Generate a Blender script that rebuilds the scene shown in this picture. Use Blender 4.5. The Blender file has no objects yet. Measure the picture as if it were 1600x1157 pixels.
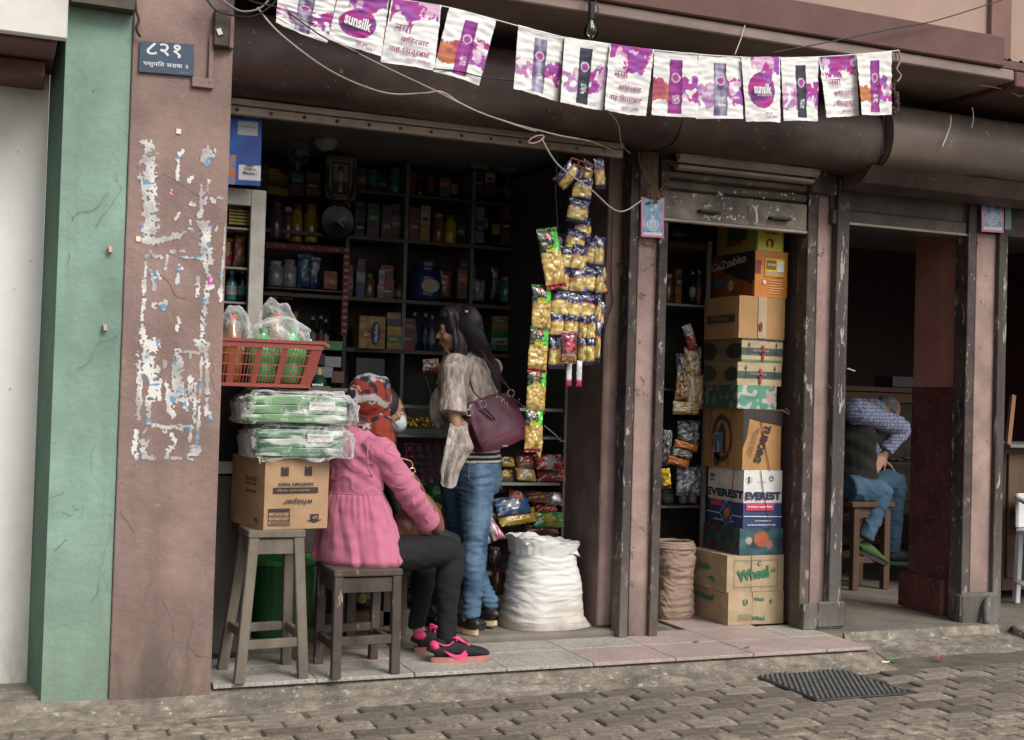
import bpy, bmesh, math, random
from mathutils import Vector, Matrix, noise
random.seed(7)
sc = bpy.context.scene
COL = sc.collection
rad = math.radians
V = Vector

# ---------------------------------------------------------------- camera
FOC, YAW, PITCH, ROLL = 1950.0, rad(22.3), rad(1.31), rad(1.7)
CAM = V((0, 0, 1.10))
Fv = V((math.sin(YAW) * math.cos(PITCH), math.cos(YAW) * math.cos(PITCH), math.sin(PITCH)))
R0 = V((math.cos(YAW), -math.sin(YAW), 0))
U0 = R0.cross(Fv)
Rv = R0 * math.cos(ROLL) + U0 * math.sin(ROLL)
Uv = U0 * math.cos(ROLL) - R0 * math.sin(ROLL)
cam = bpy.data.cameras.new('camera')
cam.lens = FOC / 1600 * 36
cam.sensor_width = 36
cam.clip_end = 300
cam.clip_start = 0.05
cam_o = bpy.data.objects.new('camera', cam)
COL.objects.link(cam_o)
cam_o.matrix_world = Matrix(((Rv.x, Uv.x, -Fv.x, CAM.x), (Rv.y, Uv.y, -Fv.y, CAM.y), (Rv.z, Uv.z, -Fv.z, CAM.z), (0, 0, 0, 1)))
sc.camera = cam_o

# ---------------------------------------------------------------- daylight, overcast
SUN_EL, SUN_AZ = rad(44), rad(158)          # azimuth measured from +Y towards +X
w = bpy.data.worlds.new('World')
sc.world = w
w.use_nodes = True
nt = w.node_tree
nt.nodes.clear()
sky = nt.nodes.new('ShaderNodeTexSky')
sky.sky_type = 'NISHITA'
sky.sun_disc = False
sky.sun_elevation = SUN_EL
sky.sun_rotation = SUN_AZ
sky.dust_density = 4.0
sky.air_density = 1.0
sky.ozone_density = 1.0
hs = nt.nodes.new('ShaderNodeHueSaturation')
hs.inputs['Saturation'].default_value = 0.22
bg = nt.nodes.new('ShaderNodeBackground')
bg.inputs['Strength'].default_value = 0.12
wo = nt.nodes.new('ShaderNodeOutputWorld')
nt.links.new(sky.outputs[0], hs.inputs['Color'])
nt.links.new(hs.outputs[0], bg.inputs['Color'])
nt.links.new(bg.outputs[0], wo.inputs[0])
sun = bpy.data.lights.new('sun', 'SUN')
sun.energy = 1.4
sun.angle = rad(22)
sun.color = (1.0, 0.96, 0.9)
sun_o = bpy.data.objects.new('sun', sun)
COL.objects.link(sun_o)
sd = V((math.sin(SUN_AZ) * math.cos(SUN_EL), math.cos(SUN_AZ) * math.cos(SUN_EL), math.sin(SUN_EL)))
sun_o.rotation_euler = sd.to_track_quat('Z', 'Y').to_euler()
sun_o.location = (0, -3, 6)
sc.view_settings.view_transform = 'Standard'
sc.view_settings.look = 'None'
sc.view_settings.exposure = 0.52
sc.view_settings.gamma = 1
sc.view_settings.use_curve_mapping = False
try:
    sc.cycles.max_bounces = 7
    sc.cycles.transparent_max_bounces = 16
    sc.cycles.use_denoising = True
except Exception:
    pass


def at(px, py, Y):
    """the place on the plane y = Y (metres) that shows at this point of the 1600 x 1157 photograph"""
    d = Fv + Rv * ((px - 800) / FOC) - Uv * ((py - 578.5) / FOC)
    return CAM + d * (Y / d.y)


def atz(px, py, Z):
    d = Fv + Rv * ((px - 800) / FOC) - Uv * ((py - 578.5) / FOC)
    return CAM + d * ((Z - CAM.z) / d.z)


def atx(px, py, X):
    d = Fv + Rv * ((px - 800) / FOC) - Uv * ((py - 578.5) / FOC)
    return CAM + d * (X / d.x)


# ---------------------------------------------------------------- objects
def tag(o, label=None, cat=None, group=None, kind=None):
    if label: o['label'] = label
    if cat: o['category'] = cat
    if group: o['group'] = group
    if kind: o['kind'] = kind
    return o


def thing(name, label, cat, loc=(0, 0, 0), rz=0, group=None):
    o = bpy.data.objects.new(name, None)
    o.empty_display_size = 0.1
    COL.objects.link(o)
    o.location = loc
    o.rotation_euler = (0, 0, rz)
    return tag(o, label, cat, group)


def link(name, me, parent=None):
    o = bpy.data.objects.new(name, me)
    COL.objects.link(o)
    if parent is not None: o.parent = parent
    return o


def copy_tree(o, parent=None):
    c = o.copy()
    COL.objects.link(c)
    if parent is not None: c.parent = parent
    for ch in list(o.children): copy_tree(ch, c)
    return c


def offset_of(p):
    off = V((0, 0, 0))
    while p is not None:
        off += p.location
        p = p.parent
    return off


def cr(pts, sub):
    """Catmull-Rom through pts"""
    if sub <= 1: return [V(p) for p in pts]
    out = []
    P = [V(p) for p in pts]
    for i in range(len(P) - 1):
        a = P[max(i - 1, 0)]; b = P[i]; c = P[i + 1]; d = P[min(i + 2, len(P) - 1)]
        for k in range(sub):
            t = k / sub
            out.append(0.5 * ((2 * b) + (c - a) * t + (2 * a - 5 * b + 4 * c - d) * t * t + (3 * b - a - 3 * c + d) * t ** 3))
    out.append(P[-1])
    return out


class MB:
    def __init__(s):
        s.v = []; s.f = []; s.m = []; s.c = None

    def quad(s, a, b, c, d, m=0):
        n = len(s.v); s.v += [V(a), V(b), V(c), V(d)]; s.f.append((n, n + 1, n + 2, n + 3)); s.m.append(m)
        return s

    def poly(s, pts, m=0):
        n = len(s.v); s.v += [V(p) for p in pts]; s.f.append(tuple(range(n, n + len(pts)))); s.m.append(m)
        return s

    def box(s, lo, hi, m=0, bev=0.0, jit=0.0):
        lo, hi = V(lo), V(hi)
        if bev <= 0:
            n = len(s.v)
            for z in (lo.z, hi.z):
                for x, y in ((lo.x, lo.y), (hi.x, lo.y), (hi.x, hi.y), (lo.x, hi.y)):
                    s.v.append(V((x + random.uniform(-jit, jit), y + random.uniform(-jit, jit), z + random.uniform(-jit, jit))))
            for q in ((0, 3, 2, 1), (4, 5, 6, 7), (0, 1, 5, 4), (1, 2, 6, 5), (2, 3, 7, 6), (3, 0, 4, 7)):
                s.f.append(tuple(n + i for i in q)); s.m.append(m)
            return s
        bm = bmesh.new()
        bmesh.ops.create_cube(bm, size=1)
        for v in bm.verts:
            v.co = V(((lo.x + hi.x) / 2 + v.co.x * (hi.x - lo.x), (lo.y + hi.y) / 2 + v.co.y * (hi.y - lo.y), (lo.z + hi.z) / 2 + v.co.z * (hi.z - lo.z)))
        bmesh.ops.bevel(bm, geom=bm.edges[:], offset=bev, segments=1, affect='EDGES')
        s.add_bm(bm, m); bm.free()
        return s

    def add_bm(s, bm, m=0, mtx=None):
        n = len(s.v)
        bm.verts.index_update()
        for v in bm.verts: s.v.append(mtx @ v.co if mtx else v.co.copy())
        for f in bm.faces:
            s.f.append(tuple(n + v.index for v in f.verts)); s.m.append(m)

    def obox(s, c, ax, ay, az, m=0, bev=0.0):
        """box with centre c and half axes"""
        n0 = len(s.v)
        b = MB().box((-1, -1, -1), (1, 1, 1), m)
        if bev:
            L = (V(ax).length, V(ay).length, V(az).length)
            b = MB().box((-L[0], -L[1], -L[2]), L, m, bev)
            for v in b.v: v.x /= L[0]; v.y /= L[1]; v.z /= L[2]
        ax, ay, az, c = V(ax), V(ay), V(az), V(c)
        for v in b.v: s.v.append(c + ax * v.x + ay * v.y + az * v.z)
        for f, mm in zip(b.f, b.m): s.f.append(tuple(n0 + i for i in f)); s.m.append(mm)
        return s

    def bar(s, a, b, w, h, m=0, ref=(0, 0, 1), bev=0.0, w2=None):
        a, b = V(a), V(b); t = (b - a).normalized(); ref = V(ref)
        if abs(t.dot(ref)) > .95: ref = V((0, 1, 0))
        x = t.cross(ref).normalized(); y = x.cross(t).normalized()
        return s.obox((a + b) / 2, x * w / 2, y * h / 2, t * (b - a).length / 2, m, bev)

    def tube(s, pts, r, n=8, ref=None, m=0, sub=1, cap=True):
        rr = r if isinstance(r, (list, tuple)) and not isinstance(r, V) else [r] * len(pts)
        rr = [(q, q) if not isinstance(q, (tuple, list)) else tuple(q) for q in rr]
        P = cr(pts, sub)
        if sub > 1:
            Rr = cr([V((a, b, 0)) for a, b in rr], sub)
            rr = [(abs(q.x), abs(q.y)) for q in Rr]
        base = len(s.v); prev = None
        N = len(P)
        for i, p in enumerate(P):
            t = (P[min(i + 1, N - 1)] - P[max(i - 1, 0)])
            if t.length < 1e-9: t = V((0, 0, 1))
            t.normalize()
            if prev is None:
                k = V(ref) if ref is not None else (V((0, 0, 1)) if abs(t.z) < .9 else V((0, 1, 0)))
            else:
                k = V(ref) if ref is not None else prev
            u = t.cross(k)
            if u.length < 1e-5: u = t.cross(V((1, .1, 0)))
            u.normalize(); k2 = u.cross(t).normalized(); prev = k2
            for j in range(n):
                a = 2 * math.pi * j / n
                s.v.append(p + u * (math.cos(a) * rr[i][0]) + k2 * (math.sin(a) * rr[i][1]))
        for i in range(N - 1):
            for j in range(n):
                a = base + i * n + j; b = base + i * n + (j + 1) % n
                s.f.append((a, b, b + n, a + n)); s.m.append(m)
        if cap:
            s.f.append(tuple(base + j for j in range(n))[::-1]); s.m.append(m)
            s.f.append(tuple(base + (N - 1) * n + j for j in range(n))); s.m.append(m)
        return s

    def lathe(s, prof, c=(0, 0, 0), n=16, m=0, axis=None, mats=None):
        """profile [(r,z)] around z through c"""
        base = len(s.v); c = V(c)
        for r, z in prof:
            for j in range(n):
                a = 2 * math.pi * j / n
                s.v.append(c + V((math.cos(a) * r, math.sin(a) * r, z)))
        for i in range(len(prof) - 1):
            for j in range(n):
                a = base + i * n + j; b = base + i * n + (j + 1) % n
                s.f.append((a, b, b + n, a + n)); s.m.append(mats[i] if mats else m)
        s.f.append(tuple(base + j for j in range(n))[::-1]); s.m.append(mats[0] if mats else m)
        s.f.append(tuple(base + (len(prof) - 1) * n + j for j in range(n))); s.m.append(mats[-1] if mats else m)
        return s

    def ball(s, c, r, m=0, seg=16, rings=10, rot=None):
        bm = bmesh.new()
        bmesh.ops.create_uvsphere(bm, u_segments=seg, v_segments=rings, radius=1)
        r = r if isinstance(r, (tuple, list, Vector)) else (r, r, r)
        M = Matrix.Translation(V(c)) @ (rot.to_4x4() if rot else Matrix()) @ Matrix.Diagonal((r[0], r[1], r[2], 1))
        s.add_bm(bm, m, M); bm.free()
        return s

    def prism(s, prof, x0, x1, m=0):
        """profile [(y,z)] swept along x"""
        n = len(prof); b = len(s.v)
        for x in (x0, x1):
            for y, z in prof: s.v.append(V((x, y, z)))
        for i in range(n):
            j = (i + 1) % n
            s.f.append((b + i, b + j, b + n + j, b + n + i)); s.m.append(m)
        s.f.append(tuple(b + i for i in range(n))[::-1]); s.m.append(m)
        s.f.append(tuple(b + n + i for i in range(n))); s.m.append(m)
        return s

    def grid(s, fn, nu, nv, m=0, mfn=None):
        """fn(u,v) -> point, u,v in 0..1"""
        b = len(s.v)
        for j in range(nv + 1):
            for i in range(nu + 1): s.v.append(V(fn(i / nu, j / nv)))
        for j in range(nv):
            for i in range(nu):
                a = b + j * (nu + 1) + i
                mm = mfn((i + .5) / nu, (j + .5) / nv) if mfn else m
                if mm is None: continue
                s.f.append((a, a + 1, a + nu + 2, a + nu + 1)); s.m.append(mm)
        return s

    def mesh(s, name, mats, smooth=False, off=V((0, 0, 0))):
        me = bpy.data.meshes.new(name)
        me.from_pydata([v - off for v in s.v], [], s.f)
        for mt in (mats if isinstance(mats, (list, tuple)) else [mats]): me.materials.append(mt)
        me.polygons.foreach_set('material_index', s.m)
        if smooth: me.polygons.foreach_set('use_smooth', [True] * len(me.polygons))
        if s.c is not None: paint(me, s.c, off)
        me.update()
        return me

    def build(s, name, mats, parent=None, world=True, smooth=False, recalc=True):
        if parent is not None:
            off = offset_of(parent) if world else V((0, 0, 0)); loc = None
        else:
            lo = V((min(v.x for v in s.v), min(v.y for v in s.v), min(v.z for v in s.v)))
            hi = V((max(v.x for v in s.v), max(v.y for v in s.v), max(v.z for v in s.v)))
            off = V(((lo.x + hi.x) / 2, (lo.y + hi.y) / 2, lo.z)); loc = off.copy()
        me = s.mesh(name, mats, smooth, off)
        if recalc:
            bm = bmesh.new(); bm.from_mesh(me)
            bmesh.ops.recalc_face_normals(bm, faces=bm.faces[:])
            bm.to_mesh(me); bm.free()
        o = link(name, me, parent)
        if loc is not None: o.location = loc
        return o


def paint(me, fn, off=V((0, 0, 0))):
    """colour attribute 'Col' from fn(world point) -> (r,g,b)"""
    a = me.color_attributes.new('Col', 'FLOAT_COLOR', 'POINT')
    buf = []
    for v in me.vertices:
        c = fn(v.co + off); buf += [c[0], c[1], c[2], 1.0]
    a.data.foreach_set('color', buf)


def paint_list(me, cols):
    a = me.color_attributes.new('Col', 'FLOAT_COLOR', 'POINT')
    buf = []
    for c in cols: buf += [c[0], c[1], c[2], 1.0]
    a.data.foreach_set('color', buf)


def fuse(mb, name, mats, parent, voxel=.008, smooth=3, disp=None, colf=None, world=True, dec=None):
    """melt overlapping pieces into one continuous skin"""
    off = offset_of(parent) if world else V((0, 0, 0))
    me = mb.mesh(name, mats, True, off)
    bm = bmesh.new(); bm.from_mesh(me); bmesh.ops.recalc_face_normals(bm, faces=bm.faces[:]); bm.to_mesh(me); bm.free()
    o = link(name, me, parent)
    md = o.modifiers.new('r', 'REMESH'); md.mode = 'VOXEL'; md.voxel_size = voxel
    if smooth:
        sm = o.modifiers.new('s', 'SMOOTH'); sm.iterations = smooth; sm.factor = .5
    dg = bpy.context.evaluated_depsgraph_get(); dg.update()
    ev = o.evaluated_get(dg)
    m2 = bpy.data.meshes.new_from_object(ev)
    o.modifiers.clear()
    o.data = m2; m2.name = name
    bpy.data.meshes.remove(me)
    if disp:
        ns = [v.normal.copy() for v in m2.vertices]
        for v, n in zip(m2.vertices, ns): v.co = v.co + n * disp(v.co + off, n)
    m2.polygons.foreach_set('use_smooth', [True] * len(m2.polygons))
    m2.materials.clear()
    for mt in (mats if isinstance(mats, (list, tuple)) else [mats]): m2.materials.append(mt)
    if colf: paint(m2, colf, off)
    m2.update()
    return o


def nz(p, s=1.0, o=0.0):
    return noise.noise(V((p[0] * s + o, p[1] * s + o * .7, p[2] * s - o)))


def lerp(a, b, t): return tuple(x + (y - x) * t for x, y in zip(a, b))


def clamp(x, a=0.0, b=1.0): return max(a, min(b, x))


# ---------------------------------------------------------------- materials
def newmat(name):
    m = bpy.data.materials.new(name); m.use_nodes = True
    nt = m.node_tree; nt.nodes.clear()
    out = nt.nodes.new('ShaderNodeOutputMaterial'); p = nt.nodes.new('ShaderNodeBsdfPrincipled')
    nt.links.new(p.outputs[0], out.inputs[0])
    return m, nt, p, out


def nnoise(nt, scale, detail=4, rough=.55, stretch=None, coord='Object', dist=0.0):
    tc = nt.nodes.new('ShaderNodeTexCoord'); mp = nt.nodes.new('ShaderNodeMapping')
    nt.links.new(tc.outputs[coord], mp.inputs[0])
    if stretch: mp.inputs['Scale'].default_value = stretch
    n = nt.nodes.new('ShaderNodeTexNoise'); n.inputs['Scale'].default_value = scale
    n.inputs['Detail'].default_value = detail; n.inputs['Roughness'].default_value = rough
    n.inputs['Distortion'].default_value = dist
    nt.links.new(mp.outputs[0], n.inputs['Vector'])
    return n


def ramp(nt, src, a, b, ca=(0, 0, 0, 1), cb=(1, 1, 1, 1)):
    r = nt.nodes.new('ShaderNodeValToRGB')
    r.color_ramp.elements[0].position = a; r.color_ramp.elements[1].position = b
    r.color_ramp.elements[0].color = ca; r.color_ramp.elements[1].color = cb
    nt.links.new(src, r.inputs[0])
    return r


def mixc(nt, fac, a, b, mode='MIX'):
    m = nt.nodes.new('ShaderNodeMix'); m.data_type = 'RGBA'; m.blend_type = mode
    for k, x in ((0, fac), (6, a), (7, b)):
        if hasattr(x, 'links') or hasattr(x, 'is_linked'): nt.links.new(x, m.inputs[k])
        else: m.inputs[k].default_value = x if k == 0 else tuple(x[:3]) + (1,)
    return m.outputs[2]


def mat(name, col, rough=.75, var=.25, scale=6, bump=.15, bscale=60, metal=0, stretch=None, coat=0,
        chips=None, dirt=None, dirtz=None, vc=False, bdist=.004, bstretch=None, spec=.4, streak=None, sheen=0):
    """chips=(colour, threshold, scale): worn spots; dirt=(colour, amount); dirtz=(z0,z1,colour): splash dirt near the ground; vc: painted colours"""
    m, nt, p, out = newmat(name)
    if vc:
        at_ = nt.nodes.new('ShaderNodeAttribute'); at_.attribute_name = 'Col'
        c = at_.outputs['Color']
    else:
        c = tuple(col) + (1,)
    n1 = nnoise(nt, scale, 5, .6, stretch)
    dark = ramp(nt, n1.outputs[0], .3, .7, (1 - var, 1 - var, 1 - var, 1), (1 + var * .6,) * 3 + (1,))
    c = mixc(nt, 1.0, c, dark.outputs[0], 'MULTIPLY')
    if streak:
        ns = nnoise(nt, streak[1], 4, .6, (1, 1, .06))
        rs = ramp(nt, ns.outputs[0], .5, .75)
        mm = nt.nodes.new('ShaderNodeMath'); mm.operation = 'MULTIPLY'; nt.links.new(rs.outputs[0], mm.inputs[0]); mm.inputs[1].default_value = streak[2]
        c = mixc(nt, mm.outputs[0], c, streak[0])
    if dirt:
        nd = nnoise(nt, scale * .35, 6, .65)
        rd = ramp(nt, nd.outputs[0], .42, .72)
        mm = nt.nodes.new('ShaderNodeMath'); mm.operation = 'MULTIPLY'; nt.links.new(rd.outputs[0], mm.inputs[0]); mm.inputs[1].default_value = dirt[1]
        c = mixc(nt, mm.outputs[0], c, dirt[0])
    if chips:
        nc = nnoise(nt, chips[2], 6, .7, chips[3] if len(chips) > 3 else None)
        rc = ramp(nt, nc.outputs[0], chips[1], chips[1] + .035)
        c = mixc(nt, rc.outputs[0], c, chips[0])
    if dirtz:
        g = nt.nodes.new('ShaderNodeNewGeometry'); sp = nt.nodes.new('ShaderNodeSeparateXYZ'); nt.links.new(g.outputs['Position'], sp.inputs[0])
        mr = nt.nodes.new('ShaderNodeMapRange'); mr.inputs[1].default_value = dirtz[0]; mr.inputs[2].default_value = dirtz[1]
        mr.inputs[3].default_value = 1; mr.inputs[4].default_value = 0
        nt.links.new(sp.outputs[2], mr.inputs[0])
        nd = nnoise(nt, 5, 6, .7, (1, 1, .35))
        mm = nt.nodes.new('ShaderNodeMath'); mm.operation = 'MULTIPLY'; nt.links.new(mr.outputs[0], mm.inputs[0])
        rd = ramp(nt, nd.outputs[0], .3, .62); nt.links.new(rd.outputs[0], mm.inputs[1])
        c = mixc(nt, mm.outputs[0], c, dirtz[2])
    if hasattr(c, 'links'): nt.links.new(c, p.inputs['Base Color'])
    p.inputs['Roughness'].default_value = rough
    p.inputs['Metallic'].default_value = metal
    p.inputs['Specular IOR Level'].default_value = spec
    if sheen:
        p.inputs['Sheen Weight'].default_value = sheen
    if coat:
        p.inputs['Coat Weight'].default_value = coat; p.inputs['Coat Roughness'].default_value = .15
    if bump:
        nb = nnoise(nt, bscale, 5, .6, bstretch)
        b = nt.nodes.new('ShaderNodeBump'); b.inputs['Strength'].default_value = bump; b.inputs['Distance'].default_value = bdist
        nt.links.new(nb.outputs[0], b.inputs['Height']); nt.links.new(b.outputs[0], p.inputs['Normal'])
    return m


def tint_each(m, lo=.75, hi=1.2):
    nt = m.node_tree; p = [n for n in nt.nodes if n.type == 'BSDF_PRINCIPLED'][0]
    src = p.inputs['Base Color'].links[0].from_socket
    oi = nt.nodes.new('ShaderNodeObjectInfo'); r = ramp(nt, oi.outputs['Random'], 0, 1, (lo, lo * .97, lo * .95, 1), (hi, hi * .98, hi * .95, 1))
    nt.links.new(mixc(nt, 1.0, src, r.outputs[0], 'MULTIPLY'), p.inputs['Base Color'])


def film(name, tint=(.95, .97, .95), haze=.2, rough=.14):
    """thin clear plastic film: mostly see-through, with milky creases and shine"""
    m, nt, p, out = newmat(name)
    tr = nt.nodes.new('ShaderNodeBsdfTransparent'); tr.inputs[0].default_value = (.96, .97, .96, 1)
    p.inputs['Base Color'].default_value = tuple(tint) + (1,)
    p.inputs['Roughness'].default_value = rough; p.inputs['Specular IOR Level'].default_value = .9
    mx = nt.nodes.new('ShaderNodeMixShader')
    n = nnoise(nt, 9, 5, .7, None, 'Object', 1.5)
    r = ramp(nt, n.outputs[0], .46, .7, (haze * .25,) * 3 + (1,), (min(1, haze * 2.6),) * 3 + (1,))
    lw = nt.nodes.new('ShaderNodeLayerWeight'); lw.inputs[0].default_value = .35
    ad = nt.nodes.new('ShaderNodeMath'); ad.operation = 'MAXIMUM'
    nt.links.new(r.outputs[0], ad.inputs[0]); nt.links.new(lw.outputs['Facing'], ad.inputs[1])
    mu = nt.nodes.new('ShaderNodeMath'); mu.operation = 'MULTIPLY'; mu.inputs[1].default_value = .85
    nt.links.new(ad.outputs[0], mu.inputs[0])
    nb = nnoise(nt, 12, 3, .6, None, 'Object', 2.5)
    b = nt.nodes.new('ShaderNodeBump'); b.inputs['Strength'].default_value = .8; b.inputs['Distance'].default_value = .02
    nt.links.new(nb.outputs[0], b.inputs['Height']); nt.links.new(b.outputs[0], p.inputs['Normal'])
    nt.links.new(mu.outputs[0], mx.inputs[0]); nt.links.new(tr.outputs[0], mx.inputs[1]); nt.links.new(p.outputs[0], mx.inputs[2])
    nt.links.new(mx.outputs[0], out.inputs[0])
    return m


def glass(name, tint=(.9, .95, .93), refl=.12):
    m, nt, p, out = newmat(name)
    tr = nt.nodes.new('ShaderNodeBsdfTransparent'); tr.inputs[0].default_value = tuple(tint) + (1,)
    gl = nt.nodes.new('ShaderNodeBsdfGlossy'); gl.inputs['Roughness'].default_value = .06
    mx = nt.nodes.new('ShaderNodeMixShader')
    lw = nt.nodes.new('ShaderNodeLayerWeight'); lw.inputs[0].default_value = refl
    nt.links.new(lw.outputs['Fresnel'], mx.inputs[0]); nt.links.new(tr.outputs[0], mx.inputs[1]); nt.links.new(gl.outputs[0], mx.inputs[2])
    nt.links.new(mx.outputs[0], out.inputs[0])
    return m


_flat = {}
def flat(col, rough=.6, var=.12, bump=.05):
    k = (tuple(round(c, 3) for c in col), rough, var)
    if k not in _flat:
        _flat[k] = mat('plain_%d' % len(_flat), col, rough, var, 14, bump, 120)
    return _flat[k]


_tc = {}
def text(parent, body, pos, right, up, h, m, name='lettering', bold=0.0, width=None, align='CENTER', shear=0, lift=.0012, local=False):
    """printed lettering as a hair-thin mesh; pos is the centre of the line, h the cap height in metres"""
    right = V(right).normalized(); up = V(up).normalized(); nrm = right.cross(up).normalized()
    key = (body, round(bold, 3), round(shear, 2))
    if key not in _tc:
        cu = bpy.data.curves.new('t', 'FONT'); cu.body = body; cu.size = 1.0; cu.offset = bold; cu.shear = shear
        cu.resolution_u = 3
        to = bpy.data.objects.new('t', cu); COL.objects.link(to)
        dg = bpy.context.evaluated_depsgraph_get(); dg.update()
        me = bpy.data.meshes.new_from_object(to.evaluated_get(dg))
        vs = [v.co.copy() for v in me.vertices]; fs = [tuple(p.vertices) for p in me.polygons]
        bpy.data.objects.remove(to); bpy.data.curves.remove(cu); bpy.data.meshes.remove(me)
        _tc[key] = (vs, fs)
    vs, fs = _tc[key]
    if not vs: return None
    x0 = min(v.x for v in vs); x1 = max(v.x for v in vs); y0 = min(v.y for v in vs); y1 = max(v.y for v in vs)
    k = h / max(.3, (y1 - y0)); kx = k if width is None else width / max(.01, x1 - x0)
    cx = (x0 + x1) / 2 if align == 'CENTER' else x0; cy = (y0 + y1) / 2
    off = V((0, 0, 0)) if local else offset_of(parent)
    pos = V(pos) - off + nrm * lift
    me = bpy.data.meshes.new(name)
    me.from_pydata([pos + right * ((v.x - cx) * kx) + up * ((v.y - cy) * k) for v in vs], [], fs)
    me.materials.append(m)
    return link(name, me, parent)


# shared materials
M = {}
M['pillar'] = mat('brown_render', (.275, .185, .162), .85, .3, 4.2, .7, 40, chips=((.29, .20, .175), .625, 34), dirt=((.15, .105, .09), .7), dirtz=(-.1, .6, (.085, .068, .05)), streak=((.12, .08, .065), 7, .45), bdist=.006)
M['pink'] = mat('pink_render', (.345, .235, .205), .85, .3, 7, .7, 70, dirt=((.17, .12, .105), .7), chips=((.12, .10, .09), .62, 16), dirtz=(-.05, .25, (.08, .075, .065)))
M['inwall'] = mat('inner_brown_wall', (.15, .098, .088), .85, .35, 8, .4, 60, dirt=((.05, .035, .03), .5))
M['green'] = mat('green_render', (.225, .335, .272), .85, .3, 4, .6, 40, dirt=((.13, .21, .15), .65), dirtz=(-.3, .6, (.15, .19, .12)), streak=((.10, .16, .10), 6, .6), chips=((.055, .08, .06), .685, 15), bdist=.006)
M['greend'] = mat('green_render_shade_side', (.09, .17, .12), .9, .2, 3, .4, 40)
M['white'] = mat('white_render', (.72, .72, .68), .85, .12, 2.5, .3, 50, dirt=((.5, .47, .4), .5), chips=((.3, .28, .23), .66, 18), dirtz=(-.3, .9, (.33, .31, .26)))
M['rail'] = mat('rusty_dark_rail', (.045, .034, .033), .65, .6, 18, .8, 50, chips=((.30, .27, .25), .585, 30, (1, 1, .4)), dirt=((.11, .07, .05), .6), dirtz=(-.05, .7, (.13, .11, .09)))
M['rail2'] = mat('grey_weathered_timber', (.07, .056, .05), .75, .6, 10, .9, 50, stretch=(1, 1, .12), chips=((.34, .32, .29), .57, 24, (1, 1, .2)), dirtz=(-.1, .6, (.17, .16, .14)))
M['tin'] = mat('brown_painted_tin', (.06, .034, .030), .5, .35, 5, .25, 20, dirt=((.16, .12, .10), .8), chips=((.22, .17, .14), .63, 30), stretch=(.3, 1, 1))
M['tin2'] = mat('grey_brown_tin', (.16, .125, .1), .5, .3, 3, .3, 14, dirt=((.09, .05, .04), .9), chips=((.3, .27, .23), .64, 25), stretch=(.25, 1, 1))
M['bar'] = mat('dusty_cream_shutter_bar', (.37, .31, .25), .6, .3, 12, .3, 60, dirt=((.14, .09, .07), .7), stretch=(.3, 1, 1))
M['slat'] = mat('dirty_shutter_slat', (.085, .066, .055), .6, .5, 9, .4, 40, dirt=((.27, .24, .19), .6), chips=((.38, .34, .3), .64, 22), stretch=(.35, 1, 1))
M['slatb'] = mat('filthy_shutter_bottom_plate', (.11, .09, .075), .7, .6, 12, .5, 40, dirt=((.4, .36, .29), .6), chips=((.55, .5, .46), .6, 20))
M['beam'] = mat('old_dark_beam', (.07, .055, .045), .8, .5, 7, .6, 40, stretch=(.12, 1, 1), dirt=((.17, .15, .12), .8), chips=((.3, .27, .22), .67, 20, (.3, 1, 1)))
M['slab'] = mat('cast_concrete_edge', (.26, .195, .17), .9, .3, 6, .5, 40, dirt=((.15, .1, .085), .6), stretch=(.4, 1, 1))
M['fascia'] = mat('red_brown_fascia', (.135, .067, .06), .85, .2, 5, .5, 45, dirt=((.09, .055, .045), .5))
M['upper'] = mat('mauve_upper_wall', (.36, .25, .2), .9, .12, 3, .3, 50, dirt=((.24, .17, .14), .4))
M['conc'] = mat('worn_concrete', (.25, .215, .17), .92, .5, 12, 1.0, 28, dirt=((.10, .088, .07), .85), chips=((.40, .37, .31), .60, 22), bdist=.02)
M['floor'] = mat('dusty_cement_floor', (.17, .148, .12), .85, .3, 5, .4, 40, dirt=((.09, .075, .06), .6))
M['brick'] = mat('dusty_paving_brick', (.24, .205, .165), .92, .6, 17, 1.0, 40, dirt=((.09, .075, .06), .85), chips=((.36, .33, .28), .63, 26), bdist=.012)
M['dark'] = mat('dim_interior', (.07, .06, .055), .9, .3, 6, .2, 40)  # darkness of the rooms put into an even dark base colour
M['ceil'] = mat('grey_ceiling', (.2, .19, .18), .9, .2, 4, .2, 40)
M['redwall'] = mat('dark_red_pillar_paint', (.40, .165, .14), .75, .2, 5, .3, 50, chips=((.3, .14, .11), .66, 34), streak=((.1, .035, .03), 8, .5))
M['redlow'] = mat('maroon_gloss_base_paint', (.12, .04, .038), .55, .5, 7, .4, 50, chips=((.22, .12, .105), .585, 70, (1, 1, .5)), dirt=((.1, .04, .035), .6))
M['wood'] = mat('brown_wood', (.1, .055, .033), .65, .35, 8, .3, 40, stretch=(1, 1, .15))
M['woodd'] = mat('dark_worn_stool_wood', (.06, .043, .035), .6, .5, 12, .5, 60, stretch=(1, 1, .15), chips=((.26, .2, .16), .62, 30, (1, 1, .25)), dirt=((.12, .1, .08), .5))
M['woodg'] = mat('greyed_stool_wood', (.155, .13, .1), .8, .35, 12, .6, 60, stretch=(1, 1, .12), chips=((.3, .28, .24), .66, 30, (1, 1, .2)), dirt=((.08, .065, .05), .6))
M['card'] = mat('brown_cardboard', (.37, .235, .13), .85, .25, 7, .25, 80, dirt=((.28, .17, .095), .35))
M['card2'] = mat('tan_cardboard', (.43, .32, .2), .85, .25, 7, .25, 80, dirt=((.3, .21, .12), .4))
M['vc'] = mat('printed_surface', (1, 1, 1), .6, .1, 9, .15, 60, vc=True)
M['vcgloss'] = mat('printed_foil', (1, 1, 1), .25, .15, 12, .5, 45, vc=True, coat=.5, spec=.7)
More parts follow.
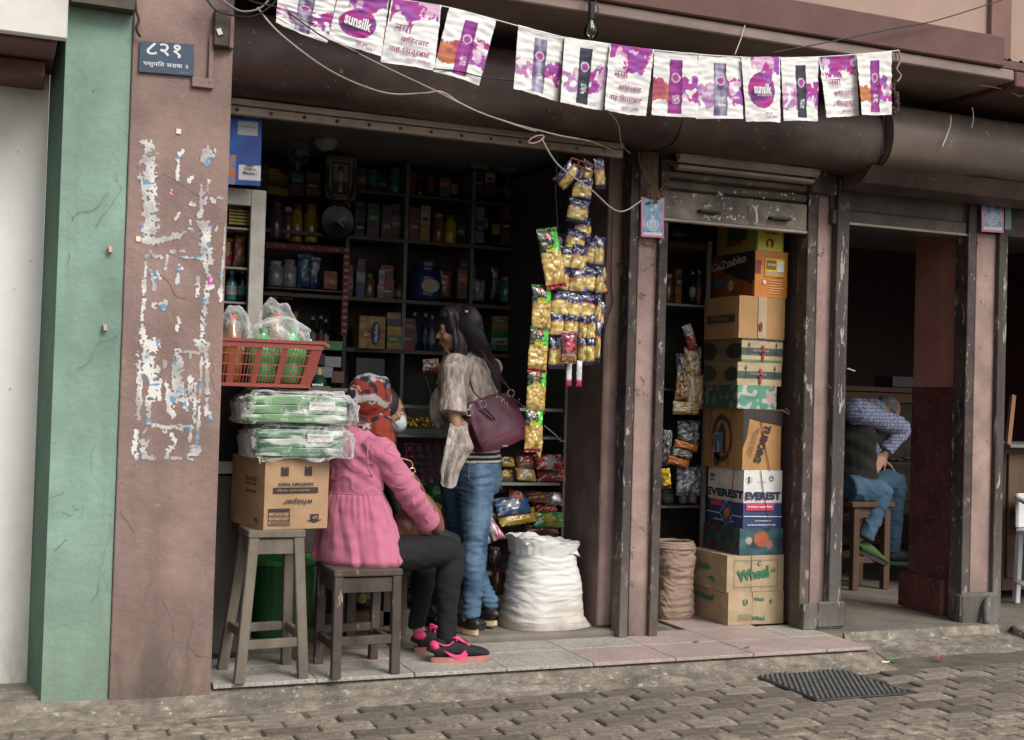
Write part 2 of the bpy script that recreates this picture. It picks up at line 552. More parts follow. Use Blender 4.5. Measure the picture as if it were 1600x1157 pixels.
M['vccloth'] = mat('printed_cloth', (1, 1, 1), .9, .12, 20, .35, 220, vc=True, spec=.15)
M['vcpaper'] = mat('printed_paper', (1, 1, 1), .8, .06, 9, .25, 30, vc=True)
M['black'] = flat((.015, .015, .016), .6)
M['ink'] = flat((.03, .028, .028), .7)
M['whitep'] = flat((.72, .72, .7), .6)
M['film'] = film('clear_wrap')
M['bag'] = film('clear_bag', haze=.2)
M['glass'] = glass('window_glass')
M['wire_b'] = flat((.02, .02, .02), .5)
M['wire_w'] = flat((.5, .44, .38), .6)
M['metal'] = mat('galvanised_metal', (.32, .33, .33), .35, .2, 12, .1, 60, metal=.8)
tint_each(M['brick'], .62, 1.25)
# ================================================================ the street front
YP = 4.86      # front of the brown pillar
YS = 5.36      # front of the posts
ZT = -.03      # terrazzo level; street at ZR
ZR = -.10
xL = at(190, 540, YP).x; xR = at(348, 540, YP).x
bld = thing('shop_building', 'terracotta brown shop building with open shop fronts and rolled up shutters', 'building', (2.5, 5.4, 0))
TOP = 3.6
MB().box((xL, YP, -.4), (xR, 5.30, TOP), 0, .004).build('pillar', M['pillar'], bld)

# posts between the openings (thing > post, shutter rails)
def colx(px, py, Y): return at(px, py, Y).x
def vbox(name, p0, p1, Y0, Y1, z0, z1, m, py=600, bev=.003):
    return MB().box((colx(p0, py, Y0), Y0, z0), (colx(p1, py, Y0), Y1, z1), 0, bev).build(name, m, bld)
ZH = 2.42
# partition 1
xa = colx(945, 615, 5.46); xb = colx(972, 615, 5.46)
MB().box((xa, 5.46, 0.0), (xb, 5.88, 2.5), 0, .012).build('partition', M['pink'], bld)
# its shaded inner face: a thin sheet with the shade put into a darker brown
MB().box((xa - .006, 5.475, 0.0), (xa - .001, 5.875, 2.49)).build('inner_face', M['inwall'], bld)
vbox('shutter_rail', 978, 991, 5.34, 5.43, ZT, ZH, M['rail'])
vbox('post', 992, 1024, 5.37, 5.50, ZT, ZH, M['pink'])
vbox('shutter_rail', 1024.8, 1038, 5.34, 5.44, ZT, ZH, M['rail'])
# partition 2
xc = colx(1247, 600, 5.46); xd = colx(1252, 600, 5.46)
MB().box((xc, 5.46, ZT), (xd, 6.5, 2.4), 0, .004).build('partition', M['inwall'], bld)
MB().box((xc - .004, 5.452, ZT), (xc + .006, 5.462, 2.38)).build('edge_strip', flat((.42, .45, .4)), bld)
vbox('shutter_rail', 1257, 1271.5, 5.34, 5.43, ZT, ZH - .1, M['rail'])
vbox('post', 1272.5, 1296, 5.37, 5.50, ZT, ZH - .1, M['pink'])
vbox('shutter_rail', 1303, 1322, 5.32, 5.42, ZT, ZH - .1, M['rail2'])
MB().box((colx(1296.5, 600, 5.43), 5.43, ZT), (colx(1303, 600, 5.43), 5.6, 2.3)).build('gap_shade_strip', M['dark'], bld)  # dark strip filling the gap, its shade put into the colour
# post foot blocks
MB().box((colx(1255, 960, 5.31), 5.305, ZT), (colx(1276, 960, 5.31), 5.338, .1), 0, .004).build('post_foot', M['rail2'], bld)
MB().box((colx(1277, 960, 5.31), 5.31, ZT), (colx(1322, 960, 5.31), 5.33, .11), 0, .012).build('post_foot', M['rail2'], bld)
# partition 3: dark red pillar with maroon base
xe = colx(1493, 600, 5.46); xf = colx(1497, 600, 5.46)
ybk = atx(1426, 600, xe).y
zc = at(1493, 606, 5.46).z
MB().box((xe, 5.46, zc), (xf + .02, ybk, 2.4), 0, .004).build('red_pillar', M['redwall'], bld)
MB().box((xe - .003, 5.457, ZT), (xf + .022, ybk + .004, zc), 0, .004).build('pillar_base_paint', M['redlow'], bld)
MB().box((xe - .035, 5.50, ZT - .01), (xf, ybk + .05, .165), 0, .008).build('pillar_plinth', M['redlow'], bld)
MB().box((xe - .001, 5.448, 0), (xe + .018, 5.456, 2.1)).build('edge_strip', flat((.5, .48, .38)), bld)
vbox('shutter_rail', 1509, 1521, 5.32, 5.42, ZT, 2.3, M['rail'])
vbox('post', 1521.8, 1557, 5.35, 5.48, ZT, 2.3, M['pink'])
vbox('shutter_rail', 1557.6, 1571, 5.32, 5.42, ZT, 2.3, M['rail2'])
MB().box((colx(1500, 960, 5.31), 5.30, ZR - .02), (colx(1560, 960, 5.31), 5.36, .12), 0, .014).build('post_foot', M['rail2'], bld)
# black gaps: dark strips added behind the rails to stand for the shade
for p0, p1 in ((972.5, 977.5), (1252.5, 1256.5), (1498.5, 1508)):
    MB().box((colx(p0, 600, 5.5), 5.5, ZT), (colx(p1, 600, 5.5), 5.62, 2.3)).build('gap_shade_strip', M['dark'], bld)
# crumbled, paint-flaked pieces on the rails
# back and side walls, ceilings
BK = 8.3
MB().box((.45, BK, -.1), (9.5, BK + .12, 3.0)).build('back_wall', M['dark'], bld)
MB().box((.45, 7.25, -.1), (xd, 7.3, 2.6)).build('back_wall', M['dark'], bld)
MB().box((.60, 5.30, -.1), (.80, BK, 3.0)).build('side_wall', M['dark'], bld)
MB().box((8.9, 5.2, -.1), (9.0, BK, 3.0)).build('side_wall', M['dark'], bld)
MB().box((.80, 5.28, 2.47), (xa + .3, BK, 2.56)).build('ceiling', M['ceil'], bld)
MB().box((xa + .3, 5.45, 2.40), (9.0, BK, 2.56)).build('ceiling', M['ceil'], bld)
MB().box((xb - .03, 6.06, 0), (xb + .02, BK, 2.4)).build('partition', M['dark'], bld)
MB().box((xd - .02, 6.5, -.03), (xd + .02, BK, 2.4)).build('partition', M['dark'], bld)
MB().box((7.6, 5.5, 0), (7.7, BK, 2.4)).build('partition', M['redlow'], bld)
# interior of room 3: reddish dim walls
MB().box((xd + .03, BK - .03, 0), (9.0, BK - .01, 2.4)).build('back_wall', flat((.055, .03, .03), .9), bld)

# fascia wall above the openings, up to the slab
zsl = at(1000, 33, 4.66).z          # underside of the slab
MB().box((xR, 5.28, 2.42), (9.2, 5.44, zsl)).build('lintel', M['dark'], bld)
# slab edge and floor above
x0s = xR + .001
MB().box((x0s, 4.66, zsl), (4.50, 5.6, zsl + .052), 0, .006).build('canopy_slab', M['slab'], bld)
MB().box((x0s, 4.64, zsl + .055), (4.42, 5.6, zsl + .20), 0, .006).build('canopy_fascia', M['fascia'], bld)
MB().box((4.503, 4.655, zsl - .028), (9.5, 5.6, zsl + .047), 0, .006).build('canopy_slab', M['fascia'], bld)
MB().box((4.425, 4.675, zsl + .057), (9.5, 5.6, zsl + .10), 0, .006).build('canopy_fascia', M['fascia'], bld)
MB().box((3.0, 4.90, zsl + .10), (9.5, 5.6, TOP), 0, .003).build('upper_wall', M['upper'], bld)
MB().box((x0s, 5.2, zsl + .21), (2.99, 5.6, TOP), 0, .003).build('upper_wall', M['upper'], bld)
xw = at(1585, 60, 4.86).x
MB().box((xw - .14, 4.87, zsl + .102), (xw - .01, 4.898, TOP), 0, .003).build('pilaster', mat('dull_red_brown_upright', (.2, .11, .09), .9, .2, 5, .3, 50), bld)
# rough broken mortar along the slab top at the right
g = MB()
g.grid(lambda u, v: (4.43 + u * 1.1, 4.68 + v * .22, zsl + .102 + .028 * abs(nz((u * 30, v * 6, 0))) * (1 - v * .3) + .03 * clamp(math.sin(u * 3.1)) * (v > .2)), 60, 5)
g.build('broken_mortar', M['conc'], bld, smooth=False)
# beads of paint drips and nails under the slab
# rolled shutter housings
def housing(x0, x1, yb, z0, z1, m, name='shutter_housing'):
    prof = []
    H = z1 - z0
    for k in range(31):
        a = k / 30
        ang = -math.pi / 2 + a * math.pi * .95
        prof.append((5.24 - (5.24 - yb) * (.35 + .65 * max(0, math.cos(ang)) ** .6), z0 + H * (.5 + .5 * math.sin(ang))))
    prof += [(5.27, z1), (5.27, z0)]
    b = MB(); n = 40
    L = len(prof)
    def fn(u, v):
        i = int(round(v * L)) % L
        y, z = prof[i]; x = x0 + (x1 - x0) * u
        k = .014 * nz((x * 2.2, z * 4, 1.3)) + .006 * nz((x * 7, z * 9, 4)) + .002 * nz((x * 25, z * 20, 4))
        return (x, y + k, z + k * .6)
    b.grid(fn, n, L)
    o = b.build(name, m, bld, smooth=True)
    MB().poly([(x0 + .001, y, z) for y, z in prof]).build('end_cap', m, o); MB().poly([(x1 - .001, y, z) for y, z in prof][::-1]).build('end_cap', m, o)
    return o
xh1 = at(1062, 205, 5.0).x; xh2 = at(1376, 215, 5.0).x; xh3 = at(1392, 200, 4.95).x
housing(xR + .004, xh1, 4.97, 2.30, 2.64, M['tin'])
housing(xh1 + .006, xh2, 4.985, 2.30, 2.60, M['tin'])
housing(xh3, 9.2, 4.93, 2.30, 2.63, M['tin2'])
MB().box((xh2 + .004, 4.99, 2.36), (xh3 - .004, 5.2, 2.6)).build('end_plate', M['rail2'], bld)
MB().prism([(5.02, 2.31), (5.25, 2.31), (5.25, 2.22), (5.10, 2.235)], xh3 - .05, 9.2).build('shutter_housing_skirt', M['tin'], bld)
# rolled up shutter of the main shop: bottom rails with rivets
sh = MB(); zb = 2.235
xs0 = xR + .003; xs1 = at(968, 232, 5.2).x
sh.box((xs0, 5.16, zb), (xs1, 5.195, zb + .034), 0, .003)
shut = sh.build('shutter_bottom_bar', M['bar'], bld)
MB().box((xs0, 5.15, zb + .038), (xs1, 5.2, zb + .064), 0, .003).build('shutter_slat', M['bar'], bld)
MB().box((xs0, 5.17, zb + .066), (xs1, 5.2, zb + .10), 0, .003).build('shutter_slat', M['tin2'], bld)
rv = MB()
for k in range(13):
    x = xs0 + .07 + k * (xs1 - xs0 - .1) / 12.5
    rv.ball((x, 5.158, zb + .017), (.008, .005, .008), 0, 8, 5)
tag(rv.build('rivets', M['rail'], shut), kind='stuff')
# second shutter, half lowered dirty slats
x20 = colx(1040, 280, 5.30); x21 = colx(1268, 300, 5.30)
s2 = MB().box((x20, 5.385, 2.02), (x21, 5.39, 2.34)).build('roller_shutter', M['slat'], bld)
zt = at(1050, 215, 5.33).z; zbm = at(1048, 346, 5.33).z
z = zbm + .155
MB().box((x20, 5.335, zbm + .015), (x21, 5.350, zbm + .150), 0, .003).build('bottom_plate', M['slatb'], s2)
MB().box((x20, 5.325, zbm), (x21, 5.360, zbm + .014), 0, .003).build('bottom_lip', M['bar'], s2)
k = 0
while z < 2.29:
    prof = [(5.375, z), (5.345, z + .012), (5.335, z + .03), (5.345, z + .046), (5.375, z + .054)]
    MB().prism(prof, x20, x21).build('slat', M['slat'], s2)
    z += .056; k += 1
MB().prism([(5.24, 2.262), (5.215, 2.275), (5.215, 2.30), (5.27, 2.31)], x20 + .03, x21 - .01).build('housing_lip', M['bar'], s2)
MB().prism([(5.30, 2.235), (5.26, 2.24), (5.26, 2.255), (5.32, 2.258)], x20 + .05, x21 - .01).build('housing_lip', M['bar'], s2)
# handle holes, padlock hasp, torn paper on the bottom plate
MB().box((at(1090, 328, 5.33).x, 5.3, zbm + .055), (at(1122, 330, 5.33).x, 5.333, zbm + .068), 0, .002).build('handle', M['black'], s2)
MB().box((at(1200, 338, 5.33).x, 5.3, zbm + .055), (at(1232, 340, 5.33).x, 5.333, zbm + .068), 0, .002).build('handle', M['black'], s2)
hp = MB().tube([at(1176, 322, 5.31), at(1181, 326, 5.29), at(1182, 336, 5.3), at(1182, 348, 5.31)], .005, 8)
hp.build('hasp', M['whitep'], s2)
fl = MB()
for i in range(46):
    if i < 26: c = at(random.uniform(1100, 1165), random.uniform(338, 344) , 5.333)
    else: c = at(random.uniform(1115, 1240), 302 + random.uniform(-3, 4) + (0 if i % 4 else 8), 5.333)
    r = random.uniform(.003, .010); n = random.randint(5, 7)
    fl.poly([c + V((math.cos(a * 6.283 / n) * r * random.uniform(.6, 1.3), -.001 - .0001 * i, math.sin(a * 6.283 / n) * r * random.uniform(.4, 1.0))) for a in range(n)])
tag(fl.build('flaked_paper', flat((.5, .44, .42), .9), s2), kind='stuff')
# old beam over the third opening
xg0 = colx(1303, 285, 5.33); xg1 = colx(1512, 290, 5.33)
MB().box((xg0, 5.33, 2.055), (xg1, 5.46, 2.13), 0, .006).build('beam', M['beam'], bld)
MB().box((xg0 + .06, 5.322, 2.055), (xg1, 5.329, 2.068), 0, .002).build('beam_edge', M['bar'], bld)
MB().box((xg0, 5.35, 2.133), (xg1, 5.47, 2.31), 0, .004).build('shutter_curtain', M['beam'], bld)
MB().box((colx(1512, 290, 5.33) + .001, 5.345, 2.08), (9.2, 5.46, 2.31), 0, .004).build('beam', M['beam'], bld)
MB().box((x21 + .001, 5.30, 2.20), (xg0 - .001, 5.42, 2.33), 0, .004).build('rail_bracket', M['rail2'], bld)
MB().box((at(1293, 250, 5.25).x, 5.2, at(1293, 263, 5.25).z), (at(1318, 250, 5.25).x, 5.3, at(1293, 246, 5.25).z), 0, .004).build('brick_stub', M['pillar'], bld)
MB().box((at(1538, 285, 5.28).x, 5.25, at(1540, 292, 5.28).z), (at(1560, 285, 5.28).x, 5.33, at(1540, 270, 5.28).z), 0, .004).build('brick_stub', M['pillar'], bld)
# head of post 1: bundled rags and wires
rg = MB()
for i in range(16):
    x = at(1000 + i * 2.6, 240, 5.3)
    rg.tube([at(1004 + random.uniform(-8, 22), 232 + random.uniform(-6, 6), 5.3), at(1005 + random.uniform(-5, 22), 262, 5.29), at(1018 + random.uniform(-7, 8), 292, 5.3), at(1022 + random.uniform(-6, 8), 308, 5.31)], random.uniform(.002, .006), 5, sub=3)
tag(rg.build('dry_garland_stalks', flat((.14, .1, .065), .95), bld), kind='stuff')

# ---------------------------------------------------------------- green house at the left, white house beyond it
gb = thing('green_house', 'pale green rendered house front left of the brown pillar', 'building', (.3, 4.9, -.4))
xg = at(68, 540, 4.87).x; xgs = at(72, 540, 4.87).x
gz = MB(); zt_ = TOP
def gfn(u, v):
    x = at(85, 540, 4.87).x + (xL - .002 - at(85, 540, 4.87).x) * u; zz = -.4 + 4.0 * v
    return (x, 4.872 + .003 * nz((x * 8, zz * 6, 0)), zz)
gz.grid(gfn, 20, 120)
gz.build('front_wall', M['green'], gb, smooth=True)
xgl = at(85, 540, 4.87).x
MB().poly([(xgl, 4.873, -.4), (xgl, 4.873, 3.6), (xgl - .042, 5.16, 3.6), (xgl - .042, 5.16, -.4)]).build('side_wall', M['greend'], gb)
MB().poly([(xL - .002, 4.872, -.4), (xL - .002, 4.872, 3.6), (xL - .002, 5.3, 3.6), (xL - .002, 5.3, -.4)]).build('inner_side', M['greend'], gb)
for px, py, s in ((172, 390, 1), (164, 512, 1)):
    c = at(px, py, 4.86)
    MB().obox(c, (.006, 0, .001), (0, .012, 0), (-.002, 0, .011)).build('plug', flat((.5, .36, .26)), gb)
dk = MB().box((at(112, -20, 4.80).x, 4.80, at(112, 2, 4.80).z), (xL - .003, 4.87, TOP)); dk.build('eave_board', M['beam'], gb)
wb = thing('white_house', 'white rendered house wall at the far left edge', 'building', (-.5, 5.2, -.4))
def wfn(u, v):
    a = u; x = -3 + (xgl - .043 + 3) * u; zz = -.4 + 4 * v
    return (x, 5.155 + .004 * nz((x * 5, zz * 4, 2)), zz)
MB().grid(wfn, 80, 90).build('front_wall', M['white'], wb, smooth=True)
zs = at(96, 60, 4.6).z; xs = at(106, 30, 4.6).x
MB().box((-3, 4.60, zs + .0), (xs, 4.64, zs + .8), 0, .004).build('white_signboard', mat('dirty_white_board', (.62, .6, .55), .6, .15, 5, .1, 30, dirt=((.3, .27, .22), .6)), wb)
zs2 = at(60, 118, 4.9).z
MB().box((-3, 4.66, zs - .005), (xs - .03, 5.15, zs + .3), 0, .004).build('brown_soffit', M['fascia'], wb)
MB().box((-3, 4.92, zs2), (xs - .06, 5.15, zs - .01), 0, .004).build('brown_lintel', M['fascia'], wb)

# ---------------------------------------------------------------- torn paper left on the pillar, as cells of a fine net
def blobs():
    B = []
    def L(pts, w):   # strokes through photo points
        B.append(([at(x, y, YP) for x, y in pts], w))
    L([(232, 228), (233, 260), (232, 300), (234, 340), (232, 375)], .024); L([(242, 345), (236, 375)], .02)
    L([(240, 378), (262, 374), (284, 366)], .012); L([(226, 378), (245, 380)], .008)
    L([(279, 240), (277, 280)], .007); L([(286, 236), (280, 243)], .006); L([(322, 238), (330, 240), (322, 250)], .018)
    L([(315, 290), (313, 340)], .008); L([(326, 283), (320, 318)], .007)
    L([(320, 352), (321, 385), (318, 400)], .019); L([(326, 388), (328, 408)], .012)
    L([(318, 400), (330, 450)], .009); L([(326, 440), (318, 500), (316, 525)], .010); L([(310, 435), (308, 462)], .007)
    L([(228, 400), (226, 440), (222, 500), (224, 530)], .007); L([(232, 398), (250, 402)], .008); L([(238, 425), (241, 452)], .009)
    L([(268, 395), (285, 392)], .009); L([(262, 400), (258, 420)], .005); L([(280, 402), (310, 404)], .005); L([(277, 422), (277, 444)], .007)
    L([(352, 350), (350, 390), (346, 440), (344, 470)], .005); L([(347, 455), (346, 462)], .012)
    L([(226, 535), (246, 540), (230, 550)], .018); L([(228, 560), (232, 580)], .028); L([(308, 535), (322, 540)], .018); L([(275, 548), (310, 552)], .006)
    L([(218, 565), (218, 620), (216, 655)], .009); L([(240, 590), (236, 625)], .016); L([(278, 562), (276, 600), (270, 625)], .02)
    L([(262, 600), (262, 635), (270, 650)], .010); L([(285, 600), (292, 640)], .010); L([(250, 590), (248, 625)], .008)
    L([(315, 560), (312, 620), (308, 690)], .006); L([(322, 555), (324, 600), (322, 650)], .008); L([(296, 590), (300, 625)], .012)
    L([(305, 600), (304, 660)], .007); L([(230, 620), (232, 660)], .01)
    L([(212, 675), (210, 705), (214, 716)], .009); L([(222, 690), (226, 714), (238, 717)], .010); L([(260, 716), (266, 700)], .010)
    L([(268, 716), (282, 717)], .006); L([(240, 665), (262, 668), (300, 667)], .008); L([(298, 700), (308, 706), (296, 712)], .015); L([(298, 668), (296, 690)], .008)
    for i in range(46):
        x = random.uniform(216, 345); y = random.uniform(270, 700)
        L([(x, y), (x + random.uniform(-5, 5), y + random.uniform(-9, 9))], random.uniform(.003, .008))
    return B
BL = blobs()
def inside(p):
    best = 9
    for pts, wd in BL:
        for a, b in zip(pts, pts[1:]):
            ab = b - a; t = clamp((p - a).dot(ab) / max(ab.length_squared, 1e-9))
            d = (p - a - ab * t).length / wd
            if d < best: best = d
    return best
pp0 = at(205, 215, YP); pp1 = at(356, 725, YP)
nu, nv = 130, 470
g = MB()
def pfn(u, v):
    x = pp0.x + (pp1.x - pp0.x) * u - .0; zz = pp0.z + (pp1.z - pp0.z) * v
    return (x + .0015 * nz((u * 200, v * 500, 1)), YP - .0018, zz + .0015 * nz((u * 200, v * 500, 9)))
def pm(u, v):
    p = V((pp0.x + (pp1.x - pp0.x) * u, YP, pp0.z + (pp1.z - pp0.z) * v))
    if p.x > xR - .006: return None
    d = inside(p)
    n = nz(p, 38) * .6 + nz(p, 110, 3) * .5
    if d + n * 1.5 > .93: return None
    return 0
g.grid(pfn, nu, nv, 0, pm)
def torncol(p):
    n = nz(p, 22, 5); n2 = nz(p, 60, 8)
    if n > .36 and n2 > -.05: return (.14, .28, .40) if nz(p, 7, 2) > -.35 else (.5, .03, .25)
    if n2 > .36: return (.14, .14, .15)
    k = clamp(.5 + 1.4 * nz(p, 16, 11) + .5 * n2); return lerp((.36, .33, .31), (.66, .64, .61), k)
g.c = torncol
tp = g.build('torn_poster_paper', M['vcpaper'], bld, recalc=False)
tag(tp, kind='stuff')
for px, py in ((279, 206), (216, 374)):
    c = at(px, py, YP)
    MB().box((c.x - .009, YP - .005, c.z - .010), (c.x + .009, YP - .001, c.z + .010), 0, .001).build('sticker', flat((.72, .66, .5)), bld)


# hairline cracks in the render of both walls
def cracks(name, Y, spots, m, par):
    b = MB(); q = random.Random(3)
    for px, py, ang, L in spots:
        p = at(px, py, Y - .0015); a = ang; w_ = .0007
        for k in range(int(L / .012)):
            a += q.uniform(-.9, .9); a = a * .7 + ang * .3
            p2_ = p + V((math.cos(a), 0, -math.sin(a))) * .012
            n_ = V((math.sin(a), 0, math.cos(a))) * w_
            b.poly([p - n_, p2_ - n_ * .9, p2_ + n_ * .9, p + n_]); p = p2_; w_ = max(.0004, min(.0011, w_ + q.uniform(-.0003, .0003)))
    tag(b.build(name, m, par, recalc=False), kind='stuff')
cracks('crack', YP, [(232, 282, .0, .26), (230, 428, .05, .2), (215, 700, .2, .12), (300, 970, 1.4, .2), (255, 940, 1.5, .25), (240, 900, 1.7, .12), (290, 1010, .1, .14), (190, 800, 1.2, .1), (330, 560, 1.5, .18), (300, 110, 2.6, .08)], flat((.12, .085, .075), .9), bld)
cracks('crack', 4.868, [(180, 270, 1.6, .25), (172, 300, 1.8, .2), (185, 520, 2.2, .22), (108, 395, 1.5, .06), (150, 690, 1.6, .12), (172, 800, 1.5, .35), (130, 790, 2.0, .05), (95, 800, -.4, .05), (75, 780, -.2, .06), (85, 860, -.6, .06), (165, 890, 1.5, .2), (95, 975, .7, .05)], flat((.09, .14, .11), .9), gb)
# ---------------------------------------------------------------- ground
def flatbox(name, lo, hi, m, kind='structure', parent=None, bev=.0):
    o = MB().box(lo, hi, 0, bev).build(name, m, parent)
    if parent is None: tag(o, kind=kind)
    return o
street = tag(MB().box((-40, -40, ZR - .3), (40, 7.4, ZR - .010)).build('street', mat('packed_street_dirt', (.12, .1, .078), .95, .4, 8, .8, 40, bdist=.01), None), kind='structure')
# herringbone-like running bricks, each a part of the street; the nearest and those in view
def hump(x, y): return .003 * nz((x * 1.2, y * 1.2, 3))
protos = []
for k in range(7):
    b = MB().box((-.098, -.048, -.03), (.098, .048, 0), 0, .006)
    for v in b.v:
        v.x += .002 * nz((v.x * 20, v.y * 20, k * 3.1)); v.y += .0012 * nz((v.x * 22, v.y * 20, k * 5.1)); v.z += .003 * nz((v.x * 15, v.y * 25, k))
    protos.append(b.mesh('brick', M['brick']))
cnt = 0; rest = []
for j in range(17):
    y = 4.62 - j * .103 + (.14 if False else 0)
    for i in range(52):
        x = -1.46 + i * .205 + (.1 if j % 2 else 0)
        if y > 4.25 and 3.06 < x < 3.74: continue       # hidden under the concrete apron and the grate
        # keep only what can be seen
        d = V((x, y, ZR)) - CAM
        px = 800 + FOC * d.dot(Rv) / d.dot(Fv); py = 578.5 - FOC * d.dot(Uv) / d.dot(Fv)
        if px < -60 or px > 1660 or py > 1200: continue
        if cnt >= 298 or y < 3.9 or x < .9:
            rest.append((x, y, (i * 7 + j * 3) % 7)); continue
        o = link('brick', protos[(i * 7 + j * 3) % 7], street)
        o.location = V((x + random.uniform(-.004, .004), y + random.uniform(-.003, .003), ZR + hump(x, y) + random.uniform(-.003, .003))) - offset_of(street)
        o.rotation_euler = (random.uniform(-.012, .012), random.uniform(-.012, .012), random.uniform(-.03, .03)); cnt += 1
rb_ = MB()
for x, y, k in rest:
    n0 = len(rb_.v); me = protos[k]; z = ZR + hump(x, y)
    rb_.v += [v.co + V((x, y, z)) for v in me.vertices]
    for p in me.polygons: rb_.f.append(tuple(n0 + i for i in p.vertices)); rb_.m.append(0)
if rest: tag(rb_.build('bricks_further_out', M['brick'], street, recalc=False), kind='stuff')
# concrete kerb / apron: rough sloping skirt
def skirt(x0, x1, ya, za, yb, zb_, name, n=90, rough=.014):
    b = MB()
    def fn(u, v):
        x = x0 + (x1 - x0) * u; y = ya + (yb - ya) * v
        z = za + (zb_ - za) * (v ** .8)
        e = math.sin(v * math.pi) ** .5
        k = nz((x * 6, y * 14, 2)) * .6 + nz((x * 22, y * 30, 5)) * .35 + .5 * nz((x * 2, y * 3, 1))
        yy = y + rough * 1.5 * e * nz((x * 5, y * 9, 7)) - (.05 * abs(nz((x * 1.7, 0, 4))) if v > .99 else 0)
        return (x, yy, z + rough * k * e)
    b.grid(fn, n, 22)
    b.poly([(x0, ya, za), (x0, yb, zb_), (x0, yb, zb_ - .1), (x0, ya, za - .2)])
    b.poly([(x1, ya, za), (x1, yb, zb_), (x1, yb, zb_ - .1), (x1, ya, za - .2)][::-1])
    return tag(b.build(name, M['conc'], None, smooth=True), kind='structure')
skirt(-3, at(1358, 1010, 4.88).x + .03, 4.885, -.052, 4.58, ZR - .035, 'kerb', 220, .016)
xk = at(1358, 1010, 4.88).x
skirt(xk + .02, 8, 5.20, -.075, 4.70, ZR - .03, 'pavement_apron', 160, .012)
# low concrete gutter in the unseen foreground
# floor slab under everything behind
flatbox('shop_floor', (-3, 5.42, -.32), (xb, BK, -.0), M['floor'])
MB_ = MB().box((-3, 4.90, -.4), (xk, 5.42, -.045)); tag(MB_.build('step_base', M['conc']), kind='structure')
flatbox('second_shop_floor', (xb + .001, 5.42, -.32), (xd - .001, BK, -.045), M['conc'])
flatbox('third_shop_floor', (xd, 5.22, -.32), (9.2, BK, -.035), M['floor'])
# ragged lip of the inner floor
lip = MB()
lip.grid(lambda u, v: (xR + (xb - xR) * u, 5.42 - .035 - .008 * nz((u * 30, 0, 1)) + (.03 if v > .99 else 0) , -.035 + .037 * v + .002 * nz((u * 60, v * 3, 4))), 120, 4)
lip.build('floor_lip', M['floor'], bpy.data.objects['shop_floor'], smooth=True)
lip = MB()
x3a = xd + .12
lip.grid(lambda u, v: (x3a + (5.0 - x3a) * u, 5.215 - .02 * (1 - v) - .012 * nz((u * 20, v * 2, 1)), -.085 + .052 * v + .004 * nz((u * 40, v * 3, 4))), 90, 4)
lip.build('floor_lip', M['conc'], bpy.data.objects['third_shop_floor'], smooth=True)
# terrazzo tiles
def terrazzo(name, base, sp1, sp2):
    m, nt, p, out = newmat(name)
    vo = nt.nodes.new('ShaderNodeTexVoronoi'); vo.inputs['Scale'].default_value = 95
    tc = nt.nodes.new('ShaderNodeTexCoord'); nt.links.new(tc.outputs['Object'], vo.inputs['Vector'])
    r1 = ramp(nt, vo.outputs['Color'], .25, .3, tuple(sp1) + (1,), tuple(base) + (1,))
    n = nnoise(nt, 130, 3); r2 = ramp(nt, n.outputs[0], .56, .6)
    c = mixc(nt, r2.outputs[0], r1.outputs[0], sp2)
    nd = nnoise(nt, 4, 6, .7); rd = ramp(nt, nd.outputs[0], .4, .75); mm = nt.nodes.new('ShaderNodeMath'); mm.operation = 'MULTIPLY'; mm.inputs[1].default_value = .6
    nt.links.new(rd.outputs[0], mm.inputs[0]); c = mixc(nt, mm.outputs[0], c, (.17, .14, .115))
    nt.links.new(c, p.inputs['Base Color']); p.inputs['Roughness'].default_value = .7
    return m
tz = [terrazzo('pink_terrazzo', (.36, .275, .245), (.40, .22, .2), (.5, .46, .42)), terrazzo('grey_terrazzo', (.33, .31, .27), (.22, .2, .18), (.5, .48, .44))]
step = bpy.data.objects['step_base']
xt = xR + .01; k = 0
while xt < xk - .02:
    x1 = min(xt + .405, xk)
    g_ = 1 if k in (0, 1, 2) else 0
    if k == 3: g_ = 1
    for y0, y1 in ((4.862, 5.16), (5.164, 5.383)):
        if y0 > 5 and x1 > xb: y1 = 5.46
        MB().box((xt, y0, -.045), (x1 - .004, y1, ZT + random.uniform(-.001, .001)), 0, .002).build('tile', tz[g_ if y0 < 5 else (g_ + (k % 3 == 1)) % 2], step)
    if xt > xb - .1 and x1 < xd + .3:
        for y0, y1 in ((5.464, 5.86), (5.864, 6.26)):
            if x1 < xc + .02 and xt > xb: MB().box((xt, y0, -.045), (x1 - .004, y1, ZT), 0, .002).build('tile', tz[0], step)
    xt = x1; k += 1
# stone by post 3 and a pipe
st = MB(); a = atz(1545, 985, ZR)
def stf(u, v):
    th = u * 2 * math.pi; ph = (v - .5) * math.pi
    c = V((5.42, 5.10, -.075)); r = V((.36, .15, .045))
    q = V((math.cos(th) * math.cos(ph), math.sin(th) * math.cos(ph), math.sin(ph)))
    q = V([math.copysign(abs(t) ** .5, t) for t in q])
    return c + V((q.x * r.x, q.y * r.y, q.z * r.z)) * (1 + .12 * nz(q, 2.2))
st.grid(stf, 40, 16)
tag(st.build('broken_concrete_block', M['conc'], None, smooth=True), 'broken grey concrete block lying in front of the rightmost post', 'block')
pi = MB().tube([at(1541, 975, 5.26), at(1540, 955, 5.27), at(1543, 938, 5.29), at(1549, 930, 5.34)], .019, 12, sub=3)
tag(pi.build('drain_pipe', M['rail2'], None, smooth=True), 'short curved grey drain pipe at the foot of the rightmost post', 'pipe')
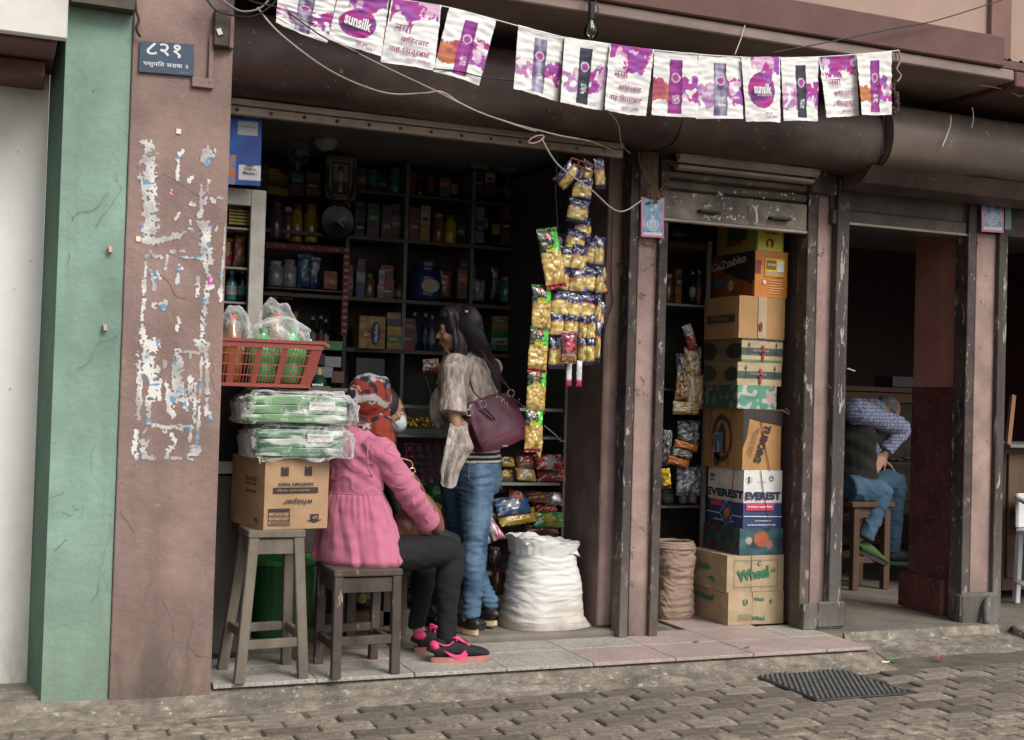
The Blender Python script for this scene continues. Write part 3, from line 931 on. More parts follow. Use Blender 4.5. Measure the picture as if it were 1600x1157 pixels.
# drain grate: frame and bars, cast plate with bosses
gx0 = at(1172, 1054, 4.76).x; gr = thing('drain_grate', 'black cast metal drain cover with raised studs in front of the tiled step', 'drain cover', (gx0 + .3, 4.5, ZR))
MB().box((3.15, 4.28, ZR - .03), (3.64, 4.80, ZR + .001), 0, .004).build('plate', mat('worn_cast_iron', (.05, .05, .05), .5, .4, 20, .3, 60, metal=.4), gr)
gm = mat('stud_metal', (.13, .13, .125), .45, .3, 20, .2, 60, metal=.5)
sb = MB()
for j in range(22):
    for i in range(19):
        x = 3.17 + i * .026 + (.013 if j % 2 else 0); y = 4.30 + j * .0225
        if x < 3.625: sb.box((x - .008, y - .005, ZR), (x + .008, y + .005, ZR + .005), 0, .0015)
tag(sb.build('studs', gm, gr), kind='stuff')
# ================================================================ things at the front
def pgrid(name, fn, nu, nv, colfn, m, parent, world=True, smooth=True, back=None):
    """printed sheet: fn(u,v) point, colfn(u,v) colour; back(u,v) gives a second side"""
    b = MB(); b.grid(fn, nu, nv)
    cols = [colfn(i / nu, j / nv) for j in range(nv + 1) for i in range(nu + 1)]
    if back:
        b.grid(back, nu, nv)
        cols += [colfn(i / nu, j / nv) for j in range(nv + 1) for i in range(nu + 1)]
    off = offset_of(parent) if (world and parent is not None) else V((0, 0, 0))
    me = b.mesh(name, m, smooth, off)
    paint_list(me, cols)
    if back:
        bm = bmesh.new(); bm.from_mesh(me); bmesh.ops.remove_doubles(bm, verts=bm.verts[:], dist=.0004)
        bmesh.ops.recalc_face_normals(bm, faces=bm.faces[:]); bm.to_mesh(me); bm.free()
    return link(name, me, parent)


def packet(name, parent, c, right, up, w_, h_, t_, colfn, m=None, seed=0, n=(14, 18), local=False, bulge=1.0):
    """a filled, crinkled sachet with flat crimped ends"""
    right = V(right).normalized(); up = V(up).normalized(); nr = right.cross(up).normalized()
    c = V(c)
    def side(sg):
        def fn(u, v):
            e = min(1, (math.sin(math.pi * u) ** .6)) * (clamp((v - .05) / .14) ** .6) * (clamp((.95 - v) / .14) ** .6)
            pull = 1 - .07 * e
            x = (u - .5) * w_ * pull; y = (v - .5) * h_
            q = V((u * 5 + seed, v * 7, seed * 1.7))
            k = t_ * .5 * e * (1 + .35 * nz(q, 1.0)) * bulge + t_ * .16 * nz(q, 2.3) * (.3 + e)
            x += .03 * w_ * nz((0, v * 5, seed)) 
            return c + right * x + up * y + nr * (sg * k if sg > 0 else -abs(k) * .8)
        return fn
    return pgrid(name, side(1), n[0], n[1], colfn, m or M['vcgloss'], parent, not local, True, side(-1))


# ---------------------------------------------------------------- stools
def stool(label, top_c, tw, td, h, legs, m, splay_ref=None, cat='stool', th=.03, ang=0, stretch_z=(.2, .2, .22, .22), lw=.04):
    """legs: four foot points on the ground (world)"""
    t = thing('wooden_stool', label, cat, (top_c[0], top_c[1], legs[0][2]), 0, None)
    ca, sa = math.cos(ang), math.sin(ang)
    ax = V((ca, sa, 0)); ay = V((-sa, ca, 0)); tc = V(top_c)
    MB().obox(tc - V((0, 0, th / 2)), ax * tw / 2, ay * td / 2, V((0, 0, th / 2)), 0, .004).build('seat', m, t)
    tops = [tc + ax * (sx * (tw / 2 - lw * .6)) + ay * (sy * (td / 2 - lw * .6)) - V((0, 0, th)) for sx, sy in ((-1, -1), (1, -1), (1, 1), (-1, 1))]
    for a, b in zip(tops, legs):
        MB().bar(b, a, lw, lw, 0, ay, .003).build('leg', m, t)
    for i in range(4):
        a, b = tops[i], tops[(i + 1) % 4]
        MB().bar(a - V((0, 0, .035)), b - V((0, 0, .035)), lw * .55, .06, 0, (0, 0, 1), .002).build('apron_board', m, t)
    for i in range(4):
        k = stretch_z[i]
        a = V(legs[i]).lerp(tops[i], k); b = V(legs[(i + 1) % 4]).lerp(tops[(i + 1) % 4], k)
        MB().bar(a, b, .022, .035, 0, (0, 0, 1), .002).build('stretcher', m, t)
    return t
# tall stool beside the pillar
f = [atz(373, 1069, ZT), atz(473, 1060, ZT), atz(440, 1038, ZT), atz(347, 1044, ZT)]
f[3] = f[0] + (f[2] - f[1]) * 1.05; f[2] = f[1] + V((-.01, .27, 0)); f[3] = f[0] + V((-.02, .27, 0))
zst = at(440, 829, 4.9).z
tc = V(((f[0].x + f[1].x) / 2 + .01, (f[0].y + f[2].y) / 2, zst))
stool('tall greyed wooden stool carrying the sanitary pad carton beside the pillar', tc, .225, .225, zst, f, M['woodg'], stretch_z=(.26, .3, .3, .33), lw=.04)
# low stool of the seated woman
f2 = [atz(524, 1061, ZT), atz(616, 1053, ZT), atz(567, 1023, ZT), None]
f2[2] = f2[1] + V((-.005, .30, 0)); f2[3] = f2[0] + V((0, .29, 0)); 
zs2_ = at(575, 895, 4.86).z + .012
tc2 = V(((f2[0].x + f2[1].x) / 2 - .0, (f2[0].y + f2[2].y) / 2, zs2_))
stool2 = stool('low dark worn wooden stool under the seated woman in pink', tc2, .285, .32, zs2_, f2, M['woodd'], stretch_z=(.36, .3, .36, .3), th=.028, lw=.037)
SEATZ = zs2_

# ---------------------------------------------------------------- cartons
def carton(label, x0, x1, yf, yb, z0, z1, m, cat='carton', group=None, name='carton', tape=None, bulge=.0, seed=0):
    t = thing(name, label, cat, ((x0 + x1) / 2, (yf + yb) / 2, z0), 0, group)
    b = MB()
    bm = bmesh.new(); bmesh.ops.create_cube(bm, size=1)
    bmesh.ops.subdivide_edges(bm, edges=bm.edges[:], cuts=7, use_grid_fill=True)
    for v in bm.verts:
        x, y, z = v.co * 2
        k = 1 - max(abs(x), abs(y), abs(z)) * 0
        q = V((x * 1.3 + seed * 3.3, y * 1.3, z * 1.3))
        d = .0045 * nz(q, 1.0) + .002 * nz(q, 3)
        X = (x0 + x1) / 2 + x * (x1 - x0) / 2 + (d if abs(x) > .99 else d * .4)
        Y = (yf + yb) / 2 + y * (yb - yf) / 2 + (d if abs(y) > .99 else d * .4)
        Z = (z0 + z1) / 2 + z * (z1 - z0) / 2 + (d * .5 if z > .99 else 0)
        if abs(x) > .99 and abs(y) > .99: X -= math.copysign(.003 * (1 + nz((z * 4, seed, 0))), x)
        v.co = (X, Y, Z)
    b.add_bm(bm); bm.free()
    b.build('box', m, t)
    # flap seams on the top and a slightly open bottom edge
    MB().box((x0 + .002, (yf + yb) / 2 - .001, z1 + .001), (x1 - .002, (yf + yb) / 2 + .001, z1 + .003)).build('flap_seam', flat((.1, .065, .04)), t)
    if tape:
        MB().box(((x0 + x1) / 2 - .025, yf - .0035, z0 + .002), ((x0 + x1) / 2 + .025, yf - .0022, z1), 0).build('tape', flat(tape, .3), t)
    return t
RX, UP, LX = V((1, 0, 0)), V((0, 0, 1)), V((0, -1, 0))   # right along the front; left face reads towards the viewer
ink = M['ink']
# sanitary pad carton upside down on the tall stool
wY = 4.93
wx0 = at(396, 770, wY).x; wx1 = at(505, 770, wY).x; wz0 = zst + .001; wz1 = at(450, 716, wY).z
wb_ = carton('brown carton printed Whisper, standing upside down on the tall stool', wx0, wx1, wY, wY + .36, wz0, wz1, M['card'], seed=1)
wb_['label'] = 'brown sanitary pad carton standing upside down on the tall stool'
dn = V((0, 0, -1)); lf = V((-1, 0, 0))
def wp(px, py): return at(px, py, wY - .004)
wb_.rotation_euler.z = rad(11)
text(wb_, 'whisper', wp(452, 784), lf, dn, .030, ink, width=.125, bold=.012, shear=.25)
text(wb_, 'SANITARY PADS', wp(449, 757), lf, dn, .013, ink, width=.15, bold=.03)
b = MB().box((wp(411, 770).x, wY - .0045, wp(411, 771).z), (wp(486, 770).x, wY - .003, wp(411, 762).z)); b.build('printed_bar', ink, wb_)
text(wb_, 'choice with wings', wp(445, 766.5), lf, dn, .011, M['card'], width=.14, bold=.01, lift=.003)
for px in (431, 470):
    b = MB()
    for i in range(5):
        b.box((wp(px - 6 + i * 2.6, 735).x, wY - .0042, wp(px, 744).z), (wp(px - 6 + i * 2.6 + 1.6, 735).x, wY - .003, wp(px, 729 + (i % 3)).z))
    tag(b.build('barcode_patch', ink, wb_), kind='stuff')
b = MB()
for (a, c_, d_, e_) in ((403, 795, 439, 800), (403, 800, 404, 821), (438, 800, 439, 821), (403, 820, 439, 821), (403, 806, 439, 807), (403, 813, 439, 814)):
    b.box((wp(a, c_).x, wY - .0042, wp(a, e_).z), (wp(d_, c_).x, wY - .003, wp(a, c_).z))
b.build('printed_table', ink, wb_)
text(wb_, '82259904', wp(421, 817), lf, dn, .008, ink, width=.072, bold=.02)
text(wb_, '96 x 20', wp(421, 803.5), lf, dn, .007, ink, width=.05, bold=.01)
text(wb_, 'Net Qty - Pkgs', wp(421, 810), lf, dn, .006, ink, width=.07)
b = MB(); c_ = wp(480, 812)
b.poly([c_ + V((-.034, 0, -.003)), c_ + V((0, 0, -.016)), c_ + V((.034, 0, -.003))][::1]); b.poly([c_ + V((-.017, 0, -.003)), c_ + V((.017, 0, -.003)), c_ + V((.019, 0, .02)), c_ + V((-.019, 0, .02))])
b.build('arrow_mark', ink, wb_)
text(wb_, 'UP', c_ + V((0, -.001, .007)), lf, dn, .012, M['card'], bold=.03, lift=.002)
for z_, s_, wd in ((.165, 'whisper', .12), (.195, 'with wings', .13), (.215, 'SANITARY PADS', .12), (.055, 'TM', .035)):
    text(wb_, s_, (wx0 - .004, wY + .13 - (.07 if s_ == 'TM' else 0), wz0 + z_ - .02), V((0, 1, 0)), dn, .018, ink, width=wd, bold=.02)

# two plastic wrapped green packs
def wrapped(label, px0, px1, py0, py1, Y0, Y1, z0, seed, col1, lab):
    a = at(px0, (py0 + py1) / 2, Y0); c = at(px1, (py0 + py1) / 2, Y0); zt2 = at(px0, py0, Y0).z
    t = thing('wrapped_pack', label, 'wrapped pack', ((a.x + c.x) / 2, (Y0 + Y1) / 2, z0), 0, 'green packs in clear plastic wrap')
    x0, x1, z1 = a.x, c.x, zt2
    fac = [(.13, .3, .14), (.3, .45, .28), (.5, .55, .45)]
    nI = 3
    for i in range(nI):
        zz0 = z0 + .008 + (z1 - z0 - .02) * i / nI; zz1 = z0 + .006 + (z1 - z0 - .02) * (i + 1) / nI
        cf = lambda p, i=i: ((.52, .56, .47) if nz((p.x * 7, p.y * 7, p.z * 20 + seed + i * 4)) > .24 else lerp(col1, (col1[0] * .45, col1[1] * .5, col1[2] * .5), clamp(.5 + 1.6 * nz((p.x * 9 + i, p.y * 4, p.z * 30 + seed)))))
        b = MB()
        bm = bmesh.new(); bmesh.ops.create_cube(bm, size=1); bmesh.ops.subdivide_edges(bm, edges=bm.edges[:], cuts=13, use_grid_fill=True)
        for v in bm.verts:
            x, y, z = v.co * 2
            r = (1 - .05 * (abs(x) ** 6) * (abs(z)))
            v.co = ((x0 + x1) / 2 + x * (x1 - x0) / 2 * .97 + .004 * nz((z * 3, y, seed)), (Y0 + Y1) / 2 + y * (Y1 - Y0) / 2 * r, (zz0 + zz1) / 2 + z * (zz1 - zz0) / 2 * (1 - .2 * abs(x) ** 5) + .004 * nz((x * 3, y * 3, seed + i)))
        b.add_bm(bm); bm.free(); b.c = cf
        b.build('pack', M['vcgloss'], t, smooth=True)
    MB().box((lab[0].x, Y0 - .007, lab[1].z), (lab[1].x, Y0 - .005, lab[0].z)).build('paper_label', flat((.66, .6, .58)), t)
    text(t, 'CONFIDENCE PADS', ((lab[0].x + lab[1].x) / 2, Y0 - .0075, (lab[0].z * .6 + lab[1].z * .4)), RX, UP, .007, ink, width=abs(lab[1].x - lab[0].x) * .8)
    # wrap
    b = MB()
    bm = bmesh.new(); bmesh.ops.create_uvsphere(bm, u_segments=96, v_segments=56, radius=1)
    for v in bm.verts:
        q = V([math.copysign(abs(k) ** .42, k) for k in v.co])
        n = nz((v.co.x * 3, v.co.y * 3, v.co.z * 6 + seed)) * .014 + abs(nz((v.co.x * 5 + v.co.z * 3, v.co.y * 4, v.co.z * 5 + seed))) * .016
        p = V(((x0 + x1) / 2 + q.x * ((x1 - x0) / 2 + .018 + (.035 if q.x > .7 else 0)), (Y0 + Y1) / 2 + q.y * ((Y1 - Y0) / 2 + .016), (z0 + z1) / 2 + q.z * ((z1 - z0) / 2 + .006) - .012 * (abs(q.x) > .75)))
        if q.x > .8: p.z += (.5 - 0) * 0
        nn = V((q.x, q.y, q.z)).normalized()
        p += nn * n
        if q.y < -.5:   # gathers towards the middle of the front
            gx = (p.x - (x0 + x1) / 2) / (x1 - x0)
            p.y += .012 * math.exp(-(gx * 5) ** 2); p.y -= .006 * abs(math.sin(math.atan2(p.z - (z0 + z1) / 2, p.x - (x0 + x1) / 2) * 9))
            if p.z < (z0 + z1) / 2 and seed > 4: p.z -= .02 * (abs(math.sin(gx * 6 + .5)) ** 2)
        if p.z < z0 + .001 and p.y > Y0 - .004 and not (seed > 4 and p.y < Y0): p.z = z0 + .001
        v.co = p
    b.add_bm(bm); bm.free()
    b.build('plastic_wrap', M['film'], t, smooth=True)
    return z1
zA = wz1
wrapped('lower green pad pack in clear plastic, lying on the brown pad carton', 398, 538, 665, 716, 4.90, 5.20, zA, 7.3, (.08, .2, .11), (at(480, 678, 4.9), at(520, 691, 4.9)))
zBb = at(398, 663, 4.90).z
wrapped('upper plastic wrapped pack of light green packets, lying below the red basket', 385, 545, 612, 660, 4.89, 5.20, zBb, 2.1, (.14, .3, .12), (at(483, 628, 4.89), at(523, 642, 4.89)))

# ---------------------------------------------------------------- red basket with bagged bottles
bz0 = at(420, 604, 4.93).z + .004; bz1 = at(420, 533, 4.90).z
bx0 = xR - .06; bx1b = at(484, 600, 4.93).x; bx1t = at(507, 540, 4.90).x
red = mat('brick_red_plastic', (.25, .05, .035), .45, .15, 6, .1, 50, dirt=((.2, .05, .04), .5))
bk = thing('plastic_basket', 'brick red slotted plastic basket with bagged soft drink bottles, on top of the wrapped packs', 'basket', ((bx0 + bx1b) / 2, 5.05, bz0))
def bpt(s, t, side):   # s 0..1 along, t 0..1 up
    g = .03 * t
    if side == 'f': return V((bx0 + (bx1b - bx0) * s + (bx1t - bx1b) * t * s, 4.93 - g, bz0 + (bz1 - bz0) * t))
    if side == 'b': return V((bx0 + (bx1b - bx0) * s + (bx1t - bx1b) * t * s, 5.22 + g, bz0 + (bz1 - bz0) * t))
    if side == 'r': return V((bx1b + (bx1t - bx1b) * t, 4.93 - g + (.29 + 2 * g) * s, bz0 + (bz1 - bz0) * t))
for sd_ in ('f', 'b'):
    b = MB()
    b.bar(bpt(0, 0, sd_), bpt(1, 0, sd_), .006, .014); b.bar(bpt(0, .93, sd_), bpt(1, .93, sd_), .006, .03)
    for t in (.22, .46, .70): b.bar(bpt(0, t, sd_), bpt(1, t, sd_), .004, .005)
    for s_ in (.02, .24, .46, .68): b.bar(bpt(s_, 0, sd_), bpt(s_, .95, sd_), .022, .004, 0, (0, 1, 0))
    for i in range(30):
        s_ = .03 + i * .03
        b.bar(bpt(s_, 0, sd_), bpt(s_, .95, sd_), .0028, .003, 0, (0, 1, 0))
    b.bar(bpt(.955, 0, sd_), bpt(.955, .97, sd_), .04, .005, 0, (0, 1, 0))
    b.build('basket_side', red, bk)
b = MB()
b.quad(bpt(0, 0, 'r'), bpt(1, 0, 'r'), bpt(1, 1, 'r'), bpt(0, 1, 'r'))
for v in list(b.v): pass
b2 = MB(); A = [bpt(0, 0, 'r'), bpt(1, 0, 'r'), bpt(1, 1, 'r'), bpt(0, 1, 'r')]
for k in (0, 1):
    pass
b2.poly(A); b2.poly([p + V((-.005, 0, 0)) for p in A][::-1]); b2.build('basket_end', red, bk)
b = MB(); rim = .008
b.bar(bpt(0, 1, 'f'), bpt(1, 1, 'f') + V((.004, 0, 0)), .014, .012); b.bar(bpt(0, 1, 'b'), bpt(1, 1, 'b'), .014, .012); b.bar(bpt(0, 1, 'r') + V((0, -.004, 0)), bpt(1, 1, 'r'), .014, .012)
b.bar(bpt(1, .99, 'f') + V((-.0, -.004, 0)), bpt(1, .99, 'f') + V((.02, -.004, -.012)), .012, .012)
b.build('rim', red, bk)
MB().box((bx0, 4.935, bz0), (bx1b, 5.215, bz0 + .006)).build('basket_floor', red, bk)
def pet(label, px, Y, colr, capc, cz=None, lean=0, h=.25, r=.036, nm='soda_bottle'):
    x = at(px, 560, Y).x
    z0 = bz0 + .008
    t = thing(nm, label, 'bottle', (x, Y, z0), 0, None)
    b = MB().lathe([(r * .7, 0), (r, .01), (r, h * .32), (r * .93, h * .36), (r, h * .42), (r, h * .62), (r * .8, h * .74), (r * .45, h * .86), (.014, h * .93), (.014, h * .97)], (0, 0, 0), 20)
    b.build('bottle_body', mat('bottle_tint_' + nm, colr, .12, .2, 20, .1, 40, coat=.6, spec=.8), t, world=False, smooth=True)
    MB().lathe([(.016, h * .95), (.017, h * 1.03), (.013, h * 1.035)], (0, 0, 0), 14).build('cap', flat(capc, .4), t, world=False)
    return t
pet('green soda bottle in the basket, left of the pair with crumpled bag over it', 410, 5.03, (.06, .36, .11), (.05, .3, .1), h=.215, r=.056)
pet('green soda bottle in the basket, right of the pair with crumpled bag over it', 456, 5.02, (.08, .42, .13), (.05, .3, .1), h=.22, r=.058)
pet('amber drink bottle with orange cap at the left end of the red basket', 362, 5.05, (.3, .13, .03), (.6, .12, .04), h=.262, r=.042)
pet('taller amber drink bottle with red cap rising behind the green bottles in the basket', 430, 5.15, (.32, .14, .05), (.65, .1, .05), h=.285, r=.038)
pet('small green soda bottle low in the back of the basket', 395, 5.14, (.06, .25, .1), (.05, .3, .1), h=.2, r=.038)
def bagmesh(label, cx, cy, z0, z1, rx, ry, seed, peak=(0, 0)):
    b = MB(); bm = bmesh.new(); bmesh.ops.create_uvsphere(bm, u_segments=64, v_segments=40, radius=1)
    for v in bm.verts:
        q = v.co.copy(); h_ = (q.z + 1) / 2
        s_ = 1.12 - .12 * h_ ** 2 + .22 * nz((q.x * 1.6, q.y * 1.6, q.z * 2 + seed)) + .12 * abs(nz((q.x * 4, q.y * 4, q.z * 4 + seed)))
        v.co = V((cx + q.x * rx * s_ + peak[0] * h_, cy + q.y * ry * s_, z0 + (z1 - z0) * (h_ ** .8) * .95 * (1 + .10 * nz((q.x * 2, q.y * 2, seed)))))
    b.add_bm(bm); bm.free()
    o = b.build('clear_plastic_bag', M['bag'], None, smooth=True)
    return tag(o, label, 'plastic bag')
bagmesh('crumpled clear plastic bag round the two green bottles in the red basket', at(436, 530, 5.03).x, 5.03, bz0 + .09, at(436, 492, 5.03).z, .115, .07, 3.0)
bagmesh('clear plastic bag round the red capped amber bottle at the back of the basket', at(440, 500, 5.13).x, 5.14, bz0 + .12, at(425, 463, 5.13).z, .07, .06, 9.0, (-.03, 0))
bagmesh('clear plastic bag round the orange capped bottle beside the pillar', at(366, 500, 5.05).x, 5.06, bz0 + .1, at(366, 474, 5.05).z, .065, .06, 5.0)

# green lidded bucket behind the stools
bu = thing('green_bucket', 'dark green plastic tub with lighter green lid standing behind the tall stool', 'tub', (at(440, 900, 5.62).x, 5.62, 0))
gcol = mat('green_plastic', (.022, .1, .03), .45, .2, 5, .05, 40)
bx = at(440, 900, 5.62).x
zl = at(430, 873, 5.55).z
MB().lathe([(.125, .0), (.13, .02), (.15, zl - .03), (.152, zl - .02)], (bx, 5.62, 0), 28).build('tub', gcol, bu, smooth=False)
MB().lathe([(.158, zl - .025), (.16, zl - .005), (.15, zl), (.04, zl + .012)], (bx, 5.62, 0), 28).build('lid', mat('light_green_plastic', (.06, .28, .07), .4, .1, 5, .05, 40), bu)
# grey sheet leaning behind the pillar by the stool
tag(MB().box((at(333, 900, 5.36).x, 5.36, ZT), (at(362, 900, 5.36).x + .02, 5.38, .72), 0, .003).build('grey_side_panel', flat((.1, .1, .1), .7), None), 'dark grey panel standing between the brown pillar and the tall stool', 'panel')

# ---------------------------------------------------------------- white sack
def sack(label, cx, cy, z0, z1, rx, ry, prof, m, seed, cuff=True, tilt=0, name='sack', sq=.75, cr_=.006):
    t = thing(name, label, 'sack', (cx, cy, z0))
    b = MB(); nu, nv = 120, 90
    def fn(u, v):
        a = u * 2 * math.pi
        ca, sa = math.cos(a), math.sin(a)
        ca = math.copysign(abs(ca) ** sq, ca); sa = math.copysign(abs(sa) ** sq, sa)
        k = prof(v, a)
        y = v
        wr = cr_ * (nz((a * 1.2 + seed, v * 16, seed)) + .7 * nz((a * 3, v * 30 + 3 * nz((a, v * 4, 2)), seed + 4))) * math.sin(min(1, v * 6) * 1.57)
        return (cx + ca * (rx * k + wr) + tilt * v, cy + sa * (ry * k + wr), z0 + (z1 - z0) * (1 - (1 - v) ** 1.0) + .004 * nz((a * 2, v * 5, seed)) * (v > .02))
    b.grid(fn, nu, nv)
    b.poly([fn(i / nu, 0) for i in range(nu)][::-1])
    b.build('bag_body', m, t, smooth=True)
    return t
sm = mat('white_woven_sack', (.62, .61, .58), .6, .1, 8, .35, 130, dirt=((.45, .4, .33), .35), dirtz=(-.02, .22, (.38, .31, .24)), bstretch=(1, 1, 1))
sY = 5.60
sxc = at(848, 900, sY).x; szt = at(845, 856, sY).z
def sprof(v, a):
    k = 1.19 - .29 * v + .03 * math.sin(v * 3.1) + (.05 * (1 - v) ** 3) + .04 * nz((math.cos(a), math.sin(a), v * 2), 1.3)
    if v < .10: k *= (.94 + .6 * v)
    ear = max(0, 1 - v * 8) * (max(0, math.cos(a)) ** 6 * .34 + max(0, -math.cos(a)) ** 6 * .08)
    return k + ear
ws = sack('full white woven plastic sack with rolled rim on the shop floor', sxc, sY + .0, .002, szt, .168, .155, sprof, sm, 2.2, cr_=.0055)
# rolled open collar
b = MB(); zc0 = szt - .004
def cfn(u, v):
    a = u * 2 * math.pi; ca, sa = math.cos(a), math.sin(a)
    ca = math.copysign(abs(ca) ** .75, ca); sa = math.copysign(abs(sa) ** .75, sa)
    th = v * 2 * math.pi * .93
    lift = .052 * (-math.cos(a) * .5 + .5) * 1.2
    h_ = .055 + .035 * (-ca * .5 + .5) + .008 * nz((a * 2, 1, 1))
    R = .170 - .010 * math.cos(th) + .010 * nz((a * 3, v * 3, 5)) - .055 * (math.sin(th / 2) ** 2) * (math.sin(th / 2) > .0) * (.5 + .5 * math.cos(math.pi * (1 - v)))
    z = zc0 - .016 + h_ * math.sin(v * math.pi) ** .8 + .012 * nz((a * 4, v * 4, 8)) - v * .012
    rr = .160 if v < .5 else .160 - .085 * (v - .5) * 2
    rr += .013 * math.sin(v * math.pi) + .007 * nz((a * 5, v * 6, 11))
    return (sxc + ca * rr - .004, sY + sa * rr * .9, z)
b.grid(cfn, 110, 18)
b.build('rolled_rim', sm, ws, smooth=True)
b = MB(); b.grid(lambda u, v: (sxc + (u - .5) * .29, sY + (v - .5) * .25, zc0 + .050 - .032 * (2 * u - 1) - .05 * max(abs(2 * u - 1), abs(2 * v - 1)) ** 4 + .026 * nz((u * 4, v * 4, 3)) + .012 * abs(nz((u * 11, v * 11, 5)))), 20, 20)
b.build('folded_top', sm, ws, smooth=True)
# woven brown sack in the second doorway
bm_ = mat('woven_brown_sack', (.30, .21, .155), .85, .2, 10, .5, 120, dirt=((.14, .1, .075), .5), stretch=(1, 1, .4))
b2x = at(1059, 900, 5.75).x
def bprof(v, a): return (1.0 + .04 * math.sin(v * 9)) * (.9 + min(.1, v * 1.2))
bs = sack('brown woven sack standing open at the left of the second doorway', b2x, 5.80, -.044, at(1059, 858, 5.7).z, .105, .10, bprof, bm_, 6.1, name='woven_sack', cr_=.008)
b = MB()
for i in range(3):
    b.tube([V((b2x + math.cos(a) * (.112 - .006 * i), 5.80 + math.sin(a) * (.105 - .006 * i), at(1059, 858, 5.7).z + .012 * i + .008 * nz((a * 2, i, 3)))) for a in [k * .35 for k in range(19)]], .010, 6)
b.build('rolled_rim', bm_, bs, smooth=True)

# ---------------------------------------------------------------- the stack of cartons in the second doorway
sy0 = 5.50
rows = [  # label, L, C, R, ybottom, ytop, key
    ('bottom brown detergent carton with green print, standing on the tiles of the second doorway', 1077, 1137, 1225, 979, 925, 'w1'),
    ('brown detergent carton with large green Wheel lettering, second from the bottom of the stack', 1077, 1135, 1225, 925, 868, 'w2'),
    ('dark teal battered carton printed with red tomatoes, under the white and blue carton', 1098, 1155, 1224, 867, 826, 'tom'),
    ('white and navy beer carton tied with red string, in the middle of the stack', 1106, 1161, 1222, 827, 735, 'ev'),
    ('amber brown beer carton with sideways black lettering and a black bottle drawing', 1100, 1160, 1221, 733, 640, 'tu'),
    ('green floral patterned carton squeezed above the amber beer carton', 1101, 1152, 1214, 638, 603, 'fl'),
    ('lower of the two flat tan and dark green striped cartons', 1101, 1152, 1222, 601, 567, 'as1'),
    ('upper of the two flat tan and dark green striped cartons', 1100, 1158, 1224, 566, 530, 'as2'),
    ('plain amber cardboard carton under the noodle carton', 1100, 1154, 1227, 529, 464, 'pl'),
    ('orange and dark brown instant noodle carton with a picture of a bowl', 1113, 1179, 1231, 464, 393, 'ga'),
    ('yellow and green carton with red horseshoe mark at the top of the stack', 1120, 1182, 1226, 393, 335, 'ye')]
rows[1] = ('upper of the two brown detergent cartons, with large green lettering inside a frame',) + rows[1][1:]
zprev = ZT + .001
CT = {}
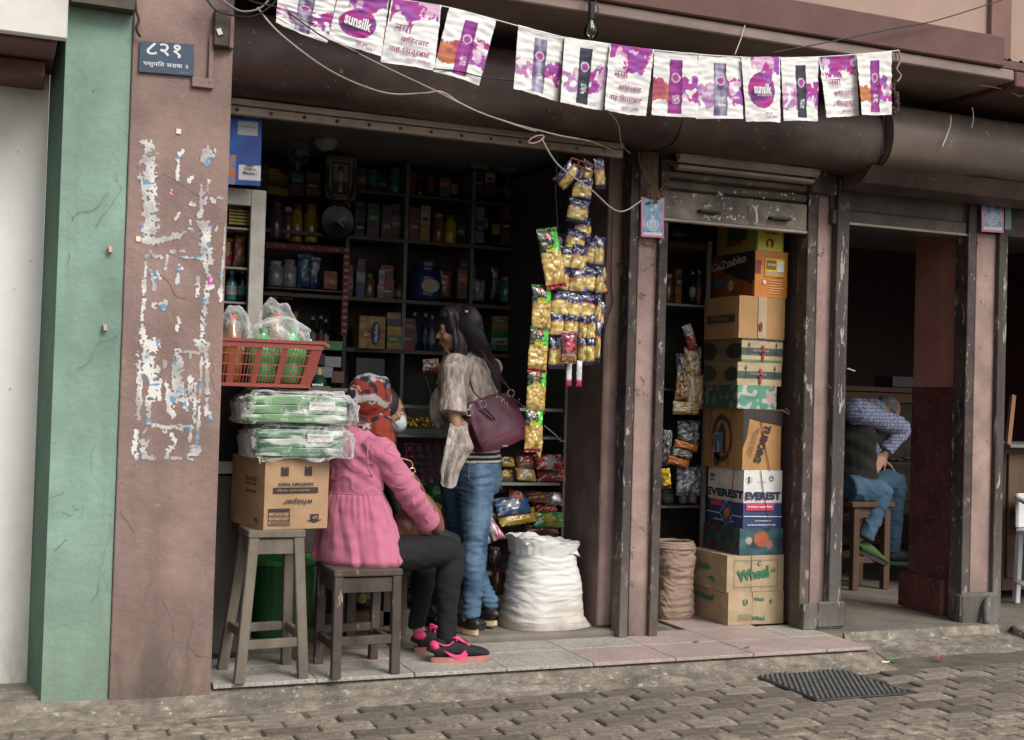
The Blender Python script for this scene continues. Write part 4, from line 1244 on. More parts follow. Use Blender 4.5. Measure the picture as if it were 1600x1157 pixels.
for lab, L_, C_, R_, yb_, yt_, key in rows:
    ym = (yb_ + yt_) / 2
    x0 = at(C_, ym, sy0).x; x1 = at(R_, ym, sy0).x
    yb2 = min(atx(L_, ym, x0).y, 6.12)
    z1 = at((C_ + R_) / 2, yt_, sy0).z
    mm = {'w1': M['card2'], 'w2': M['card2'], 'tom': None, 'ev': None, 'tu': mat('amber_cardboard', (.42, .225, .085), .8, .15, 5, .2, 60), 'fl': None, 'as1': None, 'as2': None, 'pl': mat('amber_cardboard2', (.40, .225, .095), .8, .1, 5, .2, 60), 'ga': None, 'ye': None}[key]
    zm0, zm1 = zprev, z1
    if mm is None: mm = M['vc']
    t = carton(lab, x0, x1, sy0, yb2, zprev + .0005, z1, mm, group='cartons stacked in the second doorway', tape=(.42, .31, .2) if key in ('w1', 'w2', 'pl') else None, seed=yb_)
    box = [c for c in t.children if c.name.startswith('box')][0]
    def cfn_(p, key=key, x0=x0, x1=x1, z0=zprev, z1=z1, yb2=yb2):
        u = (p.x - x0) / (x1 - x0); v = (p.z - z0) / (z1 - z0); s_ = (p.y - sy0) / (yb2 - sy0)
        front = p.y < sy0 + .01  # off the front several prints are darkened, shade put into their colours
        n = nz(p, 14, 3)
        if key == 'ev':
            return (.66, .64, .6) if v > .44 else (.035, .06, .15)
        if key == 'tom':
            c = lerp((.02, .045, .05), (.05, .11, .13), clamp(.5 + n))
            if front and (u - .5) ** 2 + ((v - .6) * .6) ** 2 < .03: c = (.35, .09, .04)
            if front and (u - .68) ** 2 * 1.2 + ((v - .4) * .55) ** 2 < .008: c = (.3, .12, .1)
            if front and (u - .22) ** 2 * 2 + ((v - .55) * .7) ** 2 < .01: c = (.35, .3, .24)
            if not front and n > .15: c = (.1, .02, .02)
            return c
        if key == 'fl':
            c = lerp((.07, .2, .13), (.10, .28, .2), clamp(.5 + n))
            if nz(p, 28, 7) > .22: c = (.45, .42, .36)
            if front and u > .66 and nz(p, 40, 2) > 0: c = (.42, .3, .28)
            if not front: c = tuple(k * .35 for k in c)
            return c
        if key in ('as1', 'as2'):
            c = (.42, .33, .19)
            if .3 < v < .62: c = (.06, .085, .08)
            if v < .12 and key == 'as2': c = (.12, .2, .1)
            if v > .9 and key == 'as2': c = (.04, .05, .05)
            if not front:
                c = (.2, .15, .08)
                if (s_ - .18) ** 2 + (v - .5) ** 2 * .35 < .035 + .03 * n or (s_ - .87) ** 2 + (v - .5) ** 2 * .35 < .045 + .03 * n: c = (.03, .035, .03)
            return c
        if key == 'ga':
            c = (.60, .2, .035)
            if front:
                if v > .92: c = (.62, .24, .05)
                if u < .2 and v > .5 and v < .78: c = (.22, .05, .04)
                return c
            if v > .35 + .5 * (s_ - .2): c = (.035, .02, .02)
            else: c = (.3, .07, .02)
            if s_ > .75: c = (.22, .05, .02)
            if (s_ - .52) ** 2 * 1.4 + (v - .27) ** 2 < .03: c = lerp((.3, .16, .05), (.1, .12, .03), clamp(.5 + 2 * n))
            return c
        if key == 'ye':
            c = (.55, .5, .07)
            if front and (u < .07 or u > .93): c = (.1, .25, .04)
            if front and .2 < u < .8 and v > .55: c = (.03, .14, .06)
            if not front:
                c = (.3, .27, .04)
                if .22 < s_ < .72 and v > .35: c = (.03, .1, .04)
            return c
        return (.4, .3, .2)
    if mm is M['vc']:
        # refine so the print stays crisp
        bm = bmesh.new(); bm.from_mesh(box.data); bmesh.ops.subdivide_edges(bm, edges=bm.edges[:], cuts=4, use_grid_fill=True); bm.to_mesh(box.data); bm.free()
        paint(box.data, cfn_, offset_of(box) if False else offset_of(t))
    CT[key] = (t, x0, x1, zprev, z1, yb2)
    zprev = z1
def ct(key, u, v, dy=-.006):
    t, x0, x1, z0, z1, yb2 = CT[key]
    return V((x0 + (x1 - x0) * u, sy0 + dy, z0 + (z1 - z0) * v))
def cl(key, s, v, dx=-.006):   # left face, s = 0 at the far end
    t, x0, x1, z0, z1, yb2 = CT[key]
    return V((x0 + dx, yb2 + (sy0 - yb2) * s, z0 + (z1 - z0) * v))
gi = flat((.03, .16, .085), .7)
def frame_(key, u0, v0, u1, v1, m, wd=.0018):
    t = CT[key][0]; b = MB()
    for a, c in (((u0, v0), (u1, v0)), ((u1, v0), (u1, v1)), ((u1, v1), (u0, v1)), ((u0, v1), (u0, v0))):
        b.bar(ct(key, *a), ct(key, *c), wd, .0008, 0, (0, -1, 0))
    b.build('printed_frame', m, t)
def patch(key, u0, v0, u1, v1, m, left=False, name='printed_patch', d=-.0055):
    t = CT[key][0]; f_ = cl if left else ct
    MB().poly([f_(key, u0, v0, d), f_(key, u1, v0, d), f_(key, u1, v1, d), f_(key, u0, v1, d)]).build(name, m, t, recalc=False)
r1 = V((1, 0, .13)).normalized(); u1_ = V((-.13, 0, 1)).normalized()
frame_('w2', .13, .15, .87, .87, gi)
text(CT['w2'][0], 'Wheel', ct('w2', .45, .5), r1, u1_, .06, gi, width=.19, bold=.04)
text(CT['w2'][0], 'ok', ct('w2', .80, .6), r1, u1_, .02, gi, bold=.02)
text(CT['w2'][0], 'C', ct('w2', .55, .78), RX, UP, .024, gi, bold=.05)
text(CT['w2'][0], 'Aktiv', cl('w2', .42, .6), LX, UP, .035, gi, width=.14, bold=.03)
text(CT['w1'][0], 'Wheel', cl('w1', .42, .72), LX, UP, .035, gi, width=.18, bold=.03)
b = MB(); b.poly([cl('w2', .5, .3), cl('w2', .75, .2), cl('w2', .65, .36)]); b.build('printed_leaf', gi, CT['w2'][0])
for u_, s_ in ((.3, 'U'), (.75, '↑')):
    text(CT['w1'][0], s_, ct('w1', u_, .7), RX, UP, .03, gi, bold=.04)
text(CT['w1'][0], 'Wheel', ct('w1', .53, .78), RX, UP, .018, gi, bold=.04)
text(CT['w1'][0], 'Wheel', ct('w1', .53, .2), RX, UP, .022, gi, bold=.04)
b = MB()
for k in range(4): b.box(ct('w1', .18, .16 + .05 * k) , ct('w1', .42, .165 + .05 * k) + V((0, .001, .002)))
b.build('printed_lines', flat((.25, .25, .16)), CT['w1'][0])
nv_ = flat((.02, .03, .07), .6); pk = flat((.55, .05, .12), .5); wh = flat((.7, .7, .68), .6)
ev = CT['ev'][0]
text(ev, 'EVEREST', ct('ev', .49, .56), RX, UP, .042, nv_, width=.215, bold=.05)
text(ev, 'EVEREST', cl('ev', .52, .57), LX, UP, .042, nv_, width=.36, bold=.05)
patch('ev', .07, .31, .78, .43, pk); patch('ev', .12, .33, .45, .43, pk, True)
text(ev, 'Premium Lager Beer', ct('ev', .42, .37, -.008), RX, UP, .012, wh, width=.15, bold=.03)
text(ev, 'Mt. Everest Brewery Pvt. Ltd.', ct('ev', .47, .06), RX, UP, .010, wh, width=.17, bold=.03)
text(ev, 'Mt. Everest Brewery Pvt. Ltd.', cl('ev', .5, .09), LX, UP, .012, wh, width=.19, bold=.03)
text(ev, 'www.mteverest.np', ct('ev', .5, .13), RX, UP, .007, wh, width=.1, bold=.02)
for f_, a_, b_ in ((ct, 0, 1), (cl, 0, 1)):
    MB().bar(f_('ev', .01, .21), f_('ev', .99, .2), .004, .001, 0, (0, -1, 0) if f_ is ct else (-1, 0, 0)).build('white_line', wh, ev)
text(ev, 'ISO 22000', ct('ev', .45, .8), RX, UP, .009, flat((.3, .3, .33)), width=.05)
text(ev, 'NS', ct('ev', .45, .73), RX, UP, .009, flat((.3, .3, .33)))
# recycling triangle and keep-upright emblem
b = MB(); c0 = ct('ev', .7, .86)
for k in range(3):
    a0 = math.radians(90 + 120 * k + 14); a1 = math.radians(90 + 120 * (k + 1) - 14)
    p0 = c0 + V((math.cos(a0), 0, math.sin(a0))) * .014; p1 = c0 + V((math.cos(a1), 0, math.sin(a1))) * .014
    b.bar(p0, p1, .0045, .0008, 0, (0, -1, 0))
b.build('recycling_mark', nv_, ev)
b = MB(); c0 = ct('ev', .13, .83)
b.bar(c0 - UP * .014, c0 + UP * .016, .007, .0008, 0, (0, -1, 0)); b.tube([c0 + V((math.cos(a), 0, math.sin(a))) * .017 for a in [k * .35 for k in range(19)]], .0009, 4); b.build('bottle_mark', nv_, ev)
patch('ev', .02, .48, .33, .96, flat((.6, .57, .52)), True)
text(ev, 'BEER', cl('ev', .17, .86, -.008), LX, UP, .016, nv_, bold=.03, width=.05)
text(ev, 'ONLY', cl('ev', .17, .78, -.008), LX, UP, .012, nv_, bold=.03, width=.045)
tu = CT['tu'][0]
rt = V((-.32, 0, -.95)).normalized(); ut = V((.95, 0, -.32)).normalized()
text(tu, 'TUBORG', ct('tu', .5, .44), rt, ut, .042, ink, width=.205, bold=.04)
for k in range(3): text(tu, ['BEER OF DENMARK', 'BREWED BY GORKHA', 'SINCE 1880'][k], ct('tu', .3 - .05 * k, .45), rt, ut, .008, ink, width=.16 - .02 * k)
MB().poly([ct('tu', 0, 1), ct('tu', 0, .35), ct('tu', .1, .55), ct('tu', .16, .85), ct('tu', .95, .74), ct('tu', 1, .74), ct('tu', 1, .99)][::-1]).build('black_print', flat((.035, .03, .028)), tu)
b = MB(); cc = cl('tu', .5, .5)
b.tube([cc + V((0, math.cos(a) * .105, math.sin(a) * .12)) for a in [k * .262 for k in range(25)]], (.001), 4, (1, 0, 0))
b = MB()
for k in range(24):
    a0 = k * 2 * math.pi / 24; a1 = (k + 1) * 2 * math.pi / 24
    o = V((0, math.cos(a0) * .10, math.sin(a0) * .125)); o2 = V((0, math.cos(a1) * .10, math.sin(a1) * .125))
    b.poly([cc + o, cc + o2, cc + o2 * .78, cc + o * .78])
b.poly([cl('tu', .4, .25), cl('tu', .6, .25), cl('tu', .6, .6), cl('tu', .53, .75), cl('tu', .47, .75), cl('tu', .4, .6)])
b.poly([cl('tu', .3, .03), cl('tu', .45, .03), cl('tu', .45, .3), cl('tu', .3, .3)])
b.build('bottle_ring_print', flat((.06, .04, .03)), tu, recalc=False)
# stuck pictures and red strings on the beer cartons
def stuck(label_name, key, s0, v0, sw, vh, rot, colf):
    t = CT[key][0]; c0 = cl(key, s0, v0, -.012)
    ca, sa = math.cos(rot), math.sin(rot)
    def fn(u, v):
        a = (u - .5) * sw; b_ = (v - .5) * vh
        return c0 + V((-.004 * nz((u * 3, v * 3, 1)), -(a * ca - b_ * sa), a * sa + b_ * ca))
    pgrid(label_name, fn, 14, 20, colf, M['vcgloss'], t)
def sc1(u, v):
    if u < .06 or u > .94 or v < .04 or v > .96: return (.5, .5, .5)
    return (.4, .45, .5) if abs(u - .55) < .08 and v < .6 else (.02, .12, .26)
stuck('stuck_picture', 'tu', .42, .42, .09, .10, .1, sc1)
def sc2(u, v):
    if u < .06 or u > .94 or v < .04 or v > .96: return (.5, .5, .5)
    if (u - .5) ** 2 + (v - .5) ** 2 * .5 < .05: return (.5, .16, .03)
    return (.02, .1, .25)
stuck('stuck_picture', 'ev', .6, .22, .1, .10, -.75, sc2)
rs = flat((.22, .03, .035), .7)
for key in ('ev', 'tu'):
    t = CT[key][0]
    MB().tube([ct(key, .42, 1), ct(key, .5, .6, -.008), ct(key, .7, 0, -.006)], .0022, 5, sub=4).build('string', rs, t)
    MB().tube([cl(key, .75, 1), cl(key, .72, .5, -.008), cl(key, .66, 0)], .0022, 5, sub=4).build('string', rs, t)
MB().tube([cl('tu', .22, 1), cl('tu', .18, .6, -.008), cl('tu', .24, 0)], .0022, 5, sub=4).build('string', rs, tu)
MB().tube([ct('tu', .95, 1.0), ct('tu', 1.02, .97, -.02), ct('tu', 1.12, .93, -.02), ct('tu', 1.15, .98, -.01), ct('tu', 1.08, 1.02, 0)], .003, 5, sub=4).build('string', flat((.45, .27, .22), .8), tu)
for key in ('as1', 'as2'):
    t = CT[key][0]
    text(t, 'ASTO', cl(key, .5, .5), LX, UP, .022, flat((.3, .09, .05)), width=.07, bold=.03)
    text(t, 'AAYO NOODLES', ct(key, .45, .5), RX, UP, .011, M['card2'], width=.1, bold=.02)
    text(t, '卍', ct(key, .52, .62), RX, UP, .001, rs) if False else None
    b = MB(); c0 = ct(key, .5, .4, -.008); b.box(c0 + V((-.006, 0, -.04)), c0 + V((.006, .001, .04))); b.box(c0 + V((-.016, 0, .0)), c0 + V((.016, .001, .009))); b.build('red_mark', flat((.3, .03, .04)), t)
    for u_ in (.18, .82):
        b = MB(); c0 = ct(key, u_, .6); b.bar(c0 - UP * .035, c0 + UP * .02, .002, .001, 0, (0, -1, 0)); b.poly([c0 + V((-.006, 0, .012)), c0 + V((.006, 0, .012)), c0 + V((0, 0, .036))]); b.build('printed_flame', flat((.03, .03, .03)), t)
pl = CT['pl'][0]
b = MB(); c0 = ct('pl', .46, .28)
b.tube([c0 + V((math.cos(a) * .009, 0, math.sin(a) * .022)) for a in [k * .35 for k in range(19)]], .003, 4); b.poly([c0 + V((-.004, 0, -.012)), c0 + V((.004, 0, -.012)), c0 + V((.003, 0, .012)), c0 + V((-.003, 0, .012))]); b.build('red_mark', flat((.28, .04, .02)), pl)
patch('pl', .12, .38, .92, .56, flat((.07, .05, .035)), True)
text(pl, 'NEPALI', cl('pl', .5, .47, -.008), LX, UP, .02, flat((.25, .14, .06)), width=.16, bold=.05)
ga = CT['ga'][0]
text(ga, 'GaZzabko', cl('ga', .42, .80), V((0, -1, .10)).normalized(), V((0, .1, 1)).normalized(), .045, flat((.55, .53, .48)), width=.34, bold=.02)
patch('ga', .30, .45, .88, .84, flat((.75, .5, .05)))
patch('ga', .33, .60, .62, .80, flat((.2, .12, .02)), d=-.007); patch('ga', .66, .55, .85, .8, flat((.7, .68, .62)), d=-.007); patch('ga', .33, .47, .85, .56, flat((.55, .3, .2)), d=-.007)
text(ga, 'WIN BIKE', ct('ga', .47, .7, -.009), RX, UP, .013, flat((.7, .6, .3)), width=.05, bold=.03)
b = MB().lathe([(.010, -.001), (.010, 0)], (0, 0, 0), 16)
for v in b.v: v.xyz = ct('ga', .28, .32) + V((v.x, v.z, v.y))
b.build('printed_dot', wh, ga)
for k in range(6):
    MB().box(ct('ga', .4, .36 - .055 * k), ct('ga', .88 - .05 * (k % 3), .372 - .055 * k) + V((0, .001, 0))).build('printed_line', flat((.72, .5, .3)), ga)
def egg(u, v):
    r = ((u - .5) ** 2 + (v - .5) ** 2) ** .5
    return (.5, .3, .03) if r < .26 else (.55, .53, .45)
c0 = cl('ga', .5, .28, -.010)
pgrid('egg_picture', lambda u, v: c0 + V((0, math.cos(u * 6.2832) * v * .022, math.sin(u * 6.2832) * v * .028)), 20, 6, lambda u, v: (.5, .3, .03) if v < .5 else (.6, .58, .5), M['vc'], ga)
patch('ga', .08, .3, .32, .48, flat((.06, .14, .22)), True, d=-.007)
ye = CT['ye'][0]
b = MB(); c0 = ct('ye', .47, .2)
b.tube([c0 + V((math.cos(a) * .018, 0, math.sin(a) * .022)) for a in [-.9 + k * .3 for k in range(17)]], .004, 5, (0, 1, 0)); b.build('horseshoe_mark', flat((.12, .02, .02)), ye)
patch('ye', .28, .46, .72, .58, flat((.35, .05, .02)), d=-.0075); patch('ye', .3, .22, .66, .4, flat((.25, .04, .02)), True, d=-.0075)
text(ye, 'घोडा छाप', ct('ye', .5, .52, -.009), RX, UP, .012, flat((.7, .5, .1)), width=.07, bold=.02)
# ================================================================ signs, bunting, cables
# enamel house number plate
hp_ = thing('house_number_plate', 'dark blue enamel house number plate with white Devanagari writing on the brown pillar', 'sign', at(258, 118, YP - .01))
a = at(217, 66, YP - .01); c = at(302, 118, YP - .01)
navy = mat('dark_blue_enamel', (.03, .055, .1), .45, .25, 14, .1, 40, chips=((.12, .08, .06), .7, 30))
def hpp(px, py): return at(px, py, YP - .014)
MB().poly([hpp(217, 112), hpp(303, 119), hpp(303, 70), hpp(219, 64)]).build('plate', navy, hp_)
b = MB(); q = [hpp(217, 112), hpp(303, 119), hpp(303, 70), hpp(219, 64)]; q2 = [p + V((0, .010, 0)) for p in q]
for i in range(4): b.quad(q[i], q[(i + 1) % 4], q2[(i + 1) % 4], q2[i])
b.build('plate_edge', flat((.05, .05, .06)), hp_)
wr = (hpp(303, 119) - hpp(217, 112)).normalized(); wu = V((0, 0, 1))
cream = flat((.62, .63, .6), .6)
text(hp_, '८२१', hpp(256, 79), wr, wu, .052, cream, width=.125, bold=.015)
text(hp_, 'पशुपित सडक ३', hpp(259, 102), wr, wu, .024, cream, width=.165, bold=.012)
text(hp_, '४४६०', hpp(288, 114), wr, wu, .005, flat((.3, .32, .34)), width=.03)
# metal meter box and L shaped conduit
mb_ = thing('meter_box', 'small black metal switch box with cables at the top right of the brown pillar', 'switch box', at(352, 45, YP))
MB().box((at(334, 60, YP - .04).x, YP - .045, at(340, 72, YP - .04).z), (at(358, 60, YP - .04).x, YP - .001, at(340, 15, YP - .04).z), 0, .004).build('box', M['rail'], mb_)
MB().box((at(358.5, 60, YP - .03).x, YP - .03, at(365, 76, YP - .03).z), (xR - .003, YP - .001, at(365, 22, YP - .03).z), 0, .003).build('side_plate', M['pillar'], mb_)
MB().obox(at(343, 50, YP - .05), V((.008, 0, .004)), V((0, .003, 0)), V((-.005, 0, .011))).build('torn_label', flat((.6, .58, .55)), mb_)
cd = MB()
MB_c = tag(cd.box((at(327, 80, YP - .02).x, YP - .02, at(330, 130, YP - .02).z), (at(334, 80, YP - .02).x, YP - .001, at(330, 55, YP - .02).z), 0, .002).box((at(300, 134, YP - .02).x, YP - .018, at(320, 137, YP - .02).z), (at(334, 134, YP - .02).x, YP - .001, at(320, 122, YP - .02).z), 0, .002).build('conduit', M['pillar'], None), 'painted L shaped conduit beside the blue number plate', 'conduit')
# blue advert card above the white framed cabinet
ad = thing('advert_card', 'blue printed advert card with white text panels hanging above the white framed cabinet', 'advert card', at(385, 290, 5.22))
def adp(px, py): return at(px, py, 5.22)
def adcol(u, v):
    if u > .3 and .08 < v < .30: return (.55, .55, .55)
    if .72 < v < .92 and .25 < u < .9: return (.35, .36, .36)
    if u < .22 and v < .42: return (.5, .16, .03) if nz((u * 9, v * 9, 1)) > -.1 else (.1, .2, .5)
    return lerp((.02, .04, .22), (.015, .1, .35), clamp(.4 + nz((u * 2, v * 3, 3))))
P0, P1, P2, P3 = adp(356, 288), adp(407, 291), adp(409, 184), adp(360, 180)
pgrid('card', lambda u, v: P0.lerp(P1, u).lerp(P3.lerp(P2, u), v), 30, 60, adcol, M['vc'], ad)
for k, s_ in enumerate(('Sabai', 'Zindagi ko', 'Mamata !')): text(ad, s_, adp(390, 259 + k * 6), RX, UP, .011, ink, width=[.03, .05, .055][k], bold=.03, lift=.006)
text(ad, 'New 90 g', adp(388, 199), RX, UP, .008, ink, width=.06, lift=.006)
# ---------------------------------------------------------------- printed bunting
YB = 4.58
FL = [  # TL, TR, BR, BL in photo points, type
    ((435, -18), (526, -6), (511, 68), (431, 35), 'silver'),
    ((528, -6), (609, -2), (594, 90), (514, 60), 'logo'),
    ((612, -2), (690, 8), (677, 112), (596, 96), 'words'),
    ((702, 12), (776, 31), (749, 134), (677, 112), 'magenta'),
    ((810, 39), (881, 58), (873, 158), (801, 140), 'silver'),
    ((882, 58), (952, 68), (943, 172), (873.5, 161), 'black'),
    ((952.5, 68), (1022, 78), (1009, 182), (944, 172), 'words'),
    ((1022.5, 78), (1090, 84), (1089, 185), (1020, 179), 'magenta'),
    ((1091, 85), (1157, 89), (1159, 187), (1090, 185), 'silver'),
    ((1158, 89), (1219, 89), (1219, 192), (1167, 190), 'logo'),
    ((1220, 91), (1279, 89), (1280, 189), (1223, 190), 'black'),
    ((1279.5, 89), (1338, 85), (1345, 180), (1289, 185), 'words'),
    ((1338.5, 85), (1393, 80), (1394, 179), (1345.5, 180), 'magenta')]
bt = thing('bunting', 'string of white and purple printed shampoo paper flags hanging across the shop fronts', 'bunting', at(900, 60, YB))
SPL = lambda u, v, s: nz((u * 3.2, v * 3.2, s)) + .5 * nz((u * 8, v * 8, s + 3)) + .3 * nz((u * 20, v * 20, s))
def flagcol(kind, s):
    def f(u, v):
        paper = lerp((.66, .65, .62), (.72, .71, .69), clamp(.5 + nz((u * 12, v * 30, s))))
        n = SPL(u, v, s)
        mag = lerp((.36, .035, .22), (.27, .07, .32), clamp(.5 + 1.6 * nz((u * 4, v * 5, s + 9))))
        if n > .32: mag = lerp(mag, (.7, .5, .62), .7)
        if kind in ('logo', 'words'):
            edge = .72 + .13 * (math.sin(u * 6 + 1) * .4 + n * 1.3)
            if kind == 'logo' and u < .25: edge = .99
            if v > edge and 0.02 < u < .97: return mag
            if kind == 'logo':
                r = ((u - .47) ** 2 + ((v - .48) * 1.28) ** 2) ** .5
                if r < .36: return lerp((.34, .03, .2), (.17, .05, .2), clamp(.5 + 1.5 * nz((u * 2, v * 6, 3))))
            return paper
        # bottle kinds: side splash
        lo = .22 + .1 * n; hi = (.52 if u < .5 else .62) + .12 * n
        side = lo < v < hi
        bx0_, bx1_ = (.36, .66)
        if kind != 'x' and bx0_ < u < bx1_ and .05 < v < .88:
            t = (u - bx0_) / (bx1_ - bx0_)
            gl = .65 + .5 * abs(math.sin(t * 3.1 + .4)) - .3 * (abs(t - .5) > .42)
            if kind == 'silver': c = lerp((.10, .07, .15), (.36, .33, .42), clamp(.45 + 1.4 * nz((t * 3, v * 5, s)))) 
            elif kind == 'magenta': c = lerp((.30, .04, .22), (.2, .03, .22), clamp(v))
            else: c = (.03, .035, .05)
            c = tuple(k * gl for k in c)
            rr = ((u - .51) ** 2 + ((v - .6) * 1.3) ** 2) ** .5
            if .07 < rr < .1: return (.55, .4, .52)
            if rr <= .07: return (.3, .05, .22)
            if .2 < v < .34 and abs(u - .52) < .07 and nz((u * 60, v * 60, s)) > 0: return (.6, .6, .62)
            return c
        if kind == 'magenta' and u < .36 and side: return lerp((.45, .17, .06), (.35, .06, .12), clamp(.5 + 2 * n))
        if side and nz((u * 9, v * 9, s + 2)) > -.25: return mag if u > .5 else lerp(mag, (.6, .5, .55), .3)
        return paper
    return f
magt = flat((.27, .03, .14), .7)
for k, (tl, tr, br, bl, kd) in enumerate(FL):
    ys = YB + .012 * math.sin(k * 1.9)
    A, B_, C_, D_ = at(*tl, ys), at(*tr, ys), at(*br, ys + .008), at(*bl, ys + .004)
    def ff(u, v, A=A, B_=B_, C_=C_, D_=D_, k=k):
        p = D_.lerp(C_, u).lerp(A.lerp(B_, u), v)
        return p + V((.002 * nz((v * 5, u * 3, k)), .014 * (1 - v) * math.sin(u * 3.5 + k) + .005 * nz((u * 4, v * 14, k)), .0015 * nz((u * 9, 0, k)) * (v < .05)))
    fg = pgrid('paper_flag', ff, 56, 78, flagcol(kd, k * 2.7), M['vcpaper'], bt)
    rgt = (C_ - D_).normalized(); upv = (A - D_).normalized()
    def fp(u, v): return ff(u, v) + V((0, -.004, 0))
    W_ = (C_ - D_).length
    if kd == 'logo':
        text(fg, 'sunsilk', fp(.47, .5), rgt, upv, .045, wh, width=W_ * .52, bold=.03, lift=.004)
        text(fg, 'CO-CREATIONS', fp(.5, .40), rgt, upv, .008, wh, width=W_ * .45, lift=.004)
        text(fg, 'hair on', fp(.60, .13), rgt, upv, .012, magt, width=W_ * .22, bold=.02, lift=.004)
        text(fg, 'your side !', fp(.68, .065), rgt, upv, .014, magt, width=W_ * .36, bold=.02, lift=.004)
    if kd == 'words':
        text(fg, 'नयाँ', fp(.32, .58), rgt, upv, .040, magt, width=W_ * .34, bold=.005, lift=.004)
        text(fg, 'बािहरबाट', fp(.56, .38), rgt, upv, .030, magt, width=W_ * .55, bold=.005, lift=.004)
        text(fg, 'वाह िभत्रबाट', fp(.48, .21), rgt, upv, .033, magt, width=W_ * .80, bold=.012, lift=.004)
        text(fg, 'पूर्ण पोिषत!', fp(.66, .085), rgt, upv, .017, magt, width=W_ * .48, lift=.004)
sp = [at(400, -26, YB), at(526, -6, YB), at(610, -2, YB), at(700, 11, YB), at(776, 31, YB), at(881, 58, YB), at(1022, 78, YB), at(1157, 89, YB), at(1279, 89, YB), at(1393, 80, YB), at(1404, 78, 4.66)]
MB().tube([p + V((0, .004, 0)) for p in sp], .0022, 6, sub=3).build('cord', wh, bt)
MB().tube([at(1404, 79, 4.645), at(1407, 95, 4.64), at(1401, 108, 4.64), at(1408, 118, 4.64), at(1402, 128, 4.64)], .005, 5, sub=3).build('knotted_end', flat((.25, .22, .18), .9), bt)
for (x_, y0_, y1_) in ((1399, 130, 178),):
    b = MB()
    for i in range(14):
        y = y0_ + i * 3.6
        b.ball(at(x_ + random.uniform(-4, 4), y, 4.66), random.uniform(.008, .015), 0, 7, 5)
    tag(b.build('dried_flower_string', flat((.07, .045, .035), .95), None), 'dried brown marigold string hanging below the knotted end of the bunting', 'garland')
# bulb hanging from the slab
bl = thing('light_bulb', 'unlit clear glass light bulb hanging upside down in a black socket from the canopy edge', 'light bulb', at(925, 30, 4.62))
ctop = at(924, 4, 4.62); cb = at(924, 62, 4.62)
MB().tube([at(930, -12, 4.63), at(918, -4, 4.62), at(921, 6, 4.62), ctop], .004, 6, sub=3).build('cable', M['wire_b'], bl)
MB().tube([ctop, at(924, 30, 4.62)], .014, 12).build('socket', M['black'], bl)
MB().tube([at(930, 2, 4.62), at(935, 14, 4.61), at(931, 28, 4.615)], .003, 6, sub=3).build('loose_wire', M['wire_b'], bl)
gm_ = glass('clear_bulb_glass', (.82, .85, .84), .35)
L0 = (at(924, 28, 4.62) - cb).length
MB().lathe([(.004, -L0), (.018, -L0 + .004), (.028, -L0 + .018), (.030, -L0 + .032), (.026, -L0 + .05), (.015, -L0 + .072), (.012, -.002)], at(924, 28, 4.62), 24).build('glass_bulb', gm_, bl, smooth=True)
MB().tube([at(924, 30, 4.62), at(924, 44, 4.62)], .004, 8).build('lamp_stem', wh, bl)
# cables
def cable(label, pts, r, m, sub=8, nm='cable'):
    o = MB().tube(pts, r, 6, sub=sub).build(nm, m, None, smooth=True)
    return tag(o, label, 'cable')
cable('white double cable sagging from the pillar top down to the first post', [at(402, 12, 4.80), at(440, 55, 4.80), at(518, 112, 4.84), at(600, 145, 4.88), at(660, 146, 4.9), at(690, 144, 4.9), at(720, 162, 4.94), at(760, 180, 4.96), at(810, 196, 5.0), at(845, 205, 5.02), at(878, 213, 5.05), at(925, 222, 5.1), at(968, 240, 5.18)], .0038, M['wire_w'])
cable('thin pale wire running from behind the second flag to the pink paper loop', [at(530, 68, 4.80), at(600, 104, 4.84), at(680, 142, 4.88), at(740, 172, 4.94), at(800, 194, 4.99), at(838, 206, 5.0)], .0028, M['wire_w'])
cable('pale wire hanging from the pink loop before the snacks up to the blue print', [at(846, 216, 5.0), at(862, 245, 5.0), at(880, 265, 5.02), at(925, 298, 5.05), at(955, 325, 5.1), at(976, 330, 5.15), at(1003, 313, 5.28)], .0036, M['wire_w'])
cable('black cable behind the first flags coming down from the pillar top', [at(368, -8, 4.7), at(402, 5, 4.62), at(440, 14, 4.6), at(478, 40, 4.56), at(512, 62, 4.56), at(560, 84, 4.62)], .0034, M['wire_b'])
cable('thin black wire below the fourth flag running to the fifth flag', [at(677, 108, 4.565), at(720, 112, 4.565), at(750, 120, 4.565), at(801, 126, 4.6)], .0028, M['wire_b'])
cable('black wire rising to the upper right over the red brown fascia', [at(1205, 83, 4.60), at(1300, 65, 4.60), at(1395, 45, 4.60), at(1460, 33, 4.6), at(1560, 2, 4.6), at(1600, -14, 4.6)], .0032, M['wire_b'])
cable('black service cable looping over the switch box at the pillar top', [at(315, -14, 4.78), at(335, 14, 4.78), at(362, 24, 4.78), at(395, 26, 4.78), at(425, 8, 4.78), at(440, -14, 4.78)], .004, M['wire_b'])
cable('grey cable curving under the black service cable at the pillar top', [at(322, -20, 4.76), at(352, 4, 4.76), at(378, 18, 4.76), at(408, 12, 4.76), at(430, -14, 4.76)], .004, flat((.2, .2, .2)))
cable('short black cable bundle hanging beside the green house corner', [at(211, 0, 4.83), at(213, 18, 4.83), at(217, 32, 4.83), at(213, 45, 4.83), at(219, 58, 4.84)], .005, M['wire_b'])
cable('thin wire pair hanging from the canopy edge above the ninth flag', [at(1164, 40, 4.645), at(1158, 60, 4.63), at(1148, 86, 4.6)], .0022, M['wire_w'])
cable('white broken wire end hanging down the right housing, longer one', [at(1486, 181, 4.90), at(1484, 200, 4.9), at(1472, 230, 4.9)], .0026, wh)
